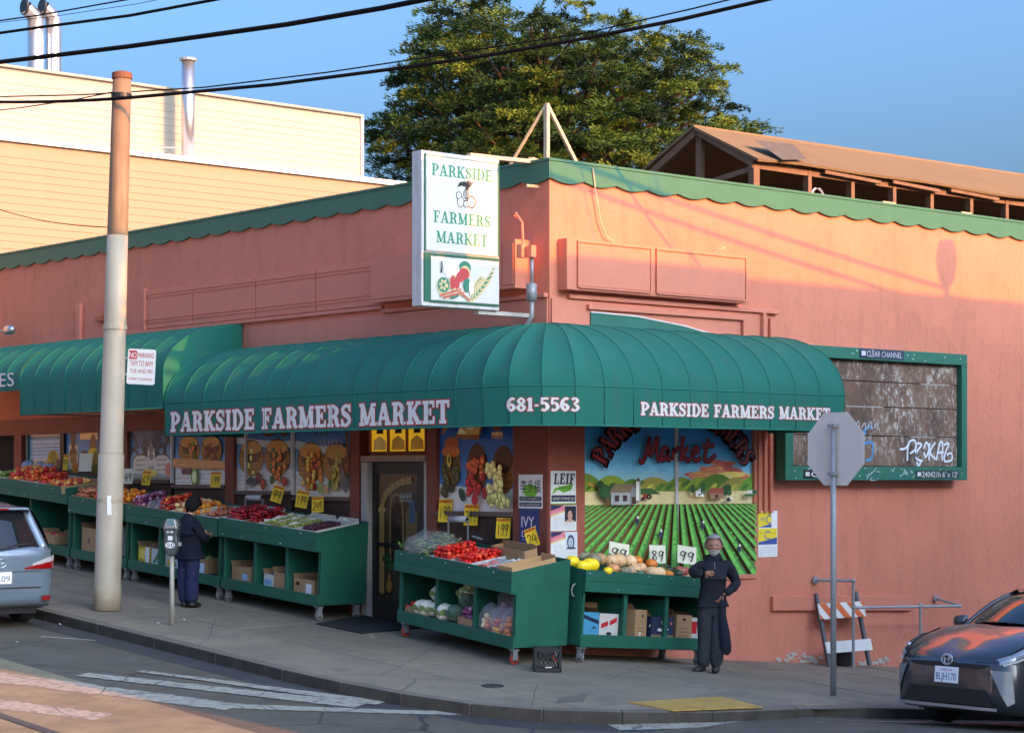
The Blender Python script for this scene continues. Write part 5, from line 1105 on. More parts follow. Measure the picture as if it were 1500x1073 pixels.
for k,(px,lab,wd,hh,cl) in enumerate(((1173,'pale box on the market roof under the shed, leftmost of three',.22,.14,srgb(206,184,150)),(1295,'pale box on the market roof under the shed, middle of three',.3,.2,srgb(190,176,150)),(1408,'pale box on the market roof under the shed, rightmost of three',.24,.2,srgb(214,196,160)))):
    p = ony(px, 280, .9); mb = MB(); mb.box(p.x-wd/2,p.x+wd/2,.8,1.05,6.0,6.42+hh*.5); mb.box(p.x-wd/2-.01,p.x+wd/2+.01,.79,1.06,6.42+hh*.5,6.44+hh*.5); tag(mb.build('roof_box', mat('roof_box_%d' % k, cl, .8)), lab, 'box', 'boxes on the roof')
mb = MB(); p = ony(1197,285,1.0); mb.tube([(p.x+.16*math.cos(t),1.0,6.42+.22*math.sin(t)) for t in [math.pi*i/10 for i in range(11)]], .022, 6); tag(mb.build('hose_loop', m_steel), 'loop of pale hose standing on the market roof edge', 'hose')

# ------------------------------------------------------------------ cypress behind
def cypress(name, label, Zd, outline, trunk_px, seed, npad, leafn):
    rnd = random.Random(seed); root = thing(name, label, 'tree', onZ(trunk_px, 700, Zd)); base = root.location.copy(); base.z = 1.0; root.location = base
    mpp = Zd/FPX; OL = [((x-trunk_px)*.975*mpp, (HYP-(y+28-min(max(y,0),200)*.09))*mpp + CAM.z - base.z) for x, y in outline]
    def inside(u, v):
        c = False
        for i in range(len(OL)):
            (x1_,y1_),(x2_,y2_) = OL[i-1], OL[i]
            if (y1_ > v) != (y2_ > v) and u < (x2_-x1_)*(v-y1_)/(y2_-y1_)+x1_: c = not c
        return c
    us = [p[0] for p in OL]; vs_ = [p[1] for p in OL]; topv = max(vs_); wmax = (max(us)-min(us))/2; cu = (max(us)+min(us))/2
    pads = []
    tries = 0
    while len(pads) < npad and tries < 60000:
        tries += 1
        u = rnd.uniform(min(us),max(us)); v = rnd.uniform(min(vs_),topv)
        if not inside(u, v): continue
        e = max(0, 1-((u-cu)/wmax)**2); dd = rnd.uniform(-1,1)*wmax*.8*math.sqrt(e)
        P = RT*u + FW*dd + Vector((0,0,v))
        if all((P-q[0]).length > .66 for q in pads): pads.append((P, rnd.uniform(.45,.85)))
    tb = MB(); trunk = [Vector((0,0,0)), Vector((.1,0,3)), RT*.3+Vector((0,0,6)), RT*.1+Vector((0,0,topv*.7)), Vector((0,0,topv*.93))]
    tb.tube(trunk, [.55,.45,.36,.22,.05], 10); tb.build('trunk', mat('cypress_bark', srgb(84,66,54), .95, var=.3, vs=6, bump=.5, bs=12), root, smooth=True)
    lb = MB()
    for P, r in pads[::3]:
        h = max(3.0, P.z - .45*math.hypot(P.x, P.y)); t = min(1, h/(topv*.93)); s_ = Vector((0,0,h)); mid = s_.lerp(P, .55) + Vector((rnd.uniform(-.3,.3),rnd.uniform(-.3,.3),-.25))
        lb.tube([s_, mid, P], [.09,.055,.02], 5)
    lb.build('limb', MATS['cypress_bark'], root)
    cr_ = MB(); cols = [srgb(82,106,42), srgb(62,88,38), srgb(46,72,34), srgb(104,122,48), srgb(34,58,30)]
    for P, r in pads:
        base_c = cols[rnd.randrange(5)]
        out = Vector((P.x, P.y, 0)); out = out.normalized() if out.length > .1 else Vector((1,0,0))
        for s_ in range(rnd.randint(7,9)):                      # several drooping sprays to a pad
            a = rnd.uniform(0, 6.28); d = (out*rnd.uniform(.2,1) + Vector((math.cos(a), math.sin(a), 0))*.9); d.z = rnd.uniform(-.06,.26); d.normalize()
            L = r*rnd.uniform(.8,1.3); c0 = P + Vector((rnd.uniform(-.3,.3),rnd.uniform(-.3,.3),rnd.uniform(-.2,.2)))*r; col = rc(base_c, .22)
            sd = d.cross(Vector((0,0,1))).normalized(); upv = sd.cross(d)
            for k in range(leafn):
                t = rnd.random()**.7; q = c0 + d*(L*t) + sd*rnd.gauss(0,.10*(1.1-t)*r*1.5) + upv*(rnd.gauss(0,.055)*r*1.3 - .14*t*t)
                ln = (d + sd*rnd.uniform(-.9,.9) + upv*rnd.uniform(-.4,.7)).normalized(); wv = ln.cross(Vector((rnd.uniform(-1,1),rnd.uniform(-1,1),rnd.uniform(-1,1))))
                if wv.length < .05: continue
                wv.normalize(); l_ = rnd.uniform(.08,.17); w__ = rnd.uniform(.011,.022)
                cr_.add([q-wv*w__*.5, q+ln*l_*.45+wv*w__, q+ln*l_, q+ln*l_*.45-wv*w__], [(0,1,2,3)], 0, rc(col,.18))
    cr_.build('crown', m_cyp, root)
m_cyp = mat('cypress_foliage', 'Col', .75, var=.15, vs=2, spec=.25)
OUT = [(548,190),(575,175),(562,150),(600,140),(580,115),(606,90),(600,60),(640,48),(634,20),(640,-6),(668,6),(700,2),(735,14),(742,30),(770,14),(800,6),(812,22),(845,30),(870,36),(905,48),(940,55),(955,70),(975,60),(1020,66),(1012,90),(985,98),(1000,110),(1040,102),(1046,118),(1010,128),(1020,140),(1075,165),(1105,184),(1085,200),(1040,215),(1000,230),(1000,300),(620,300),(610,240),(580,235),(570,212)]
cypress('cypress_tree', 'large spreading dark green cypress rising behind the market roof', 59, OUT, 797, 3, 560, 76)
cypress('small_cypress', 'low dark foliage of a second cypress left of the sign', 64, [(536,235),(548,240),(562,252),(590,262),(610,262),(612,300),(530,300),(530,240)], 570, 5, 22, 40)
# ------------------------------------------------------------------ produce carts
def cart(label, M, L, Dp, H, nd, red=False, name='produce_cart', group='green produce carts', over=.07, bh=.27):
    """local x along the front to the right, y from the front to the back, z up from the ground"""
    t = place(thing(name, label, 'cart', group=group), M)
    zb, zf, zr = .20, H, H+.14; th = .025
    B = lambda nm, *b, m=m_cart, bv=.006: (lambda mb: mb.build(nm, m, t, bevel=bv))(MB().box(*b))
    B('base_board', 0, L, 0, Dp, zb+.02, zb+.13); B('lower_rail', .0, L, -.02, -.001, zb-.0, zb+.16)
    for x0_, nm in ((-.001,'side_panel'),(L-th+.001,'side_panel')):
        mb = MB(); mb.prism([(0.0,zb+.131),(Dp,zb+.131),(Dp,zr),(-over+.02,zf),(-over+.02,zf-bh),(.0,zf-bh-.02)], lambda u,v,w_: Vector((x0_+w_,u,v)), 0, th); mb.build(nm, m_cart, t, bevel=.004)
    B('back_panel', th+.002, L-th-.002, Dp-.03, Dp-.004, zb+.032, zr)
    n_ = 2
    B('front_board', -.01, L+.01, -over-.02, -over+.018, zf-bh, zf-bh/2-.001, bv=.004); B('front_board', -.01, L+.01, -over-.021, -over+.017, zf-bh/2+.001, zf, bv=.004)
    mb = MB(); mb.add([(th,-over+.02,zf-.12),(L-th,-over+.02,zf-.12),(L-th,Dp-.03,zr-.12),(th,Dp-.03,zr-.12),(th,-over+.02,zf-.14),(L-th,-over+.02,zf-.14),(L-th,Dp-.03,zr-.14),(th,Dp-.03,zr-.14)], [(0,1,2,3),(7,6,5,4),(0,4,5,1),(1,5,6,2),(2,6,7,3),(3,7,4,0)]); mb.build('tray_floor', m_cart, t)
    for k in range(nd+1):
        x = .0 + (L-.06)*k/nd; B('divider', x, x+.06, .0, .05, zb+.131, zf-bh-.001)
    for k in range(1, nd): x = (L-.06)*k/nd+.02; B('divider', x, x+.02, .055, Dp-.035, zb+.131, zf-bh-.05)
    m_tyre = mat('caster_red', srgb(176,62,48), .5) if red else mat('caster_grey', srgb(120,120,118), .5)
    for x, y in ((.09,.06),(L-.09,.06),(.09,Dp-.1),(L-.09,Dp-.1)):
        c = bpy.data.objects.new('caster', None)
        mb = MB(); mb.box(x-.05,x+.05,y-.045,y+.045,zb-.022,zb-.002); mb.box(x-.03,x-.024,y-.03,y+.04,.06,zb-.022); mb.box(x+.024,x+.03,y-.03,y+.04,.06,zb-.022)
        fo = mb.build('caster', m_steel, t)
        mb = MB(); mb.lathe([(.04,-.018),(.062,-.018),(.066,-.01),(.066,.01),(.062,.018),(.04,.018)], 14, (x,y+.01,.066), axis='x'); mb.build('tyre', m_tyre, fo, smooth=False)
        mb = MB(); mb.lathe([(.01,-.02),(.039,-.017),(.039,.017),(.01,.02)], 12, (x,y+.01,.066), axis='x'); mb.build('hub', m_dark, fo)
    # nail heads and chips along the front board
    mb = MB()
    for k in range(5): mb.ball((L*(k+.3)/5+random.uniform(-.1,.1), -over-.022, zf-random.choice([.04,bh-.04])), .009, 1)
    mb.build('nail_head', m_white, t)
    return t
def frame_on(p, ang, slope):            # cart frame: ang = direction of local x in plan, slope = fall along it
    return Matrix.Translation(p) @ Matrix.Rotation(ang, 4, 'Z') @ Matrix.Rotation(slope, 4, 'Y')
def left_cart(px0, px1, xf, Dp, H, nd, label, **k):
    y0 = onx(px0, 860, xf).y; y1 = onx(px1, 860, xf).y; L = y0 - y1
    M = frame_on(Vector((xf, y0, gz(xf, y0))), R(-90), math.atan(.07)); return M, L, cart(label, M, L, Dp, H, nd, **k)
M4, L4, c4 = left_cart(324, 467, -.93, .80, 1.24, 3, 'green cart left of the entrance, cherries and grapes on top')
M3, L3, c3 = left_cart(188, 321, -.93, .80, 1.22, 3, 'green cart behind the woman, onions and apples on top')
M2, L2, c2 = left_cart(104, 185, -.93, .80, 1.22, 2, 'green cart partly hidden by the thick pole')
M1, L1, c1 = left_cart(-14, 101, -.93, .80, 1.34, 2, 'green cart at the far left behind the blue-grey van')
p5a = Vector((-.83, 2.12, 0)); p5b = Vector((-1.12, -.60, 0)); L5 = (p5b-p5a).length
M5 = frame_on(Vector((p5a.x, p5a.y, gz(p5a.x,p5a.y))), math.atan2(p5b.y-p5a.y, p5b.x-p5a.x), math.asin((gz(p5a.x,p5a.y)-gz(p5b.x,p5b.y))/L5))
c5 = cart('angled green cart on red casters, red tomatoes on top', M5, L5, .80, 1.16, 3, red=True)
L6 = 2.28
M6 = frame_on(Vector((-.29, -.86, gz(-.3,-.86)+.01)), 0, .075); c6 = cart('green cart under the farm mural, squashes and melons on top', M6, L6, .82, 1.16, 3, over=.05)
mb = MB(); mb.tube([(-.03,.1,.82),(-.07,.1,.84),(-.085,.1,.9),(-.07,.1,.96),(-.03,.1,.98)], .009, 6); mb.build('handle', m_steel, c6)

# trays, crates and what is in them
def on_tray(M, x, y, H, Dp=.80, over=.07):
    zf, zr = H-.12, H+.02; sl_ = (zr-zf)/(Dp-.03+over-.02); return M @ Matrix.Translation((x, y, zf+sl_*(y+over-.02))) @ Matrix.Rotation(math.atan(sl_), 4, 'X')
FR = {'apple': ([srgb(178,36,30),srgb(196,70,40),srgb(160,30,30),srgb(206,120,60)], .042), 'peach': ([srgb(196,74,44),srgb(206,130,60),srgb(170,44,38),srgb(214,160,84)], .04), 'orange': ([srgb(214,120,34),srgb(222,148,50),srgb(206,104,30)], .045),
      'onion': ([srgb(124,56,84),srgb(150,90,116),srgb(176,130,150),srgb(104,40,66)], .035), 'cherry': ([srgb(126,14,24),srgb(150,20,32),srgb(96,10,20),srgb(170,40,50)], .034), 'plum': ([srgb(150,24,34),srgb(110,16,30)], .035),
      'grape': ([srgb(126,134,60),srgb(150,156,84),srgb(104,112,44)], .018), 'darkgrape': ([srgb(70,30,44),srgb(96,50,60),srgb(56,24,36)], .02), 'tomato': ([srgb(190,24,20),srgb(206,40,28),srgb(160,18,16),srgb(214,70,44)], .035), 'yellowapple': ([srgb(206,170,110),srgb(190,96,60),srgb(214,186,130)], .042),
      'lettuce': ([srgb(92,120,52),srgb(120,146,72),srgb(150,166,104)], .05), 'greens': ([srgb(62,96,44),srgb(96,130,60),srgb(44,76,36)], .05), 'potato': ([srgb(166,96,66),srgb(150,80,60),srgb(180,120,84)], .04), 'white': ([srgb(206,204,196),srgb(190,188,180)], .04), 'garlic': ([srgb(216,206,186),srgb(196,180,160)], .035), 'mixed': ([srgb(176,40,60),srgb(206,150,60),srgb(150,60,90),srgb(200,90,80)], .036), 'sweetpotato': ([srgb(150,72,60),srgb(190,130,100)], .035)}
def pile(name, kind, w_, d_, z0_, hgt, parent, seed=0):
    cols, r = FR[kind]; rnd = random.Random(seed*31+7); mb = MB(); layer = 0; z = z0_
    nlay = max(1, int(hgt/(r*1.5)))
    for k in range(nlay+1):
        ins = k/(nlay+1)*.36; x0_, x1_, y0_, y1_ = w_*ins*.5+r, w_*(1-ins*.5)-r, d_*ins*.35+r, d_*(1-ins*.2)-r
        x = x0_ + (r if k % 2 else 0)
        while x <= x1_+1e-6:
            y = y0_
            while y <= y1_+1e-6:
                if rnd.random() < .93:
                    rr = r*rnd.uniform(.88,1.1); c = cols[rnd.randrange(len(cols))]; kk = rnd.uniform(.8,1.2)
                    mb.ball((x+rnd.uniform(-.3,.3)*r, y+rnd.uniform(-.3,.3)*r, z0_ + k*r*1.45 + rnd.uniform(-.15,.3)*r), (rr*rnd.uniform(.85,1.25),rr*rnd.uniform(.85,1.15),rr*rnd.uniform(.8,1.1)), 1, 0, tuple(v*kk for v in c), rot=Matrix.Rotation(rnd.uniform(0,3.1),3,'Z'))
                    if rnd.random() < .05 and r > .03:
                        a_ = rnd.uniform(0,6.28); q_ = Vector((x, y, z0_+k*r*1.45+r*1.05)); u_ = Vector((math.cos(a_),math.sin(a_),.15))*r; v_ = Vector((-math.sin(a_),math.cos(a_),.3))*r*.4; mb.add([q_-u_,q_+v_,q_+u_,q_-v_], [(0,1,2,3)], 0, srgb(70,104,44))
                y += r*2.02
            x += r*2.02
    o = mb.build(name, m_fruit if kind not in ('greens','lettuce') else m_leafy, parent, smooth=True); o['kind'] = 'stuff'; return o
def leaves_pile(name, cols, w_, d_, z0_, hgt, parent, n=260, seed=1):
    rnd = random.Random(seed); mb = MB()
    for k in range(n):
        x, y = rnd.random(), rnd.random(); z = z0_ + hgt*rnd.random()*(1-abs(x-.5)*.9); p = Vector((x*w_, y*d_, z)); a = rnd.uniform(0,6.28)
        u = Vector((math.cos(a), math.sin(a), rnd.uniform(-.3,.6)))*rnd.uniform(.03,.09); v = Vector((-math.sin(a), math.cos(a), rnd.uniform(-.4,.4)))*rnd.uniform(.015,.04)
        mb.add([p-u*.2, p+u*.5+v, p+u, p+u*.5-v], [(0,1,2,3)], 0, rc(cols[rnd.randrange(len(cols))], .2))
    o = mb.build(name, m_leafy, parent); o['kind'] = 'stuff'; return o
def crate(label, M, w_, d_, h, m=None, name='fruit_crate', flaps=False, group='crates of produce on the carts', cat='crate'):
    m = m or m_card; t = place(thing(name, label, cat, group=group), M); th = .008
    for nm, b in (('crate_bottom',(th,w_-th,th,d_-th,.004,.012)),('crate_side',(0,w_,0,th,.002,h)),('crate_side',(0,w_,d_-th,d_,.002,h*1.2)),('crate_end',(0,th,th,d_-th,.002,h)),('crate_end',(w_-th,w_,th,d_-th,.002,h))):
        MB().box(*b).build(nm, m, t)
    return t
m_wcard = mat('white_printed_carton', srgb(206,204,196), .7, var=.08, vs=12, world=False, dirt=.35, dscale=(6,6,6), dcol=srgb(120,140,130))
m_tcard = mat('white_teal_carton', srgb(208,216,212), .6, var=.06, vs=9, world=False)
m_bag = glassmat('clear_plastic', (.8,.84,.88), .18, .16)
m_bluebag = glassmat('blue_plastic', (.30,.45,.66), .3, .7)
def bagged(label, M, w_, d_, h, kind, bag=m_bag, name='produce_bag', group='bagged produce on the carts', seed=0):
    t = place(thing(name, label, 'bag', group=group), M)
    pile('produce', kind, w_, d_, .0, h*.7, t, seed)
    mb = MB(); rnd = random.Random(seed+5); V, F = ico(3)
    q = []
    for p in V:
        n_ = noise.noise(p*2.3+Vector((seed,0,0)))*.26 + noise.noise(p*7+Vector((seed,3,0)))*.14; q.append(Vector((w_/2+p.x*w_*.62*(1+n_), d_/2+p.y*d_*.6*(1+n_), max(.0, h*.45+p.z*h*.75*(1+n_)))))
    mb.add(q, F); mb.build('plastic_wrap', bag, t, smooth=True); return t
def stack_row(M, H, items, Dp=.80, over=.07, hh=.13, y0=.0, dd=.62):
    x = .03
    for k, (w_, kind, m, lab, extra) in enumerate(items):
        T_ = on_tray(M, x, y0-.03, H, Dp, over)
        if kind == 'bag': bagged(lab, T_, w_-.02, dd*.8, .2, extra, seed=k+3)
        elif kind == 'bluebag': bagged(lab, T_, w_-.02, dd*.8, .2, extra, m_bluebag, seed=k+9)
        else:
            c = crate(lab, T_, w_-.012, dd, hh, m)
            if extra == 'leaf': leaves_pile('greens', FR['greens'][0]+FR['lettuce'][0], w_-.03, dd, hh*.7, .12, c, seed=k+2)
            else: pile('produce', kind, w_-.03, dd-.02, hh*.62, .17 if extra is None else extra*1.4, c, k+int(x*10))
        x += w_
W = m_wcard
stack_row(M4, 1.24, [(.58,'cherry',W,'white crate heaped with dark cherries at the left end of the entrance cart',None),(.36,'cherry',m_card,'brown crate heaped with dark cherries beside the grapes',None),(.30,'grape',W,'paper-lined crate of green grapes right of the cherries',.05),(.30,'grape',m_card,'second crate of green grapes, in the middle of the entrance cart',.05),(.34,'grape',W,'third crate of green grapes towards the door',.04),(L4-2.0,'darkgrape',W,'crate of dark grapes at the door end of the cart',.05)])
stack_row(M3, 1.22, [(.46,'onion',m_card,'crate of purple onions just right of the pole',.14),(.34,'bag','x','clear bag of purple onions leaning on the window','onion'),(.42,'apple',m_card,'crate of deep red apples behind the woman',.14),(.5,'yellowapple',W,'crate of pale and red apples right of the woman',.13),(.34,'orange',m_card,'small crate of oranges next to the foil roll',.1),(L3-2.14,'potato',W,'crate of reddish potatoes at the cart end',.08)])
stack_row(M2, 1.22, [(.62,'potato',m_card,'crate of red potatoes and peaches left of the thick pole',.12),(.44,'peach',m_card,'crate of peaches behind the thick pole',.12),(L2-1.14,'orange',m_card,'crate heaped with oranges right of the thick pole',.13)])
stack_row(M1, 1.34, [(.55,'lettuce',W,'white crate of pale green lettuce at the left frame edge',.1),(.5,'peach',m_card,'crate of orange-red peaches next to the lettuce',.16),(.5,'apple',W,'white crate of red apples on the far left cart',.16),(.4,'apple',W,'second white crate of red apples near the cart end',.12),(max(.25,L1-2.03),'peach',m_card,'small crate of peaches at the far left cart end',.06)])
mb = MB(); mb.box(0,.9,-.005,.005,0,.12,0,srgb(150,128,92)); font_text(mb,'BANANAS',lambda u,v,w_: Vector((u,-.006-w_,v)),.12,.03,.6,.06,srgb(80,60,40)); bs_ = mb.build('wooden_name_board', m_print); place(bs_, on_tray(M1, L1-.06, -.12, 1.34) @ Matrix.Rotation(R(78),4,'Z') @ Matrix.Translation((-.02,0,.03))); tag(bs_, 'narrow wooden board with dark lettering at the end of the far left cart', 'board')
for k, (x, lab) in enumerate(((.1,'blue plastic bag on the far left cart, nearest the frame edge'),(.55,'blue plastic bag behind the lettuce'),(.85,'blue plastic bag behind the peaches'))):
    bagged(lab, on_tray(M1, x, .5, 1.34) @ Matrix.Translation((0,0,.15)), .3, .16, .14, 'white', m_bluebag, group='blue bags on the far left cart', seed=k+20)
rnd_ = random.Random(21)
for M_, L_, H_c, spots_ in ((M4, L4, 1.24, (1.05,1.35,1.66)), (M3, L3, 1.22, (.95,1.95)), (M1, L1, 1.34, (1.2,))):
    for k, x in enumerate(spots_):                    # crumpled white paper tucked between the crates
        mb = MB(); T_ = on_tray(M_, x, 0, H_c); q = []
        for i in range(9):
            for j in range(3): q.append(T_ @ Vector((rnd_.uniform(-.02,.02)+.012*j, .02+.062*i, .10+.035*j+rnd_.uniform(-.012,.02))))
        mb.add(q, [(i*3+j,(i+1)*3+j,(i+1)*3+j+1,i*3+j+1) for i in range(8) for j in range(2)]); o = mb.build('paper_liner', mat('white_paper', srgb(214,212,204), .8, var=.06)); s_ = o.modifiers.new('t','SOLIDIFY'); s_.thickness = .004
        tag(o, 'crumpled white paper liner between the fruit crates, %s' % {(0,0):'just left of the green grapes',(0,1):'between two crates of green grapes',(0,2):'beside the last green grapes',(1,0):'behind the woman',(1,1):'by the oranges',(2,0):'on the far left cart'}[((M4,M3,M1).index(M_),k)], 'paper', 'paper liners on the carts')
for k, (x, w_, lab) in enumerate(((.12,.5,'pale carton wall standing behind the cherries'),(1.3,.6,'pale carton wall behind the green grapes'),(2.0,.45,'pale carton wall at the door end of the cart'))):
    c = crate(lab, on_tray(M4, x, .56, 1.24), w_, .12, .15, m_wcard); pile('produce', ('plum','grape','white')[k], w_-.02, .1, .09, .04, c, 90+k)
# angled cart in the middle
T5 = lambda x, y=-.03: on_tray(M5, x, y, 1.16)
g = crate('crate of bagged salad greens at the door end of the angled cart', T5(.05), .72, .62, .1, W); leaves_pile('greens', FR['greens'][0]+FR['lettuce'][0]+[srgb(196,150,150)], .7, .6, .08, .2, g, 700, 4)
mb = MB(); V, F = ico(3); mb.add([Vector((.33+p.x*.42*(1+.25*noise.noise(p*3)), .3+p.y*.36, max(.09,.16+p.z*.2*(1+.3*noise.noise(p*2))))) for p in V], F); mb.build('plastic_wrap', m_bag, g, smooth=True)
for k, x in enumerate((.79,1.29)):
    c = crate(('white and teal carton heaped with red tomatoes, next to the greens','white and teal carton heaped with red tomatoes, in the middle of the cart')[k], T5(x), .49, .62, .12, m_tcard); pile('produce', 'tomato', .47, .6, .06, .2-.05*k, c, 40+k)
    P = Paint(lambda u,v,w_: Vector((u,-.001-w_,v))); P.ell(.05,.06,.03,.045,srgb(30,150,120)); P.rect(.1,.02,.44,.03,srgb(150,190,180)); P.build('print', m_print, c)
for k, x in enumerate((1.80,2.10)):
    c = crate(('white and teal carton of packed cherry tomatoes','white and teal carton of packed dark berries near the cart corner')[k], T5(x), .29, .36, .11, m_tcard); pile('produce', ('tomato','darkgrape')[k], .27, .34, .04, .06, c, 50+k)
    P = Paint(lambda u,v,w_: Vector((u,-.001-w_,v))); P.ell(.05,.055,.03,.045,srgb(30,150,120)); P.build('print', m_print, c)
    mb = MB(); mb.box(.01,.27,.02,.33,.125,.135); mb.build('clear_lid', m_bag, c)
c = crate('white and teal carton lying behind the packed berries', T5(1.95,.36), .4, .26, .1, m_tcard); pile('produce', 'white', .38, .24, .03, .05, c, 55)
c = crate('plain brown cardboard tray at the corner end of the angled cart', T5(2.40), .30, .66, .17, mat('fresh_cardboard', srgb(196,152,108), .8, var=.05, vs=6)); c2b = crate('brown cardboard box behind the tomatoes on the angled cart', T5(1.45,.50), .75, .2, .22)
# rolls of plastic bags
def roll(label, p, ang):
    t = thing('bag_roll', label, 'bag roll', p, (0,0,ang), 'rolls of plastic bags')
    mb = MB(); mb.tube([(-.15,0,.0),(.15,0,0)], .045, 14); mb.build('roll', mat('plastic_film', srgb(196,200,206), .25, .2, var=.08), t, smooth=True)
    mb = MB(); mb.tube([(-.19,0,0),(.19,0,0)], .018, 8); mb.build('core', m_dark, t); mb = MB(); mb.box(-.19,-.175,-.01,.01,-.28,0); mb.box(.175,.19,-.01,.01,-.28,0); mb.build('stand', m_steel, t)
a = (M5 @ Vector((.42,.62,1.60))); roll('roll of clear plastic bags above the greens on the angled cart', a, R(-98)+R(14)); a = (M3 @ Vector((L3-.1,.62,1.52))); roll('roll of clear plastic bags at the end of the cart behind the woman', a, R(-90)+R(12))
# squashes and melons, each on its own, on the right cart
def melon(name, label, cat, x, y, z, r, col, elong=1.0, ribs=0, group=None, rot=0, tilt=0, stem=True, jag=0):
    t = place(thing(name, label, cat, group=group), M6 @ Matrix.Translation((x, y, z)) @ Matrix.Rotation(rot, 4, 'Z') @ Matrix.Rotation(tilt, 4, 'X'))
    mb = MB(); n1, n2 = 24, 12; vs = []; fs = []
    for j in range(n2+1):
        v = math.pi*j/n2
        for i in range(n1):
            u = 2*math.pi*i/n1; rr = math.sin(v)*(1+(.06*math.cos(ribs*u) if ribs else 0)); zz = math.cos(v)*(1-.12*math.exp(-(math.sin(v)*3)**2)) 
            vs.append((r*rr*math.cos(u)*elong, r*rr*math.sin(u), r*zz*(.82 if ribs else .95)+r*.8))
    fs = [(j*n1+i, j*n1+(i+1)%n1, (j+1)*n1+(i+1)%n1, (j+1)*n1+i) for j in range(n2) for i in range(n1)]
    cols = []
    mb.add(vs, fs); mb.f = [f for f in mb.f]
    for k in range(len(mb.f)): mb.c[k] = rc(col, jag) if jag else col
    mb.build('skin', m_fruit, t, smooth=True)
    if stem: mb = MB(); mb.tube([(0,0,r*1.45),(.01,.005,r*1.65),(.03,.01,r*1.85)], [.018,.012,.009], 6); mb.build('stem', mat('dry_stem', srgb(120,110,70), .9), t)
HT = lambda y: 1.16-.07 + .19*(y+.03)+.0
rnd = random.Random(11)
YELc, TAN, ORc, DGR, GRY, TEAL = srgb(226,190,40), srgb(206,164,120), srgb(206,112,40), srgb(36,60,42), srgb(120,112,88), srgb(70,112,96)
for k, (x, y, r, e) in enumerate(((.10,.10,.085,1.3),(.27,.16,.10,1.35),(.12,.34,.09,1.3),(.42,-.01,.06,1.9))):
    melon('yellow_melon', ('yellow melon at the left end of the squash cart','largest yellow melon on the squash cart','yellow melon behind the two front ones','long yellow squash lying along the front of the cart')[k], 'melon', x, y, HT(y)+.02, r, YELc, e, 0, 'yellow melons', .2*k, stem=False)
spec = [(.42,.30,.10,GRY,9,'grey ribbed squash beside the yellow melons'),(.60,.10,.085,srgb(196,130,84),8,'tan-orange ribbed squash behind the long yellow one'),(.60,.36,.09,srgb(170,130,90),0,'brownish squash at the back by the first price card'),(.76,.02,.075,GRY,8,'small grey ribbed squash at the front'),(.76,.30,.09,TAN,0,'tan squash at the back under the first card'),(.92,.08,.075,srgb(176,140,108),0,'dull tan squash at the front left'),(.93,.34,.10,TAN,0,'large round tan squash at the back'),(1.00,-.01,.055,TEAL,7,'small blue-green squash at the front edge'),(1.06,.14,.085,TAN,0,'tan squash in the front middle'),(1.11,.36,.095,srgb(214,176,134),0,'pale tan squash left of the middle card'),(1.22,.02,.085,TAN,0,'round tan squash at the front edge'),(1.26,.26,.085,srgb(206,160,116),0,'tan squash in the middle row'),(1.40,.06,.08,srgb(216,176,132),0,'pale tan squash at the front near the pumpkins'),(1.34,.42,.09,ORc,9,'orange pumpkin under the middle price card'),(1.50,.34,.08,ORc,9,'orange pumpkin right of the middle card'),(1.54,.04,.065,ORc,8,'small orange and green squash at the front'),(1.58,.20,.075,srgb(96,90,44),8,'mottled green squash beside the dark ones'),(1.72,.06,.075,DGR,9,'dark green acorn squash at the front'),(1.76,.26,.085,DGR,9,'dark green acorn squash left of the sweet potatoes'),(.50,.50,.08,srgb(150,140,110),8,'pale green-grey squash against the mural')]
for k, (x, y, r, c, rb, lab) in enumerate(spec): melon('winter_squash', lab, 'squash', x, y, HT(y)+.015+(.06 if y > .28 else 0), r, c, rnd.uniform(.95,1.25), rb, 'squashes on the cart', rnd.uniform(0,3), rnd.uniform(-.5,.5), jag=.08)
for k in range(22):
    x, y = rnd.uniform(1.86,2.2), rnd.uniform(-.02,.42); t = MB(); a = rnd.uniform(-.6,.6); p = M6 @ Vector((x,y,HT(y)+.03+rnd.uniform(0,.07))); d = Vector((math.cos(a),math.sin(a),rnd.uniform(-.15,.15)))*.10
    t.tube([p-d,p-d*.6,p,p+d*.6,p+d], [.008,.03,.038,.028,.008], 8, 0, rc(FR['sweetpotato'][0][k%2],.15)); o = t.build('sweet_potato', m_fruit, smooth=True); tag(o, 'sweet potato in the heap at the right end of the squash cart', 'sweet potato', 'sweet potatoes on the squash cart')
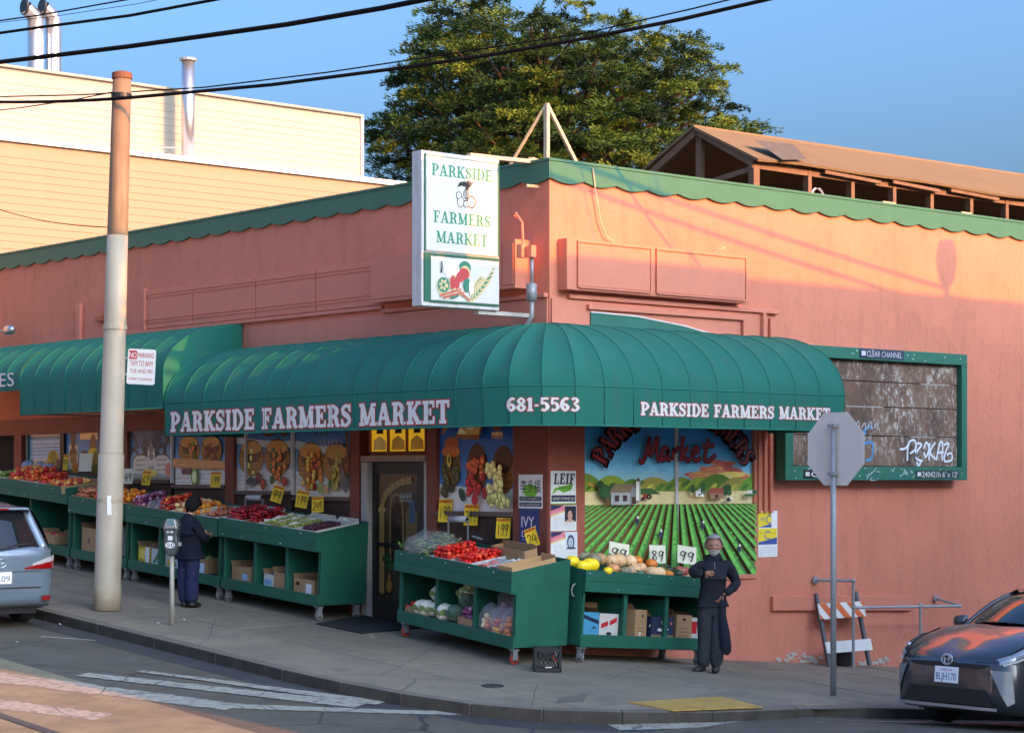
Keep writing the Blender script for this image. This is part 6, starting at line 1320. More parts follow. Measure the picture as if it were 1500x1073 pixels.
# price cards
def price(label, M, t, w_=.16, h=.22, yellow=True, tilt=0, stick=True, name='price_card'):
    o = place(thing(name, label, 'price card', group='price cards on the carts'), M @ Matrix.Rotation(tilt, 4, 'Y'))
    bgc = srgb(238,196,40) if yellow else srgb(226,222,196); mb = MB(); n_ = 6
    for i in range(n_):
        for s_ in (0, 1):
            pass
    vs = []; 
    for j in range(2):
        for i in range(n_+1): u = i/n_; vs.append((w_*(u-.5), .012*math.sin(math.pi*u)-.0, h*j))
    vs += [(x, y+.004, z) for x, y, z in vs]; m = n_+1
    mb.add(vs, [(i,i+1,m+i+1,m+i) for i in range(n_)] + [(2*m+m+i,2*m+m+i+1,2*m+i+1,2*m+i) for i in range(n_)], 0, bgc); mb.build('card', m_print, o)
    f = lambda u,v,w__: Vector((u, -.003-w__, v))
    mb = MB()
    if yellow:
        for k in range(7): x = w_*(-.42+.14*k); mb.add([f(x-.011,h*.84,.002),f(x+.011,h*.84,.002),f(x+.011,h*(.93+.03*(k%2)),.002),f(x-.011,h*(.93+.03*(k%2)),.002)], [(0,1,2,3)], 0, srgb(200,80,34))
    tot = .62*len(t)-.08; sz = min(h*.62, w_*.86/(tot*.8)*1.0); wf = w_*.84/(tot*h*.62)
    if mb.v: mb.build('card_border', m_print, o)
    for i_, ch in enumerate(t): mb = MB(); hand_text(mb, ch, lambda u,v,w__: f(-w_*.42+i_*.62*h*.58*wf+u, h*.12+v, w__+.002), h*.58, .085, wf=wf); mb.build('digit', m_print, o)
    if stick: mb = MB(); mb.box(-.006,.006,.012,.02,-.16,.05); mb.build('stick', m_light_timber, o)
    return o
def pc(M, px, py, t, label, plane, h=.24, w_=.17, yellow=True, tilt=0, ang=0):
    h *= 1.05; w_ *= 1.05; plane = -.05 if M is M5 and plane > -.3 else plane+.14
    """card whose foot stands at a point of the photograph on a plane x = const (left fronts)"""
    p = onx(px, py, plane); return price(label, Matrix.Translation(p) @ Matrix.Rotation(R(-90)+R(22)+ang, 4, 'Z') @ Matrix.Rotation(R(-8), 4, 'X'), t, w_, h, yellow, tilt, False)
pc(M4, 403, 735, '99', 'tilted yellow price card reading 99 above the cherries', -.42, .24, .19, True, R(14)); pc(M4, 440, 743, '199', 'pale yellow price card reading 1.99 by the white mullion', -.38, .24, .2, True, R(8)); pc(M4, 465, 750, '249', 'yellow price card at the door end, above the dark grapes', -.36, .22, .19, True, R(-4))
pc(M3, 315, 713, '199', 'pale yellow price card reading 1.99 right of the woman', -.40, .23, .18); pc(M3, 213, 710, '69', 'yellow price card reading 69 just right of the pole', -.40, .22, .16, True, R(3)); pc(M2, 187, 708, '49', 'cream price card half hidden by the pole', -.40, .24, .18, False)
pc(M1, 95, 688, '99', 'narrow yellow price card over the red apples', -.45, .26, .1); 
o = pc(M1, 124, 690, '', 'pale green price card hanging in the far window', -.30, .30, .26, False); o.children[0].data = o.children[0].data
pc(M5, 651, 764, '199', 'yellow price card behind the bag roll on the angled cart', -.22, .30, .20); pc(M5, 689, 769, '299', 'yellow price card reading 2.99 above the tomatoes', -.22, .27, .2); pc(M5, 736, 788, '199', 'yellow price card reading 1.99 at the dark board', -.24, .26, .2); pc(M5, 783, 800, '24', 'torn yellow card tilted against the corner posters', -.45, .24, .16, True, R(-22))
for px, py, t, lab, wd, tl_ in ((906,812,'99','white price card tilted among the tan squashes',.30,R(10)),(964,815,'89','white price card reading 89 in the middle of the squashes',.25,R(3)),(1006,816,'99','white price card reading 99 above the sweet potatoes',.30,R(8))):
    p = ony(px, py+9, -.30); price(lab, Matrix.Translation(p) @ Matrix.Rotation(R(-12),4,'Z') @ Matrix.Rotation(R(-10),4,'X'), t, wd, .24, False, tl_, False)
mb = MB(); mb.box(-.2,.2,-.004,.004,0,.09,0,(.012,.012,.014)); mb.box(-.15,.1,-.006,-.0045,.03,.05,0,srgb(170,170,170)); o = mb.build('black_name_strip', m_print); place(o, M5 @ Matrix.Translation((.95,.60,1.36)) @ Matrix.Rotation(R(4),4,'Y')); tag(o, 'black name strip behind the tomatoes', 'name strip')

# boxes and produce on the lower shelves
def carton(label, M, x, y, w_, d_, h, m, prints=None, yaw=0, flaps=True, name='carton', fill=None, base=.336):
    t = place(thing(name, label, 'box', group='cartons on the lower shelves'), M @ Matrix.Translation((x, y, base)) @ Matrix.Rotation(yaw, 4, 'Z')); th = .008
    for nm, b in (('box_bottom',(th,w_-th,th,d_-th,.003,.012)),('box_wall',(0,w_,0,th,0,h)),('box_wall',(0,w_,d_-th,d_,0,h)),('box_wall',(0,th,th,d_-th,0,h)),('box_wall',(w_-th,w_,th,d_-th,0,h))): MB().box(*b).build(nm, m, t)
    if flaps:
        mb = MB(); mb.add([(0,d_,h),(w_,d_,h),(w_*.96,d_+.10,h+.05),(w_*.04,d_+.10,h+.05)], [(0,1,2,3)]); mb.add([(0,0,h),(0,d_,h),(-.07,d_*.95,h+.07),(-.07,.02,h+.07)], [(0,1,2,3)]); mb.build('flap', m_card, t)
    if prints:
        P = Paint(lambda u,v,w__: Vector((u,-.001-w__,v)))
        for pr in prints: (P.rect if pr[0] == 'r' else P.poly if pr[0] == 'p' else P.ell)(*pr[1:])
        P.build('print', m_print, t)
    if fill: pile('produce', fill, w_-.02, d_-.02, h*.55, .05, t, int(x*10))
    return t
m_cy = mat('cyan_carton', srgb(52,150,190), .6, var=.06, world=False); m_navy = mat('navy_carton', srgb(32,44,76), .6, var=.06, world=False); m_yc = mat('yellow_carton', srgb(206,166,50), .6, var=.08, world=False)
NV, RDp, Kp = srgb(20,34,60), srgb(190,30,40), srgb(30,30,30)
carton('bright blue carton with dark band at the left of the squash cart', M6, .07, .10, .34, .4, .30, m_cy, [('p',[(0,.24),(0,.29),(.34,.20),(.34,.15)],NV),('p',[(.2,.06),(.25,.13),(.31,.1),(.25,.1)],NV)], fill='mixed')
carton('white carton with two red bars beside the blue one', M6, .42, .10, .33, .4, .29, m_wcard, [('p',[(.03,.10),(.03,.16),(.15,.20),(.15,.14)],RDp),('p',[(.18,.14),(.18,.20),(.3,.25),(.3,.19)],RDp),('e',.17,.04,.05,.02,Kp),('r',.04,.24,.16,.25,srgb(206,150,150))])
carton('brown carton standing behind the red and white one', M6, .55, .52, .25, .2, .42, m_card)
carton('tall brown carton turned at an angle in the middle of the squash cart', M6, .98, .03, .28, .36, .36, m_card, [('e',.17,.28,.022,.022,Kp),('r',.05,.08,.22,.09,srgb(120,90,60)),('r',.05,.12,.22,.13,srgb(120,90,60)),('e',.12,.05,.03,.03,srgb(206,196,180))], yaw=R(14))
carton('navy carton with pale script on the squash cart shelf', M6, 1.30, .06, .40, .38, .28, m_navy, [('r',.0,.0,.4,.05,srgb(130,116,84)),('p',[(.1,.1),(.14,.14),(.2,.12),(.26,.15),(.32,.12),(.26,.1),(.2,.09)],srgb(206,206,206)),('e',.22,.21,.05,.03,srgb(180,190,190)),('e',.22,.18,.03,.02,srgb(196,150,60)),('e',.36,.2,.02,.02,srgb(200,110,90))], fill='garlic')
carton('brown carton with an oval hand hole at the right of the squash cart', M6, 1.76, .06, .28, .36, .32, m_card, [('e',.14,.26,.035,.018,srgb(50,34,24)),('r',.05,.04,.23,.05,srgb(120,90,60)),('r',.05,.09,.23,.10,srgb(120,90,60)),('r',.05,.14,.2,.15,srgb(120,90,60))])
carton('white carton with red panel beside the man', M6, 2.06, .08, .19, .36, .29, m_wcard, [('r',.0,.08,.1,.24,RDp)])
for k, (M, x, w_, d_, h, m, lab, pr, f_) in enumerate(((M4,.10,.52,.45,.20,m_card,'open brown carton at the left of the entrance cart shelf',[('r',.28,.02,.42,.11,srgb(140,180,210))],'potato'),(M4,.95,.26,.45,.17,m_wcard,'small white and blue carton on the entrance cart shelf',[('r',.02,.02,.2,.1,srgb(110,160,196))],None),(M4,1.20,.42,.45,.22,m_card,'brown carton in the middle of the entrance cart shelf',None,'potato'),(M4,L4-.78,.50,.45,.20,m_card,'brown carton with white paper at the door end of the shelf',[('r',.30,.0,.44,.14,srgb(206,206,210)),('e',.1,.12,.05,.03,srgb(60,40,30))],None),
    (M3,.10,.34,.4,.24,m_yc,'yellow and white carton left on the shelf behind the meter',[('r',.03,.05,.2,.2,srgb(226,200,90)),('r',.22,.0,.34,.24,srgb(220,220,210))],'white'),(M3,.50,.30,.4,.24,m_wcard,'white and green fruit carton on the shelf behind the meter',[('p',[(.05,.02),(.2,.2),(.26,.16),(.12,.02)],srgb(30,110,70)),('p',[(.2,.02),(.26,.1),(.3,.06),(.28,.02)],srgb(30,90,60))],None),(M3,.92,.36,.4,.22,m_wcard,'white and yellow carton behind the woman',[('p',[(.05,.02),(.1,.14),(.2,.02)],srgb(206,170,50)),('p',[(.2,.02),(.26,.16),(.34,.02)],srgb(40,110,60))],'grape'),(M3,1.62,.46,.45,.22,m_card,'brown carton of yellow squash right of the woman',[('r',.25,.0,.42,.15,srgb(190,206,226))],'lettuce'),
    (M2,.14,.46,.4,.38,m_card,'tall brown carton left of the thick pole',[('p',[(.2,.14),(.24,.24),(.28,.2),(.26,.12)],srgb(120,60,60))],None),(M2,.95,.3,.4,.46,m_wcard,'white carton with coloured print seen right of the pole',[('r',.1,.2,.28,.3,srgb(150,180,90)),('r',.1,.05,.28,.15,srgb(200,120,60))],None),(M1,1.6,.5,.4,.16,m_card,'low brown carton under the far left cart',None,'mixed'))): carton(lab, M, x, .10, w_, d_, h, m, pr, fill=f_)
# middle cart shelves: cauliflowers, cabbages, bagged fruit
def head(label, M, x, y, z, r, kind, name):
    t = place(thing(name, label, name.replace('_',' ') if name != 'cauliflower' else 'cauliflower', group='vegetables on the angled cart shelf'), M @ Matrix.Translation((x,y,z)))
    mb = MB(); V, F = ico(3); c = srgb(214,208,186) if kind == 'w' else srgb(86,104,84)
    mb.add([p*r*(1+.12*noise.noise(p*6+Vector((x*9,y,0)))) for p in V], F, 0, None)
    for k in range(len(mb.c)): mb.c[k] = rc(c, .08)
    mb.build('head', m_leafy, t, smooth=True); mb = MB()
    for k in range(7):
        a = k*.9+x; d = Vector((math.cos(a), math.sin(a), 0)); s_ = Vector((-d.y, d.x, 0)); q = []
        for j in range(4): tt = j/3; b = d*(r*(.35+.85*math.sin(tt*1.7)))+Vector((0,0,r*(-.85+1.3*tt))); wd = r*.5*math.sin(.4+tt*2.2); q += [b-s_*wd, b+s_*wd]
        mb.add(q, [(2*j,2*j+1,2*j+3,2*j+2) for j in range(3)], 0, rc(srgb(120,140,84) if kind == 'w' else srgb(70,96,80), .15))
    mb.build('leaf', m_leafy, t, smooth=True); return t
for k, (x, y, z, r, kd, lab) in enumerate(((.42,.10,.31,.09,'w','front cauliflower at the left shelf of the angled cart'),(.60,.08,.32,.095,'w','cauliflower beside the first divider'),(.74,.10,.32,.08,'w','smaller cauliflower touching the divider'),(.50,.30,.45,.09,'w','cauliflower on top of the left heap'),(.70,.34,.42,.09,'w','cauliflower behind the left heap'),(1.03,.08,.32,.10,'w','large cauliflower in the middle shelf'),(1.10,.32,.50,.08,'w','cauliflower on the middle heap, left'),(1.28,.30,.56,.085,'w','topmost cauliflower of the middle heap'),(1.08,.40,.36,.09,'w','cauliflower at the back of the middle shelf'))): head(lab, M5, x, y, .33+(z-.235)*1.35, r*1.22, kd, 'cauliflower')
for k, (x, y, z, r, lab) in enumerate(((1.25,.10,.33,.10,'bluish green cabbage at the front of the middle shelf'),(1.30,.26,.45,.10,'green cabbage in the middle of the heap'),(1.42,.34,.40,.09,'green cabbage behind the small carton'))): head(lab, M5, x, y, .33+(z-.235)*1.35, r*1.2, 'g', 'cabbage')
c = crate('small crate of orange-red peppers on the left shelf', M5 @ Matrix.Translation((.10,.04,.335)), .36, .4, .09); pile('produce','tomato',.34,.36,.08,.1,c,70)
c = crate('small wooden crate of purple onions on the middle shelf', M5 @ Matrix.Translation((1.40,.03,.335)), .34, .4, .11); pile('produce','onion',.32,.38,.07,.16,c,71)
for k, (x, y, z, w_, kd, lab) in enumerate(((1.86,.02,.235,.26,'yellowapple','clear bag of pale apples at the front of the right shelf'),(2.10,.03,.235,.26,'mixed','clear bag of mixed fruit at the front of the right shelf'),(2.36,.03,.235,.22,'orange','clear bag of oranges at the right end of the shelf'),(1.92,.24,.36,.28,'onion','clear bag of purple onions on the right heap'),(2.22,.26,.38,.28,'mixed','clear bag of mixed fruit on top of the right heap'),(2.02,.46,.42,.3,'orange','clear bag of oranges at the back of the right shelf'))): bagged(lab, M5 @ Matrix.Translation((x,y,.335+(z-.235)*1.4)), w_*1.08, .25, .30, kd, group='bags on the angled cart shelf', seed=80+k)
# crate and mat on the ground
cr0 = on_road(805, 982, gz); mk_ = thing('milk_crate', 'black plastic milk crate on the pavement between the two front carts', 'crate', (cr0.x, cr0.y+.05, gz(cr0.x,cr0.y)), (R(0),R(1),R(-38)))
m_pl = mat('black_plastic', (.016,.016,.018), .45, var=.1); s_ = .165
for a in range(4):
    mb = MB(); mb.T = Matrix.Rotation(a*math.pi/2, 4, 'Z')
    mb.box(-s_,s_,-s_,-s_+.012,.24,.285); mb.box(-s_,s_,-s_,-s_+.012,.0,.04); mb.box(-s_,-s_+.03,-s_,-s_+.0121,.04,.24); mb.box(s_-.03,s_-.0121,-s_,-s_+.0122,.04,.24)
    for k in range(-2, 3):
        mb.bar((k*.06-.05,-s_+.006,.04),(k*.06+.05,-s_+.006,.24),.01,.012); mb.bar((k*.06+.05,-s_+.0065,.04),(k*.06-.05,-s_+.0065,.24),.01,.011)
    mb.build('lattice_side', m_pl, mk_)
MB().box(-s_+.012,s_-.012,-s_+.012,s_-.012,.005,.015).build('base', m_pl, mk_)
MB().box(-.03,.05,-s_-.004,-s_-.001,.05,.062).build('label_patch', m_white, mk_)
q = [(-.06,2.55),(-.06,3.95),(-1.15,3.55),(-1.15,2.5)]; mb = MB(); n_ = 4; mb.add([(x,y,gz(x,y)+.004) for x,y in q]+[(x,y,gz(x,y)+.02) for x,y in q], [(4,5,6,7),(0,1,5,4),(1,2,6,5),(2,3,7,6),(3,0,4,7)]); tag(mb.build('door_mat', mat('black_mat', (.014,.014,.015), .9, var=.2, bump=.4, bs=80)), 'black rubber mat on the pavement at the entrance', 'mat')
# posters
def poster(label, f, w_, h, draw, base, name='poster'):
    t = thing(name, label, 'poster', group='posters at the corner'); mb = MB(); mb.prism([(0,0),(w_,0),(w_,h),(0,h)], f, .002, .005, 0, base); mb.build('sheet', m_print, t)
    P = Paint(lambda u,v,d: f(u,v,d+.0055)); draw(P, w_, h); P.build('print', m_print, t); return t
NVY, LGR, WHT = srgb(28,40,70), srgb(110,186,60), srgb(228,228,224)
def T(P, t, x, y, w_, h, col, shear=0): P.k += 1; font_text(P.mb, t, P.f, x, y, w_, h, col, P.k*P.step, shear=shear)
def d_leif(P, w_, h):
    P.rect(0,0,w_,.03*h,LGR); P.poly([(w_*.05,h*.3),(w_*.15,h*.48),(w_*.9,h*.62),(w_*.8,h*.42),(w_*.5,h*.34),(w_*.3,h*.44)], LGR); P.rect(w_*.03,h*.08,w_*.97,h*.27,NVY); T(P,'DISTRICT ATTORNEY 2019',w_*.08,h*.13,w_*.85,h*.08,WHT)
    P.k += 1; wf = w_*.84/(slab_width('LEIF')*h*.32); slab_text(P.mb,'LEIF',lambda u,v,d: P.f(w_*.1+u+v*.12,h*.60+v,P.k*P.step+d),h*.32,.22,.12,wf=wf,col=NVY); P.k += 14; T(P,'DAUTCH',w_*.3,h*.45,w_*.48,h*.1,srgb(30,90,50))
def d_chi(P, w_, h):
    P.ell(w_*.5,h*.52,w_*.3,h*.2,LGR); P.rect(w_*.04,h*.06,w_*.96,h*.18,NVY); P.rect(w_*.04,h*.22,w_*.96,h*.34,NVY); P.rect(w_*.04,h*.345,w_*.96,h*.36,srgb(90,130,90)); T(P,'李多福',w_*.08,h*.50,w_*.84,h*.30,srgb(30,32,40)); T(P,'DISTRICT ATTORNEY 2019',w_*.1,h*.25,w_*.8,h*.06,WHT); T(P,'FOR SUPERVISOR',w_*.1,h*.09,w_*.8,h*.06,WHT)
def d_ivy(P, w_, h): P.rect(0,h*.86,w_,h,srgb(40,64,110)); T(P,'IVY,',w_*.12,h*.50,w_*.72,h*.30,WHT); T(P,'LEE',w_*.14,h*.24,w_*.5,h*.18,WHT); P.rect(w_*.14,h*.16,w_*.6,h*.18,srgb(150,160,190))
def d_flyer(skin, hair, bgp):
    def d(P, w_, h):
        P.poly([(0,h*.72),(0,h),(w_*.5,h)], srgb(44,44,90)); P.poly([(0,h*.62),(0,h*.8),(w_*.54,h*.98),(w_*.54,h*.80)], srgb(226,120,136)); P.poly([(0,h*.56),(0,h*.62),(w_*.54,h*.80),(w_*.54,h*.74)], srgb(230,206,110))
        P.rect(w_*.54,h*.36,w_*.98,h*.97,bgp); P.ell(w_*.74,h*.62,w_*.14,h*.28,hair); P.ell(w_*.74,h*.60,w_*.095,h*.2,skin); P.poly([(w_*.56,h*.36),(w_*.62,h*.44),(w_*.86,h*.44),(w_*.96,h*.36)], skin if bgp[2] < .1 else hair)
        for s_ in (-1,1): P.ell(w_*(.74+.035*s_),h*.64,w_*.015,h*.015,Kp,8)
        P.line([(w_*.71,h*.52),(w_*.77,h*.52)],h*.02,srgb(150,80,80),False)
        for k in range(7): P.line([(w_*.06,h*(.52-.07*k)),(w_*(.48 if k < 3 else .92),h*(.52-.07*k))],h*.012,srgb(170,176,180),False)
        for k in range(3): P.line([(w_*.06,h*(.72-.05*k)),(w_*.42,h*(.84-.05*k))],h*.014,srgb(226,190,196),False)
    return d
px_ = lambda px, py: onx(px, py, 0)
poster('white square poster with large Chinese characters and a green dot', fl(-.013, onx(760,704,-.013).y, onx(760,744,-.013).z), .47, .44, d_chi, WHT)
poster('dark blue poster with tall white lettering below the Chinese one', fl(-.013, onx(761,745,-.013).y, 1.36), .39, .49, d_ivy, srgb(44,56,112))
poster('white poster with slab lettering and a green swoosh on the corner', fr(-.002, .015, 1.905), .44, .43, d_leif, WHT)
poster('flyer with a portrait on dark blue, between the two other corner posters', fr(-.002, .015, 1.56), .45, .33, d_flyer(srgb(196,150,130),srgb(30,26,26),srgb(26,30,54)), WHT)
poster('lowest flyer with a pale blue portrait on the corner', fr(-.002, .02, 1.20), .46, .345, d_flyer(srgb(176,190,200),srgb(50,66,90),srgb(206,214,220)), WHT)
def d_yes(P, w_, h):
    YE, BLU = srgb(236,208,60), srgb(48,80,150)
    P.rect(0,h*.64,w_*.68,h*.98,YE); P.poly([(0,h*.64),(w_*.68,h*.72),(w_*.68,h*.64)],BLU); P.rect(0,h*.27,w_*.97,h*.62,YE); P.poly([(0,h*.27),(0,h*.32),(w_*.97,h*.42),(w_*.97,h*.27)],BLU); T(P,'YES',w_*.08,h*.78,w_*.3,h*.08,BLU,.1); T(P,'C',w_*.42,h*.72,w_*.24,h*.2,BLU); T(P,'C',w_*.3,h*.38,w_*.3,h*.2,BLU)
    for k in range(5): P.ell(w_*(.15+.17*k),h*.52,w_*.05,h*.025,srgb(206,180,40))
    for k in range(4): P.line([(w_*.06,h*(.2-.05*k)),(w_*.9,h*(.2-.05*k))],h*.008,srgb(180,184,190),False)
poster('yellow and blue poster with a letter C on the wall right of the mural', fr(-.002, 3.93, 1.13), .40, .65, d_yes, WHT)
# ------------------------------------------------------------------ cars
def interp(st, d):                               # smooth through the stations
    if d <= st[0][0]: return st[0][1:]
    if d >= st[-1][0]: return st[-1][1:]
    for i in range(len(st)-1):
        a, b = st[i], st[i+1]
        if d <= b[0]:
            h = b[0]-a[0]; t = (d-a[0])/h; p = st[max(i-1,0)]; q = st[min(i+2,len(st)-1)]; out = []
            for k in range(1, len(a)):
                s0 = (b[k]-a[k])/h; sl0 = (a[k]-p[k])/(a[0]-p[0]) if i > 0 else s0; sl1 = (q[k]-b[k])/(q[0]-b[0]) if i+2 < len(st) else s0
                lim = lambda u, v: 0 if u*v <= 0 else 2*u*v/(u+v)
                m0, m1 = lim(sl0, s0), lim(s0, sl1)
                out.append((2*t**3-3*t*t+1)*a[k] + (t**3-2*t*t+t)*h*m0 + (-2*t**3+3*t*t)*b[k] + (t**3-t*t)*h*m1)
            return tuple(out)
def ring_pt(st, d, r, sg=1):                     # r runs 0 (underside middle) .. 6 (top middle)
    w_, zb, zm, zs, ze, zt = interp(st, d)
    P = [(0,zb),(w_*.86,zb),(w_*.985,zb+.13),(w_,zm),(w_*.965,zs),(w_*.84,ze),(0,zt)]
    i = min(int(r), 5); t = r-i
    p0, p1, p2, p3 = P[max(i-1,0)], P[i], P[i+1], P[min(i+2,6)]
    if i in (1,2,3,4):
        f = lambda a,b,c,e: .5*((2*b)+(c-a)*t+(2*a-5*b+4*c-e)*t*t+(-a+3*b-3*c+e)*t**3)
        y, z = f(p0[0],p1[0],p2[0],p3[0]), f(p0[1],p1[1],p2[1],p3[1])
    else: y = p1[0]+(p2[0]-p1[0])*t; z = p1[1]+(p2[1]-p1[1])*t + (.035*math.sin(math.pi*t*.5)*(1-t)*2 if i == 5 else 0)
    return Vector((d, y*sg, z))
def car_body(st, wheels, wr, flip):
    mb = MB(); ds = []; 
    for a, b in zip(st[:-1], st[1:]):
        n_ = max(1, int((b[0]-a[0])/.09)); ds += [a[0]+(b[0]-a[0])*i/n_ for i in range(n_)]
    ds.append(st[-1][0]); rs = [0,1,1.5,2,2.5,3,3.5,4,4.5,5,5.25,5.5,5.75,6]
    ring = [(r, 1) for r in rs] + [(r, -1) for r in rs[::-1][1:-1]]; n_ = len(ring); vs = []
    for d in ds:
        for r, s_ in ring:
            p = ring_pt(st, d, r, s_)
            for wx in wheels:                      # wheel arch: push the lower side up and over the wheel
                q = math.hypot(d-wx, 0)
                if abs(d-wx) < wr+.06 and 1 <= r <= 3.2:
                    top = .32+math.sqrt(max(0,(wr+.06)**2-(d-wx)**2)); 
                    if p.z < top: p.z = min(top, p.z+.6)
            vs.append(p)
    fs = [(i*n_+k, i*n_+(k+1)%n_, (i+1)*n_+(k+1)%n_, (i+1)*n_+k) for i in range(len(ds)-1) for k in range(n_)]
    fs += [tuple(range(n_))[::-1], tuple((len(ds)-1)*n_+k for k in range(n_))]
    mb.add(vs, fs); return mb
def patch(f, nu, nv, th=0):
    mb = MB(); mb.add([f(i/nu, j/nv) for j in range(nv+1) for i in range(nu+1)], [(j*(nu+1)+i, j*(nu+1)+i+1, (j+1)*(nu+1)+i+1, (j+1)*(nu+1)+i) for j in range(nv) for i in range(nu)]); return mb
def add_wheels(t, spots, r, wd):
    m_t = mat('car_tyre', (.018,.018,.019), .8, var=.1); m_r = mat('alloy', srgb(150,154,158), .3, .8)
    for x, y in spots:
        s_ = 1 if y > 0 else -1
        mb = MB(); mb.lathe([(r*.62,-wd/2),(r*.94,-wd/2),(r,-wd*.36),(r,wd*.36),(r*.94,wd/2),(r*.62,wd/2)], 28, (x,y,r), axis='y'); w_ = mb.build('wheel', m_t, t, smooth=False)
        mb = MB(); mb.lathe([(.02,s_*wd*.40),(r*.16,s_*wd*.42),(r*.2,s_*wd*.3),(r*.55,s_*wd*.36),(r*.61,s_*wd*.46),(r*.61,-s_*wd*.3)], 20, (x,y,r), axis='y'); mb.build('rim', m_r, w_, smooth=True)
        for k in range(5):
            a = 2*math.pi*k/5; mb = MB(); mb.bar((x+r*.12*math.cos(a),y+s_*wd*.42,r+r*.12*math.sin(a)),(x+r*.58*math.cos(a),y+s_*wd*.42,r+r*.58*math.sin(a)),.05,.03,up=(0,1,0)); mb.build('spoke', m_r, w_)
m_glass_dark = mat('car_glass', (.012,.014,.016), .03, var=0, spec=.7, coat=.3)
def paintmat(name, col): return mat(name, col, .28, .55, var=.03, vs=2, coat=1.0)
# --- dark hatchback facing the crossing
m_dkp = paintmat('dark_grey_paint', (.06,.065,.076)); m_grl = mat('grille_black', (.008,.008,.009), .5)
ST = [(0,.40,.34,.50,.60,.655,.675),(.03,.58,.26,.50,.61,.68,.70),(.08,.70,.21,.52,.64,.72,.74),(.18,.79,.18,.54,.68,.765,.785),(.35,.845,.17,.57,.74,.845,.87),(.6,.875,.17,.60,.81,.925,.96),(.95,.882,.17,.62,.87,1.0,1.045),(1.25,.882,.17,.62,.90,1.0,1.05),(1.9,.882,.17,.62,.93,.97,.98),(2.8,.882,.17,.62,.95,.985,.99),(3.6,.875,.18,.65,.99,1.03,1.04),(4.2,.83,.24,.7,.99,1.05,1.06),(4.46,.72,.34,.7,.93,1.02,1.03),(4.54,.60,.4,.7,.88,.97,.98)]
car = thing('dark_hatchback', 'dark grey hatchback car parked nose-first at the right kerb', 'car', (.60,-5.80,rz(1.8,-5.8)+.0), (0,0,0))
car.rotation_euler = Matrix.Rotation(math.pi,3,'Z').to_4x4().to_3x3().to_euler(); car.rotation_euler = (Matrix.Rotation(math.pi, 3, 'Z') @ Matrix.Rotation(-.085, 3, 'Y')).to_euler()
F = Matrix.Scale(-1, 4, (1,0,0))                    # d from the nose runs to local -x
def fin(mb): mb.v = [Vector((-p.x, p.y, p.z)) for p in mb.v]; mb.f = [f[::-1] for f in mb.f]; return mb
car.location.z = rz(.6+1.0,-5.8) + .085*1.0; car.scale = (1, 1, 1.10)
fin(car_body(ST, (.98, 3.68), .33, True)).build('body', m_dkp, car, smooth=True)
ws = lambda u, v: (lambda q: Vector(((.92+.36*q*q)*(1-v)+(1.92+.10*q*q)*v, q*(.78-.19*v), (1.055-.06*q*q)*(1-v)+(1.455-.05*q*q)*v+.055*math.sin(math.pi*v))))(2*u-1)
fin(patch(lambda u, v: ws(.07+.86*u, .04+.93*v), 16, 10)).build('windshield', m_glass_dark, car, smooth=True)
for s_ in (0, 1):
    fin(MB().tube([ws(s_*.97+.015, v/10) for v in range(11)], .032, 8)).build('pillar', m_dkp, car, smooth=True)
    sg_ = 1 if s_ else -1
    sgl = lambda u, v: Vector((1.42+u*2.5+.46*v*(1-u)-.25*v*u, sg_*(.835-.255*v+.03*math.sin(math.pi*v)), (.95+.05*u)*(1-v)+(1.405+.04*math.sin(math.pi*u)-.14*u*u)*v))
    fin(patch(sgl, 14, 6)).build('side_window', m_glass_dark, car, smooth=True)
    mb = MB(); mb.lathe([(.02,-.09),(.065,-.07),(.08,.0),(.07,.07),(.02,.09)], 12, (1.5,sg_*.97,1.06), axis='y'); mb.bar((1.5,sg_*.86,1.02),(1.5,sg_*.93,1.04),.05,.03); fin(mb).build('mirror', m_dkp, car, smooth=True)
fin(patch(lambda u, v: (lambda q: Vector((1.90+1.88*v, q*(.60-.06*v), 1.46+.04*math.sin(math.pi*min(1,v*1.2+.1))-.12*v*v-.05*q*q)))(2*u-1), 12, 12)).build('roof', m_dkp, car, smooth=True)
fin(patch(lambda u, v: (lambda q: Vector((3.78+.6*v, q*(.54+.1*v), 1.31-.26*v-.05*q*q)))(2*u-1), 12, 8)).build('rear_window', m_glass_dark, car, smooth=True)
def dfront(y): # distance of the fascia behind the nose at half-width |y|
    y = abs(y)
    for a, b in zip(ST[:-1], ST[1:]):
        if a[1] <= y <= b[1]: return a[0]+(b[0]-a[0])*(y-a[1])/(b[1]-a[1])
    return 0 if y < .4 else .6
def face_poly(name, pts, m, off=.012, par=car, sub=8):
    """outline (y, z) laid on the rounded front"""
    mb = MB(); ys = [p[0] for p in pts]; y0_, y1_ = min(ys), max(ys); q = []
    top = sorted([p for p in pts], key=lambda p: p[0])
    def zr(y):
        zs_ = []
        for i in range(len(pts)):
            (a, b), (c, e) = pts[i-1], pts[i]
            if (a <= y <= c or c <= y <= a) and abs(a-c) > 1e-9: zs_.append(b+(e-b)*(y-a)/(c-a))
        return (min(zs_), max(zs_)) if zs_ else (pts[0][1], pts[0][1])
    n_ = 14; vs = []
    for i in range(n_+1):
        y = y0_+(y1_-y0_)*min(max(i/n_,1e-4),1-1e-4); a, b = zr(y)
        for j in range(3): z = a+(b-a)*j/2; vs.append((dfront(y)*(1.0 if z < .6 else 1.0)-off + (.10*max(0,z-.62)), y, z))
    mb.add(vs, [(i*3+j,(i+1)*3+j,(i+1)*3+j+1,i*3+j+1) for i in range(n_) for j in range(2)])
    return fin(mb).build(name, m, par, smooth=True)
face_poly('upper_grille', [(-.55,.645),(-.44,.605),(.44,.605),(.55,.645),(.3,.65),(-.3,.65)], m_grl)
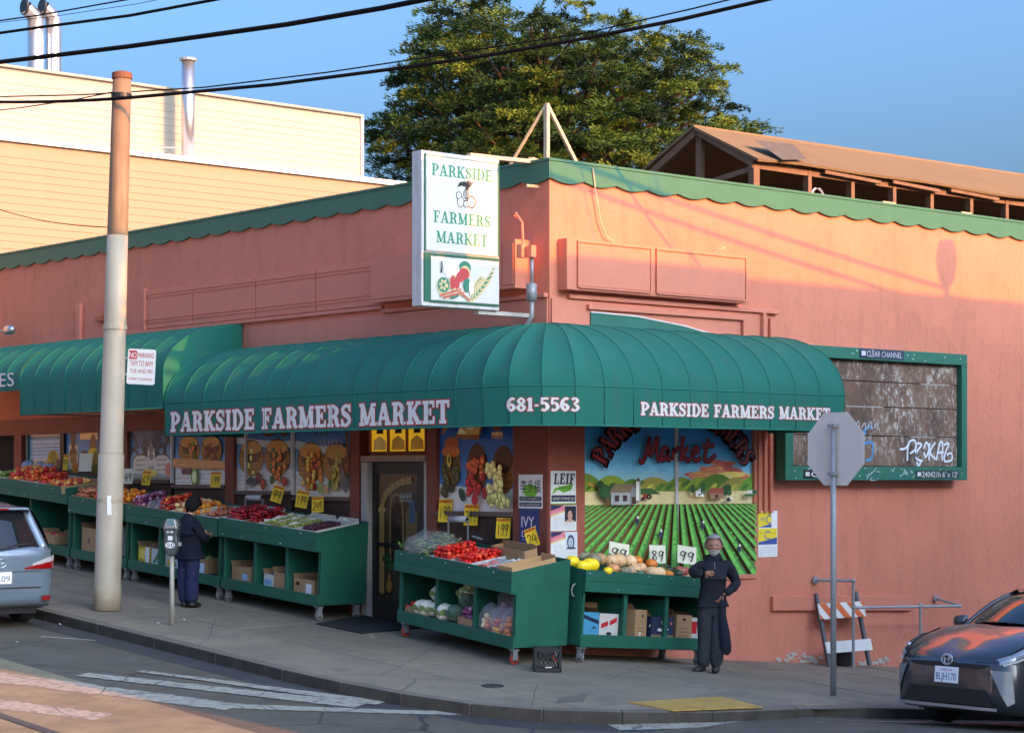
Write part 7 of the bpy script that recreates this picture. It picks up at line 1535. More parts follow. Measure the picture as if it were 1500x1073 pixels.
face_poly('lower_grille', [(-.60,.25),(.60,.25),(.52,.40),(-.52,.40)], m_grl)
face_poly('bumper_lip', [(-.66,.205),(.66,.205),(.66,.235),(-.66,.235)], mat('satin_grey', (.30,.32,.34), .3, .5), .03)
for s_ in (-1, 1):
    face_poly('corner_vent_sheen', [(s_*.56,.60),(s_*.76,.60),(s_*.79,.30),(s_*.74,.26)], mat('painted_vent_sheen', srgb(176,184,190), .2, .5, coat=1), .016)  # silver colour paints in a reflection on the corner vents
    hl = lambda u, v: (lambda d, r: ring_pt(ST, d, r, s_) + Vector((-.006, s_*.012, .008)))(.06+.62*u, 4.15+.75*v*(1-.55*u)+.25*u)
    hp = fin(patch(hl, 10, 4)).build('headlight', mat('headlight_lens', srgb(150,164,172), .08, .2, var=.15, vs=14, coat=1), car, smooth=True)
    mb = MB(); c = ring_pt(ST, .30, 4.55, s_); mb.ball(c+Vector((.02,-s_*.005,.0)), (.045,.03,.035), 2); fin(mb).build('lamp', m_shiny, hp, smooth=True)
    mb = MB(); mb.tube([ring_pt(ST, d, 4.12, s_)+Vector((-.008,s_*.014,0)) for d in (.08,.2,.35,.5,.65)], .010, 6); fin(mb).build('light_strip', m_white, hp)
    rp = lambda u, v: ring_pt(ST, 4.25+.24*u, 3.3+1.2*v, s_) + Vector((0.0, s_*.014, 0))
    fin(patch(rp, 6, 6)).build('tail_light', mat('tail_red', srgb(150,16,18), .15, coat=1), car, smooth=True)
MB().box(.0,.014,-.155,.155,.445,.605,0,srgb(206,210,214)).build('plate_frame', m_print, car)
mb = MB(); f = lambda u,v,w_: Vector((.0155+w_, u, v)); mb.box(.014,.0155,-.15,.15,.45,.60,0,srgb(224,226,228)); font_text(mb,'8LJH170',f,-.135,.472,.27,.075,srgb(40,56,110)); font_text(mb,'California',f,-.08,.563,.16,.024,srgb(180,50,50)); mb.build('number_plate', m_print, car)
mb = MB(); mb.tube([(.012,.072*math.cos(t),.678+.052*math.sin(t)) for t in [2*math.pi*i/20 for i in range(21)]], .009, 6); mb.tube([(.016,.032*math.cos(t),.678+.046*math.sin(t)) for t in [2*math.pi*i/16 for i in range(17)]], .006, 6); mb.tube([(.016,.055*math.cos(t),.698+.02*math.sin(t)) for t in [2*math.pi*i/16 for i in range(17)]], .006, 6); mb.build('badge', m_shiny, car, smooth=True)
MB().lathe([(.005,.004),(.066,.0),(.066,-.05),(.005,-.05)], 16, (.0,0,.678), axis='x').build('badge_disc', mat('badge_blue', (.02,.06,.12), .2), car)
for s_ in (-1, 1):
    fin(MB().tube([ring_pt(ST, d, 4.95, s_)+Vector((0,0,.001)) for d in (.10,.2,.35,.5,.65,.8,.95,1.1)], .005, 5)).build('bonnet_gap', m_black, car)
    fin(MB().tube([Vector((dfront(.78*k/6*1.0)-.006+.02, s_*.78*k/6, .665+.01*k/6)) for k in range(7)], .004, 5)).build('bumper_gap', m_black, car)
    fin(MB().tube([ws(.5+s_*.05, .03), ws(.5+s_*.28, .10)], .010, 5)).build('wiper', m_black, car)
    fin(MB().box(.95,1.5,s_*.884-.003,s_*.884+.003,.60,.604)).build('side_line', m_black, car)
add_wheels(car, ((-.98,.77),(-.98,-.77),(-3.68,.77),(-3.68,-.77)), .315, .2)
MB().box(-4.2,-.3,-.6,.6,.16,.3).build('underbody', m_black, car)
# --- blue-grey van seen from behind at the left edge
m_blp = paintmat('blue_grey_paint', (.26,.34,.42))
SV = [(0,.62,.40,.6,.90,.99,1.0),(.03,.74,.34,.6,.93,1.01,1.02),(.10,.82,.28,.62,.96,1.03,1.04),(.25,.865,.24,.62,.98,1.04,1.05),(.6,.875,.22,.62,.99,1.03,1.04),(1.5,.875,.2,.62,.98,1.02,1.03),(2.8,.875,.2,.62,.95,1.0,1.02),(3.4,.87,.2,.6,.9,.98,1.03),(3.9,.85,.2,.58,.80,.88,.92),(4.3,.78,.22,.5,.70,.75,.78),(4.5,.6,.3,.5,.62,.66,.68)]
van = thing('blue_grey_van', 'blue-grey compact van parked at the left kerb, seen from behind and cut by the frame', 'car', (-4.80,5.72,rz(-4.86,6.2)-.03), (0,0,0))
van.scale = (1, 1, 1.06); van.rotation_euler = (Matrix.Rotation(R(90), 3, 'Z') @ Matrix.Rotation(-.07, 3, 'Y')).to_euler()
car_body(SV, (.85, 3.6), .34, False).build('body', m_blp, van, smooth=True)
rw = lambda u, v: (lambda q: Vector((.02+.10*q*q+.34*v, q*(.70-.12*v), 1.03+.47*v-.03*q*q)))(2*u-1)
patch(lambda u, v: rw(u, v), 14, 10).build('rear_window', m_glass_dark, van, smooth=True)
for s_ in (0, 1):
    sg_ = 1 if s_ else -1
    MB().tube([rw(s_, v/10)+Vector((.03,0,0)) for v in range(11)], [.075]*11, 8).build('pillar', m_blp, van, smooth=True)
    patch(lambda u, v: Vector((.25+u*3.0+.16*v*(1-u)-.55*v*u, sg_*(.84-.2*v+.03*math.sin(math.pi*v)), (1.03-.03*u)*(1-v)+(1.5)*v)), 12, 6).build('side_window', m_glass_dark, van, smooth=True)
    tl_ = lambda u, v: ring_pt(SV, .02+.26*u**1.5, 3.55+.85*v, sg_) + Vector((-.012,sg_*.012,0)) if True else None
    # lamp cluster: red lower band, clear upper part, reaching onto the tailgate
    def tlp(u, v): y = .34+.47*u; d = 0 if y < .62 else interp_inv(y); zt_ = .80+.16*u**.8; zb_ = .78-.005*u; return Vector((d-.014, sg_*(y+(.012 if y > .7 else 0)), zb_+(zt_-zb_)*v))
    def interp_inv(y):
        for a, b in zip(SV[:-1], SV[1:]):
            if a[1] <= y <= b[1]: return a[0]+(b[0]-a[0])*(y-a[1])/(b[1]-a[1])
        return .25
    lamp_ = patch(lambda u, v: tlp(u, v*.55), 14, 3).build('tail_light', mat('tail_red', srgb(150,16,18), .15, coat=1), van, smooth=True)
    patch(lambda u, v: tlp(.25+.75*u, .56+v*.40)+Vector((-.001,0,0)), 12, 3).build('clear_lens', mat('clear_lens', srgb(196,190,190), .1, .1, coat=1, var=.1, vs=20), lamp_, smooth=True)
    patch(lambda u, v: Vector((interp_inv(.62+.16*u)-.016, sg_*(.62+.16*u), .37+.06*v)), 6, 2).build('reflector', mat('tail_red', srgb(150,16,18), .15), van)
patch(lambda u, v: (lambda q: Vector((.30+2.6*v, q*(.60+.03*math.sin(math.pi*v)), 1.52+.07*math.sin(math.pi*min(1,v*.9+.12))-.06*q**4-.0*v)))(2*u-1), 14, 14).build('roof', m_blp, van, smooth=True)
MB().box(.22,.40,-.5,.5,1.515,1.545).build('spoiler', m_blp, van, bevel=.01); MB().box(.215,.222,-.2,.2,1.518,1.54).build('brake_light', mat('tail_red', srgb(150,16,18), .15), van)
patch(lambda u, v: (lambda q: Vector((3.0+.9*v, q*(.58+.16*v), 1.5-.5*v-.04*q*q)))(2*u-1), 10, 6).build('windshield', m_glass_dark, van, smooth=True)
MB().box(-.022,.0,-.72,.72,.30,.335).build('bumper_lip', m_black, van, bevel=.008); MB().box(-.012,.0,-.6,.6,.535,.55).build('bumper_seam', m_black, van)
MB().box(-.008,.002,-.6,.6,.745,.752).build('tailgate_seam', m_black, van)
mb = MB(); mb.box(-.018,-.004,-.155,.155,.60,.75,0,srgb(216,216,214)); font_text(mb,'2L09',lambda u,v,w_: Vector((-.019-w_, -u, v)),-.13,.63,.26,.075,srgb(50,56,90)); mb.build('number_plate', m_print, van)
mb = MB(); mb.tube([(-.014,.065*math.cos(t),.86+.055*math.sin(t)) for t in [2*math.pi*i/20 for i in range(21)]], .008, 6); mb.tube([(-.014,.06,.875),(-.014,.03,.87),(-.014,0,.845),(-.014,-.03,.87),(-.014,-.06,.875)], .007, 6); mb.build('badge', m_shiny, van, smooth=True)
mb = MB(); mb.tube([(-.01,.0,1.04),(.0,-.2,1.09),(.02,-.42,1.10)], .012, 6); mb.build('wiper', m_black, van); mb = MB(); mb.tube([(.9,-.2,1.58),(.78,-.2,1.76)], .006, 5); mb.build('aerial', m_black, van)
add_wheels(van, ((.85,.76),(.85,-.76),(3.6,.76),(3.6,-.76)), .315, .21); MB().box(.1,4.1,-.6,.6,.2,.34).build('underbody', m_black, van)

# ------------------------------------------------------------------ people
def skin(name, J, E, m, parent, root=0, sub=2):
    me = bpy.data.meshes.new(name); me.from_pydata([j[0] for j in J], [], [])
    me.edges.add(len(E)); 
    for e_, (a, b) in zip(me.edges, E): e_.vertices = (a, b)
    me.update(); o = bpy.data.objects.new(name, me); C.objects.link(o); o.parent = parent
    me.materials.append(m)
    mod = o.modifiers.new('skin', 'SKIN'); mod.use_smooth_shade = True; mod.branch_smoothing = .3
    for sv, j in zip(me.skin_vertices[0].data, J):
        r = j[1]; sv.radius = (r, r) if not isinstance(r, tuple) else r
    me.skin_vertices[0].data[root].use_root = True
    s_ = o.modifiers.new('sub', 'SUBSURF'); s_.levels = 3; s_.render_levels = 3
    tx = bpy.data.textures.get('cloth_folds') or bpy.data.textures.new('cloth_folds', 'CLOUDS'); tx.noise_scale = .11; tx.noise_depth = 2
    dm = o.modifiers.new('folds', 'DISPLACE'); dm.texture = tx; dm.strength = .035; dm.mid_level = .5; dm.texture_coords = 'LOCAL'
    return o
def head_mesh(c, h, yaw, face, hairc, beard, parent, bald=False, pitch=0):
    """egg-shaped head with brow, nose, mouth, ears and colouring; faces local -y"""
    mb = MB(); nu, nv = 52, 44; Rm = Matrix.Rotation(yaw, 3, 'Z') @ Matrix.Rotation(pitch, 3, 'X'); vs = []; meta = []
    for j in range(nv+1):
        v = math.pi*j/nv; zz = math.cos(v)
        for i in range(nu):
            u = 2*math.pi*i/nu; x = math.sin(v)*math.sin(u)*.37; y = -math.sin(v)*math.cos(u)*.44; z = zz*.5
            if z < 0: k = 1-.32*(-z/.5)**1.5; x *= k; y = y*(1-.12*(-z/.5)) - (.02 if y < 0 else 0)
            fr_ = max(0, math.cos(u))**3*math.sin(v)
            y -= .085*math.exp(-((z+.06)/.10)**2)*math.exp(-(x/.06)**2)*(1 if math.cos(u) > 0 else 0)      # nose
            y += .035*math.exp(-((z-.05)/.045)**2)*math.exp(-((abs(x)-.14)/.07)**2)*(1 if math.cos(u) > 0 else 0)  # eye sockets
            y -= .02*math.exp(-((z-.13)/.04)**2)*(1 if math.cos(u) > 0 else 0)*math.exp(-(x/.25)**2)
            y -= .03*math.exp(-((z+.42)/.08)**2)*fr_
            vs.append(Vector(c) + Rm @ (Vector((x,y,z))*h)); meta.append((x,y,z,math.cos(u)))
    fs = [(j*nu+i, j*nu+(i+1)%nu, (j+1)*nu+(i+1)%nu, (j+1)*nu+i) for j in range(nv) for i in range(nu)]
    mb.add(vs, fs)
    for k, f in enumerate(mb.f):
        x = sum(meta[i][0] for i in f)/4; y = sum(meta[i][1] for i in f)/4; z = sum(meta[i][2] for i in f)/4; cu = sum(meta[i][3] for i in f)/4; col = face
        if beard and z < -.19 and cu > -.2 and not (abs(x) < .09 and -.245 < z < -.21): col = beard
        if beard and -.21 < z < -.15 and abs(x) < .13 and cu > 0: col = beard
        if cu > 0 and .03 < z < .075 and .08 < abs(x) < .19: col = tuple(v*.22 for v in face)
        if cu > 0 and .105 < z < .13 and .06 < abs(x) < .2: col = tuple(v*.5 for v in (beard or hairc))
        mb.c[k] = rc(col, .05)
    for s_ in (-1, 1): mb.ball(Vector(c)+Rm @ (Vector((s_*.375,.03,-.02))*h), Vector((.04,.07,.12))*h, 2, 0, face, rot=Rm)
    return mb
def hair_mesh(c, h, yaw, col, parent, front, low, pitch=0, vol=1.08, name='hair'):
    mb = MB(); nu, nv = 40, 26; Rm = Matrix.Rotation(yaw, 3, 'Z') @ Matrix.Rotation(pitch, 3, 'X'); vs = []
    keep = []
    for j in range(nv+1):
        v = math.pi*j/nv
        for i in range(nu):
            u = 2*math.pi*i/nu; n_ = 1+.05*noise.noise(Vector((math.sin(u)*4,math.cos(u)*4,v*5)))+.02*random.random()
            x = math.sin(v)*math.sin(u)*.39*vol*n_; y = -math.sin(v)*math.cos(u)*.45*vol*n_+.02; z = math.cos(v)*.5*vol*n_+.02
            vs.append(Vector(c)+Rm @ (Vector((x,y,z))*h)); keep.append(z > (front if math.cos(u) > .55 else low + (front-low)*max(0, (math.cos(u)+.1)/.65)))
    fs = [(j*nu+i, j*nu+(i+1)%nu, (j+1)*nu+(i+1)%nu, (j+1)*nu+i) for j in range(nv) for i in range(nu)]
    fs = [f for f in fs if all(keep[i] for i in f)]
    mb.add(vs, fs, 0, None)
    for k in range(len(mb.c)): mb.c[k] = rc(col, .18)
    o = mb.build(name, mat('hair', 'Col', .8, spec=.2, var=.2, vs=80), parent, smooth=True); s_ = o.modifiers.new('t','SOLIDIFY'); s_.thickness = .012; return o
def hand(mb, wrist, dirv, palm, col, s_=1.0, curl=.6, thumb=1):
    """palm and five bent fingers; dirv along the fingers, palm = palm normal"""
    d = Vector(dirv).normalized(); n_ = Vector(palm).normalized(); sd = d.cross(n_).normalized(); w0 = Vector(wrist)
    mb.ball(w0+d*.045*s_, (.04*s_,.04*s_,.022*s_), 2, 0, col, rot=Matrix((sd, d, n_)).transposed())
    for k, (off, L) in enumerate(((-.030,.068),(-.010,.078),(.010,.074),(.029,.058))):
        b = w0+d*.078*s_+sd*off*s_; p1 = b+(d*math.cos(curl*.5)+n_*math.sin(curl*.5))*L*.45*s_; p2 = p1+(d*math.cos(curl*1.3)+n_*math.sin(curl*1.3))*L*.33*s_; p3 = p2+(d*math.cos(curl*2)+n_*math.sin(curl*2))*L*.25*s_
        mb.tube([b-d*.02*s_, b, p1, p2, p3], [.009*s_,.0095*s_,.009*s_,.008*s_,.005*s_], 7, 0, rc(col,.04))
    b = w0+d*.02*s_-sd*.032*thumb*s_; p1 = b+(d*.6-sd*.7*thumb+n_*.3).normalized()*.035*s_; p2 = p1+(d*.9-sd*.1*thumb+n_*.4).normalized()*.03*s_
    mb.tube([b, p1, p2], [.013*s_,.011*s_,.007*s_], 7, 0, rc(col,.04))
m_cloth = lambda nm, c: mat(nm, c, .9, var=.14, vs=9, bump=.5, bs=14, spec=.15, world=False)
m_skin = mat('skin_tones', 'Col', .5, var=.06, vs=30, spec=.35)
# man with folded arm by the squash cart
mp_ = on_road(1040, 984, gz)
man = thing('person', 'grey-bearded man in dark zip sweater and charcoal trousers standing before the squash cart', 'person', (mp_.x, mp_.y, gz(mp_.x,mp_.y)), (0,0,YAW-R(90)))
SKN = srgb(176,120,96)
body = head_mesh((.045,-.04,1.60), .262, R(-6), SKN, srgb(150,148,144), srgb(206,202,196), man)
body.tube([(.05,.0,1.36),(.05,-.005,1.44),(.048,-.012,1.53)], [.07,.06,.055], 14, 0, SKN)
hand(body, (-.09,-.20,1.262), (1,.05,.02), (-.1,1,.1), SKN, .95, .55, 1)
hand(body, (.155,-.135,.985), (-.45,-.25,-.75), (-.7,.5,.2), SKN, .98, .9, -1)
# a hidden torso and limbs keep it one figure under the clothes
body.tube([(.03,.0,.90),(.03,.0,1.1),(.05,.0,1.38)], [.07,.08,.06], 14, 0, SKN); body.tube([(-.12,-.12,1.265),(-.22,-.05,1.27),(-.10,0,1.37)], [.02,.02,.02], 8, 0, SKN); body.tube([(.16,-.13,.99),(.33,.04,1.12),(.21,0,1.37)], [.02,.02,.02], 8, 0, SKN)
body.tube([(-.05,.0,.9),(-.07,.01,.5),(-.09,.02,.08)], [.04,.04,.04], 10, 0, SKN); body.tube([(.10,.0,.9),(.085,.01,.5),(.075,.0,.08)], [.04,.04,.04], 10, 0, SKN)
body.build('body', m_skin, man, smooth=True)
J = [((.03,.0,.87),(.20,.15)),((.03,.0,1.02),(.20,.155)),((.04,.0,1.18),(.225,.165)),((.05,.0,1.33),(.215,.15)),((.05,-.005,1.42),(.12,.11)),((.048,-.012,1.50),(.085,.085)),
     ((-.12,-.01,1.365),.10),((-.205,-.03,1.29),.082),((-.245,-.10,1.262),.072),((-.17,-.175,1.262),.060),((-.10,-.205,1.262),.052),
     ((.225,.0,1.365),.10),((.295,.02,1.25),.082),((.35,.03,1.125),.072),((.26,-.07,1.055),.060),((.175,-.13,1.00),.052)]
E_ = [(0,1),(1,2),(2,3),(3,4),(4,5),(3,6),(6,7),(7,8),(8,9),(9,10),(3,11),(11,12),(12,13),(13,14),(14,15)]
skin('sweater', J, E_, m_cloth('dark_sweater', (.024,.026,.034)), man, 1)
mb = MB(); mb.tube([(.045,-.122,1.40),(.05,-.145,1.32)], .004, 5); mb.build('zip', m_steel, man)
J = [((.03,.0,.93),(.19,.145)),((.03,.0,.84),(.20,.155)),((-.05,.0,.74),(.125,.125)),((-.06,.01,.50),(.104,.104)),((-.07,.02,.28),(.094,.096)),((-.078,.025,.06),(.080,.088)),((.105,.0,.74),(.125,.125)),((.095,-.01,.50),(.106,.106)),((.085,-.005,.28),(.096,.098)),((.078,-.0,.06),(.082,.09))]
skin('trousers', J, [(0,1),(1,2),(2,3),(3,4),(4,5),(1,6),(6,7),(7,8),(8,9)], m_cloth('charcoal_trousers', (.045,.052,.060)), man, 1)
for (a, b, c_) in (((-.09,.05,.045),(-.13,-.05,.045),(-.21,-.16,.035)),((.08,.05,.045),(.07,-.06,.045),(.035,-.19,.035))):
    mb = MB(); mb.tube([a, Vector(a).lerp(Vector(b),.5)+Vector((0,0,.012)), b, Vector(b).lerp(Vector(c_),.6), c_], [.045,.055,.05,.045,.028], 12); mb.build('shoe', mat('dark_shoe', (.02,.018,.016), .5, var=.2), man, smooth=True)
hair_mesh((.045,-.04,1.60), .262, R(-6), srgb(150,148,146), man, .33, -.12, vol=1.06)
bg_ = thing('carried_bag', 'slim dark cloth bag hanging from the hand of the bearded man', 'bag', (mp_.x, mp_.y, gz(mp_.x,mp_.y)), (0,0,YAW-R(90)))
mb = MB(); P_ = [((.125,-.20,.93),.012),((.135,-.18,.82),.022),((.15,-.16,.70),.045),((.175,-.15,.52),.06),((.195,-.15,.36),.062),((.205,-.15,.27),.05),((.205,-.15,.24),.02)]
vs = []; n_ = 14
for p, r in P_:
    for k in range(n_): t = 2*math.pi*k/n_; vs.append(Vector(p)+Vector((r*math.cos(t)*1.0, r*math.sin(t)*.55, .01*math.cos(3*t))))
mb.add(vs, [(i*n_+k,i*n_+(k+1)%n_,(i+1)*n_+(k+1)%n_,(i+1)*n_+k) for i in range(len(P_)-1) for k in range(n_)] + [tuple((len(P_)-1)*n_+k for k in range(n_)), tuple(range(n_))[::-1]]); mb.build('sack', m_cloth('dark_bag', (.022,.026,.036)), bg_, smooth=True)
mb = MB(); mb.tube([(.125,-.20,.92),(.13,-.195,.96),(.14,-.17,.98)], .008, 6); mb.build('strap', MATS['dark_bag'], bg_)
# woman at the far cart, seen from behind
wp_ = on_road(276, 889, gz)
wo = thing('person', 'woman with short black hair in navy jacket seen from behind at the carts', 'person', (wp_.x, wp_.y, gz(wp_.x,wp_.y)), (0,0,YAW-R(90)+R(180)-R(38)))
SK2 = srgb(190,140,112)
wb = head_mesh((.0,-.10,1.47), .215, R(-6), SK2, (.02,.02,.02), None, wo, pitch=R(22))
wb.tube([(0,.0,1.24),(0,-.03,1.31),(0,-.075,1.40)], [.06,.055,.05], 12, 0, SK2); hand(wb, (.13,-.33,1.06), (-.4,-.8,.1), (-.8,.3,.2), SK2, .85, .7, 1); hand(wb, (-.10,-.33,1.02), (.4,-.8,.1), (.8,.3,.2), SK2, .85, .7, -1)
wb.tube([(0,0,.8),(0,.0,1.0),(0,.0,1.25)], [.06,.06,.05], 12, 0, SK2)
for s_ in (-1, 1): wb.tube([(s_*.17,.0,1.22),(s_*.21,-.08,1.02),(s_*.12,-.32,1.05)], [.02,.02,.02], 8, 0, SK2); wb.tube([(s_*.07,0,.8),(s_*.07,.0,.42),(s_*.07,.01,.08)], [.04,.035,.03], 8, 0, SK2)
wb.build('body', m_skin, wo, smooth=True)
J = [((0,.0,.70),(.215,.17)),((0,.0,.88),(.205,.16)),((0,.015,1.05),(.205,.16)),((0,.01,1.19),(.19,.145)),((0,-.01,1.29),(.11,.10)),((0,-.035,1.35),(.08,.08)),((-.16,.005,1.20),.092),((-.22,-.02,1.08),.08),((-.215,-.10,.98),.072),((-.15,-.22,1.00),.06),((-.11,-.31,1.02),.05),((.16,.005,1.20),.092),((.22,-.02,1.08),.08),((.215,-.10,.99),.072),((.17,-.22,1.03),.06),((.135,-.31,1.055),.05)]
skin('jacket', J, E_, m_cloth('navy_jacket', (.012,.015,.026)), wo, 1)
J = [((0,.0,.82),(.17,.13)),((0,.0,.74),(.18,.14)),((-.08,.0,.62),(.118,.12)),((-.08,.005,.40),(.10,.10)),((-.08,.01,.05),(.095,.10)),((.08,.0,.62),(.118,.12)),((.08,.0,.40),(.10,.10)),((.08,.0,.05),(.095,.10))]
skin('trousers', J, [(0,1),(1,2),(2,3),(3,4),(1,5),(5,6),(6,7)], m_cloth('blue_trousers', (.022,.030,.075)), wo, 1)
for s_ in (-1, 1): mb = MB(); mb.tube([(s_*.075,.05,.04),(s_*.075,.0,.05),(s_*.075,-.08,.04),(s_*.075,-.16,.03)], [.04,.048,.042,.024], 12); mb.build('shoe', MATS['dark_shoe'], wo, smooth=True)
hair_mesh((.0,-.10,1.47), .215, R(-6), (.008,.007,.007), wo, .12, -.52, pitch=R(22), vol=1.2)

# ------------------------------------------------------------------ things along the right wall
def gl(x, y): return gz(x, y)
bar_ = thing('barricade', 'folding barricade with orange and white striped board leaning against the wall', 'barricade')
bx0, bx1 = ony(1203,960,-.2).x, ony(1264,960,-.2).x; zg = gl((bx0+bx1)/2, -.2)
for x in (bx0+.02, bx1-.02): mb = MB(); mb.bar((x,-.34,zg),(x+.02,-.06,zg+1.06),.05,.05); mb.build('leg', mat('barricade_grey', srgb(92,98,104), .6), bar_); 
sd = lambda z: -.34+.28*(z-zg)/1.06 - .045
def slat(z0_, z1_, name, stripes):
    f = lambda u, v, w_: Vector((bx0-.03+u, sd(z0_+v)-w_, z0_+v+ .0)); L = bx1-bx0+.08; h = z1_-z0_
    mb = MB(); mb.prism([(0,0),(L,0),(L,h),(0,h)], f, 0, .02); o = mb.build(name, m_white, bar_)
    if stripes:
        mb = MB()
        for k in range(-1, 4):
            a = k*.30+.02; q = clip([(a,h),(a+.15,h),(a+.15+.2,0),(a+.2,0)], [(0,0),(L,0),(L,h),(0,h)])
            if len(q) > 2: mb.prism(q, f, .021, .023)
        mb.build('orange_stripe', mat('reflective_orange', srgb(222,98,30), .5), o)
slat(zg+.70, zg+.92, 'striped_board', True); slat(zg+.22, zg+.38, 'lower_board', False)
hr = thing('handrail', 'grey pipe handrail standing in front of the salmon wall', 'handrail')
pA, pB, pC = ony(1196,850,-.05), ony(1250,850,-.5), ony(1250,889,-.5); pD = ony(1408,890,-.5); zr_ = .40
x1_, x2_, x3_ = pB.x, ony(1348,889,-.5).x, pD.x
mb = MB(); mb.tube([(pA.x,-.04,.77),(x1_,-.5,.77)], .022, 8); mb.lathe([(.06,-.01),(.06,.01)], 10, (pA.x,-.03,.77), axis='y'); mb.build('wall_arm', m_steel, hr)
mb = MB(); mb.tube([(x1_,-.5,.79),(x1_,-.5,gl(x1_,-.5))], .022, 8); mb.build('post', m_steel, hr); mb = MB(); mb.tube([(x2_,-.5,.345),(x2_,-.5,gl(x2_,-.5))], .022, 8); mb.build('post', m_steel, hr)
mb = MB(); mb.tube([(x1_,-.5,.385),(x3_,-.5,.31)], .022, 8); mb.build('rail', m_steel, hr)
q_ = ony(1362,879,-.03); mb = MB(); mb.tube([(x3_,-.5,.31),(q_.x+.15,-.04,.40)], .02, 8); mb.lathe([(.055,-.01),(.055,.01)], 10, (q_.x+.15,-.03,.40), axis='y'); mb.build('wall_arm', m_steel, hr)
for x, z in ((x1_,.385),(x2_,.36),(x1_,.77),(x3_-.05,.31)): mb = MB(); mb.ball((x,-.5,z), .034, 2); mb.build('coupling', m_steel, hr, smooth=True)
wd_ = thing('wall_board', 'long timber bumper board painted salmon along the foot of the wall', 'board')
for a, b in ((4.19,5.6),(5.605,7.3)): mb = MB(); mb.add([(a,-.055,.37-.04*(a-4.19)),(b,-.055,.37-.04*(b-4.19)),(b,-.055,.57-.03*(b-4.19)),(a,-.055,.57-.03*(a-4.19)),(a,-.003,.37-.04*(a-4.19)),(b,-.003,.37-.04*(b-4.19)),(b,-.003,.57-.03*(b-4.19)),(a,-.003,.57-.03*(a-4.19))], [(0,1,2,3),(7,6,5,4),(4,5,1,0),(3,2,6,7),(0,3,7,4),(1,5,6,2)]); mb.build('plank', m_wallflat, wd_, bevel=.006)
bn = thing('black_bin', 'squat black plastic bin behind the barricade', 'bin', ((bx0+bx1)/2+.1,-.13,zg)); mb = MB(); mb.lathe([(.10,.0),(.13,.01),(.155,.30),(.165,.30),(.165,.33),(.14,.33)], 18); mb.build('shell', m_pl, bn, smooth=False); mb = MB(); mb.lathe([(.0,.34),(.15,.335),(.15,.345),(.02,.36)], 18); mb.build('lid', m_pl, bn)
# ------------------------------------------------------------------ across the side street (outside the frame, they throw the evening shade)
def row_house(name, label, x0_, x1_, ztop, col, y1_=-19.6, y0_=-31):
    t = thing(name, label, 'house', group='houses across the side street')
    mb = MB(); mb.box(x0_,x1_,y0_,y1_,-4,ztop); mb.build('wall', mat('house_%s' % name, col, .8, var=.06, vs=1, bump=.3, bs=10), t)
    mb = MB(); mb.box(x0_-.05,x1_+.05,y1_-.0,y1_+.14,ztop-.35,ztop+.05); mb.build('cornice', m_white, t)
    n_ = max(1, int((x1_-x0_)/2.4))
    for fl_ in range(2):
        for k in range(n_):
            cx_ = x0_+(x1_-x0_)*(k+.5)/n_; z = ztop-2.6-2.9*fl_
            mb = MB(); mb.box(cx_-.62,cx_+.62,y1_+.002,y1_+.07,z-.1,z+1.6); wi = mb.build('window', m_white, t)
            mb = MB(); mb.box(cx_-.52,cx_+.52,y1_+.072,y1_+.085,z,z+1.5); mb.build('pane', mat('house_glass', (.02,.025,.03), .05), wi)
    return t
row_house('corner_house', 'tall corner house across the side street', -1.05, 1.15, 14.0, srgb(196,180,160))
row_house('stucco_house', 'beige stucco house across the side street next to the corner', 1.17, 14.9, 11.4, srgb(190,170,140))
row_house('pale_house', 'pale house across the side street further down', 14.92, 36, 11.35, srgb(176,184,186))
up_ = thing('utility_pole', 'wooden utility pole with transformer across the side street', 'pole', (.62,-12.6,rz(.6,-12.6)))
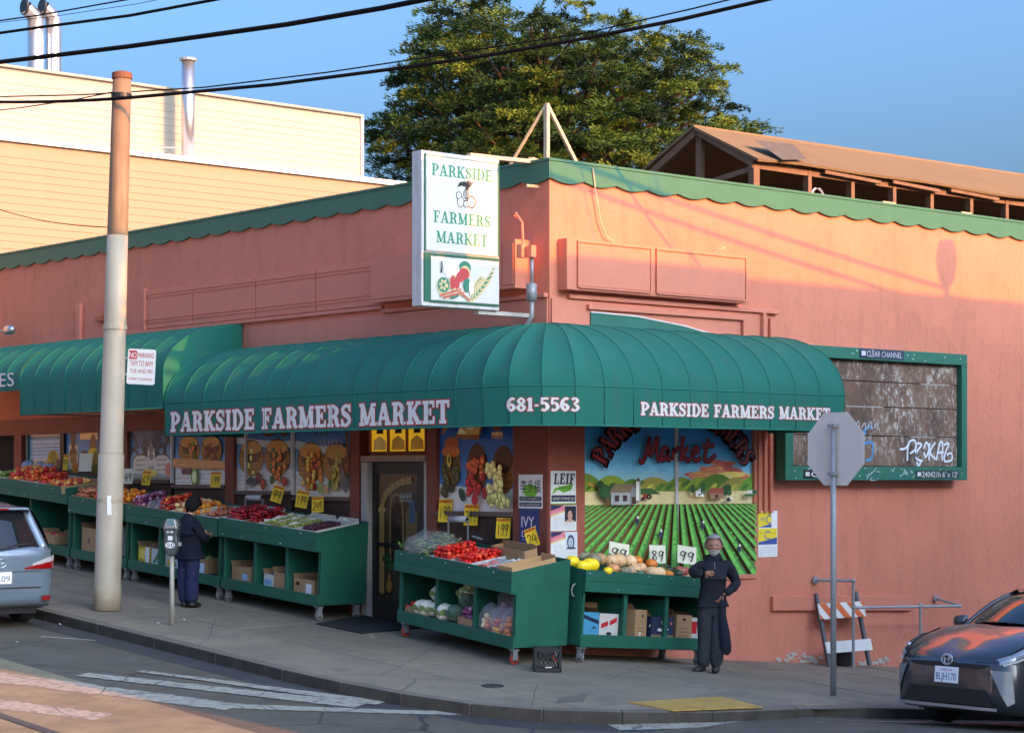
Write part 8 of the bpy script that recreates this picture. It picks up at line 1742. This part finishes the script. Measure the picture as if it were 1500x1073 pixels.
mb = MB(); mb.tube([(0,0,0),(0,0,13.5)], [.24,.17], 10); mb.build('shaft', m_timber, up_); mb = MB(); mb.lathe([(.1,9.7),(.34,9.75),(.34,10.7),(.1,10.75)], 12, (-.38,.05,0)); mb.build('transformer', m_steel, up_)
lp_ = thing('street_lamp', 'street lamp across the side street', 'street lamp', (10.1,-12.3,rz(10,-12.3)))
zt_ = 9.45-lp_.location.z
mb = MB(); mb.tube([(0,0,0),(0,0,zt_)], [.1,.07], 8); mb.build('post', m_steel, lp_); mb = MB(); mb.lathe([(.06,zt_-.25),(.2,zt_-.1),(.27,zt_+.2),(.2,zt_+.45),(.02,zt_+.5)], 12); mb.build('lantern', m_dark, lp_, smooth=True)
for k in (0, 1):
    o = cable(sagline((10.1,-12.3,9.2-.3*k), (-9,-12.9,12.8-.2*k), .25), .035, ('upper','lower')[k]+' cable strung from the crossing to the street lamp across the side street'); o['group'] = 'cables across the side street'
    o = cable(sagline((10.1,-12.3,9.1-.3*k), (32,-12.6,7.6-.2*k), .2), .03, ('upper','lower')[k]+' cable strung on from the street lamp down the side street'); o['group'] = 'cables across the side street'
for k, (y0_, y1_, zt_, col) in enumerate(((-4,6,8.6,srgb(206,196,176)),(6.05,15,7.6,srgb(176,150,120)),(15.05,27,9.0,srgb(190,190,184)),(27.05,42,8.2,srgb(200,176,140)))):
    t = thing('row_house', ('white row house across the main street by the crossing','brown row house across the main street','tall pale row house across the main street','tan row house across the main street further uphill')[k], 'house', group='houses across the main street')
    mb = MB(); mb.box(-36,-25.5,y0_,y1_,-2,zt_+.07*y0_); mb.build('wall', mat('row_house_%d' % k, col, .8, var=.06, vs=1), t)
    for fl_ in range(2):
        for j in range(3):
            c_ = y0_+(y1_-y0_)*(j+.5)/3; z = zt_+.07*y0_-2.6-3*fl_; mb = MB(); mb.box(-25.498,-25.42,c_-.8,c_+.8,z-.1,z+1.7); wi = mb.build('window', m_white, t); mb = MB(); mb.box(-25.418,-25.40,c_-.7,c_+.7,z,z+1.6); mb.build('pane', MATS['house_glass'], wi)
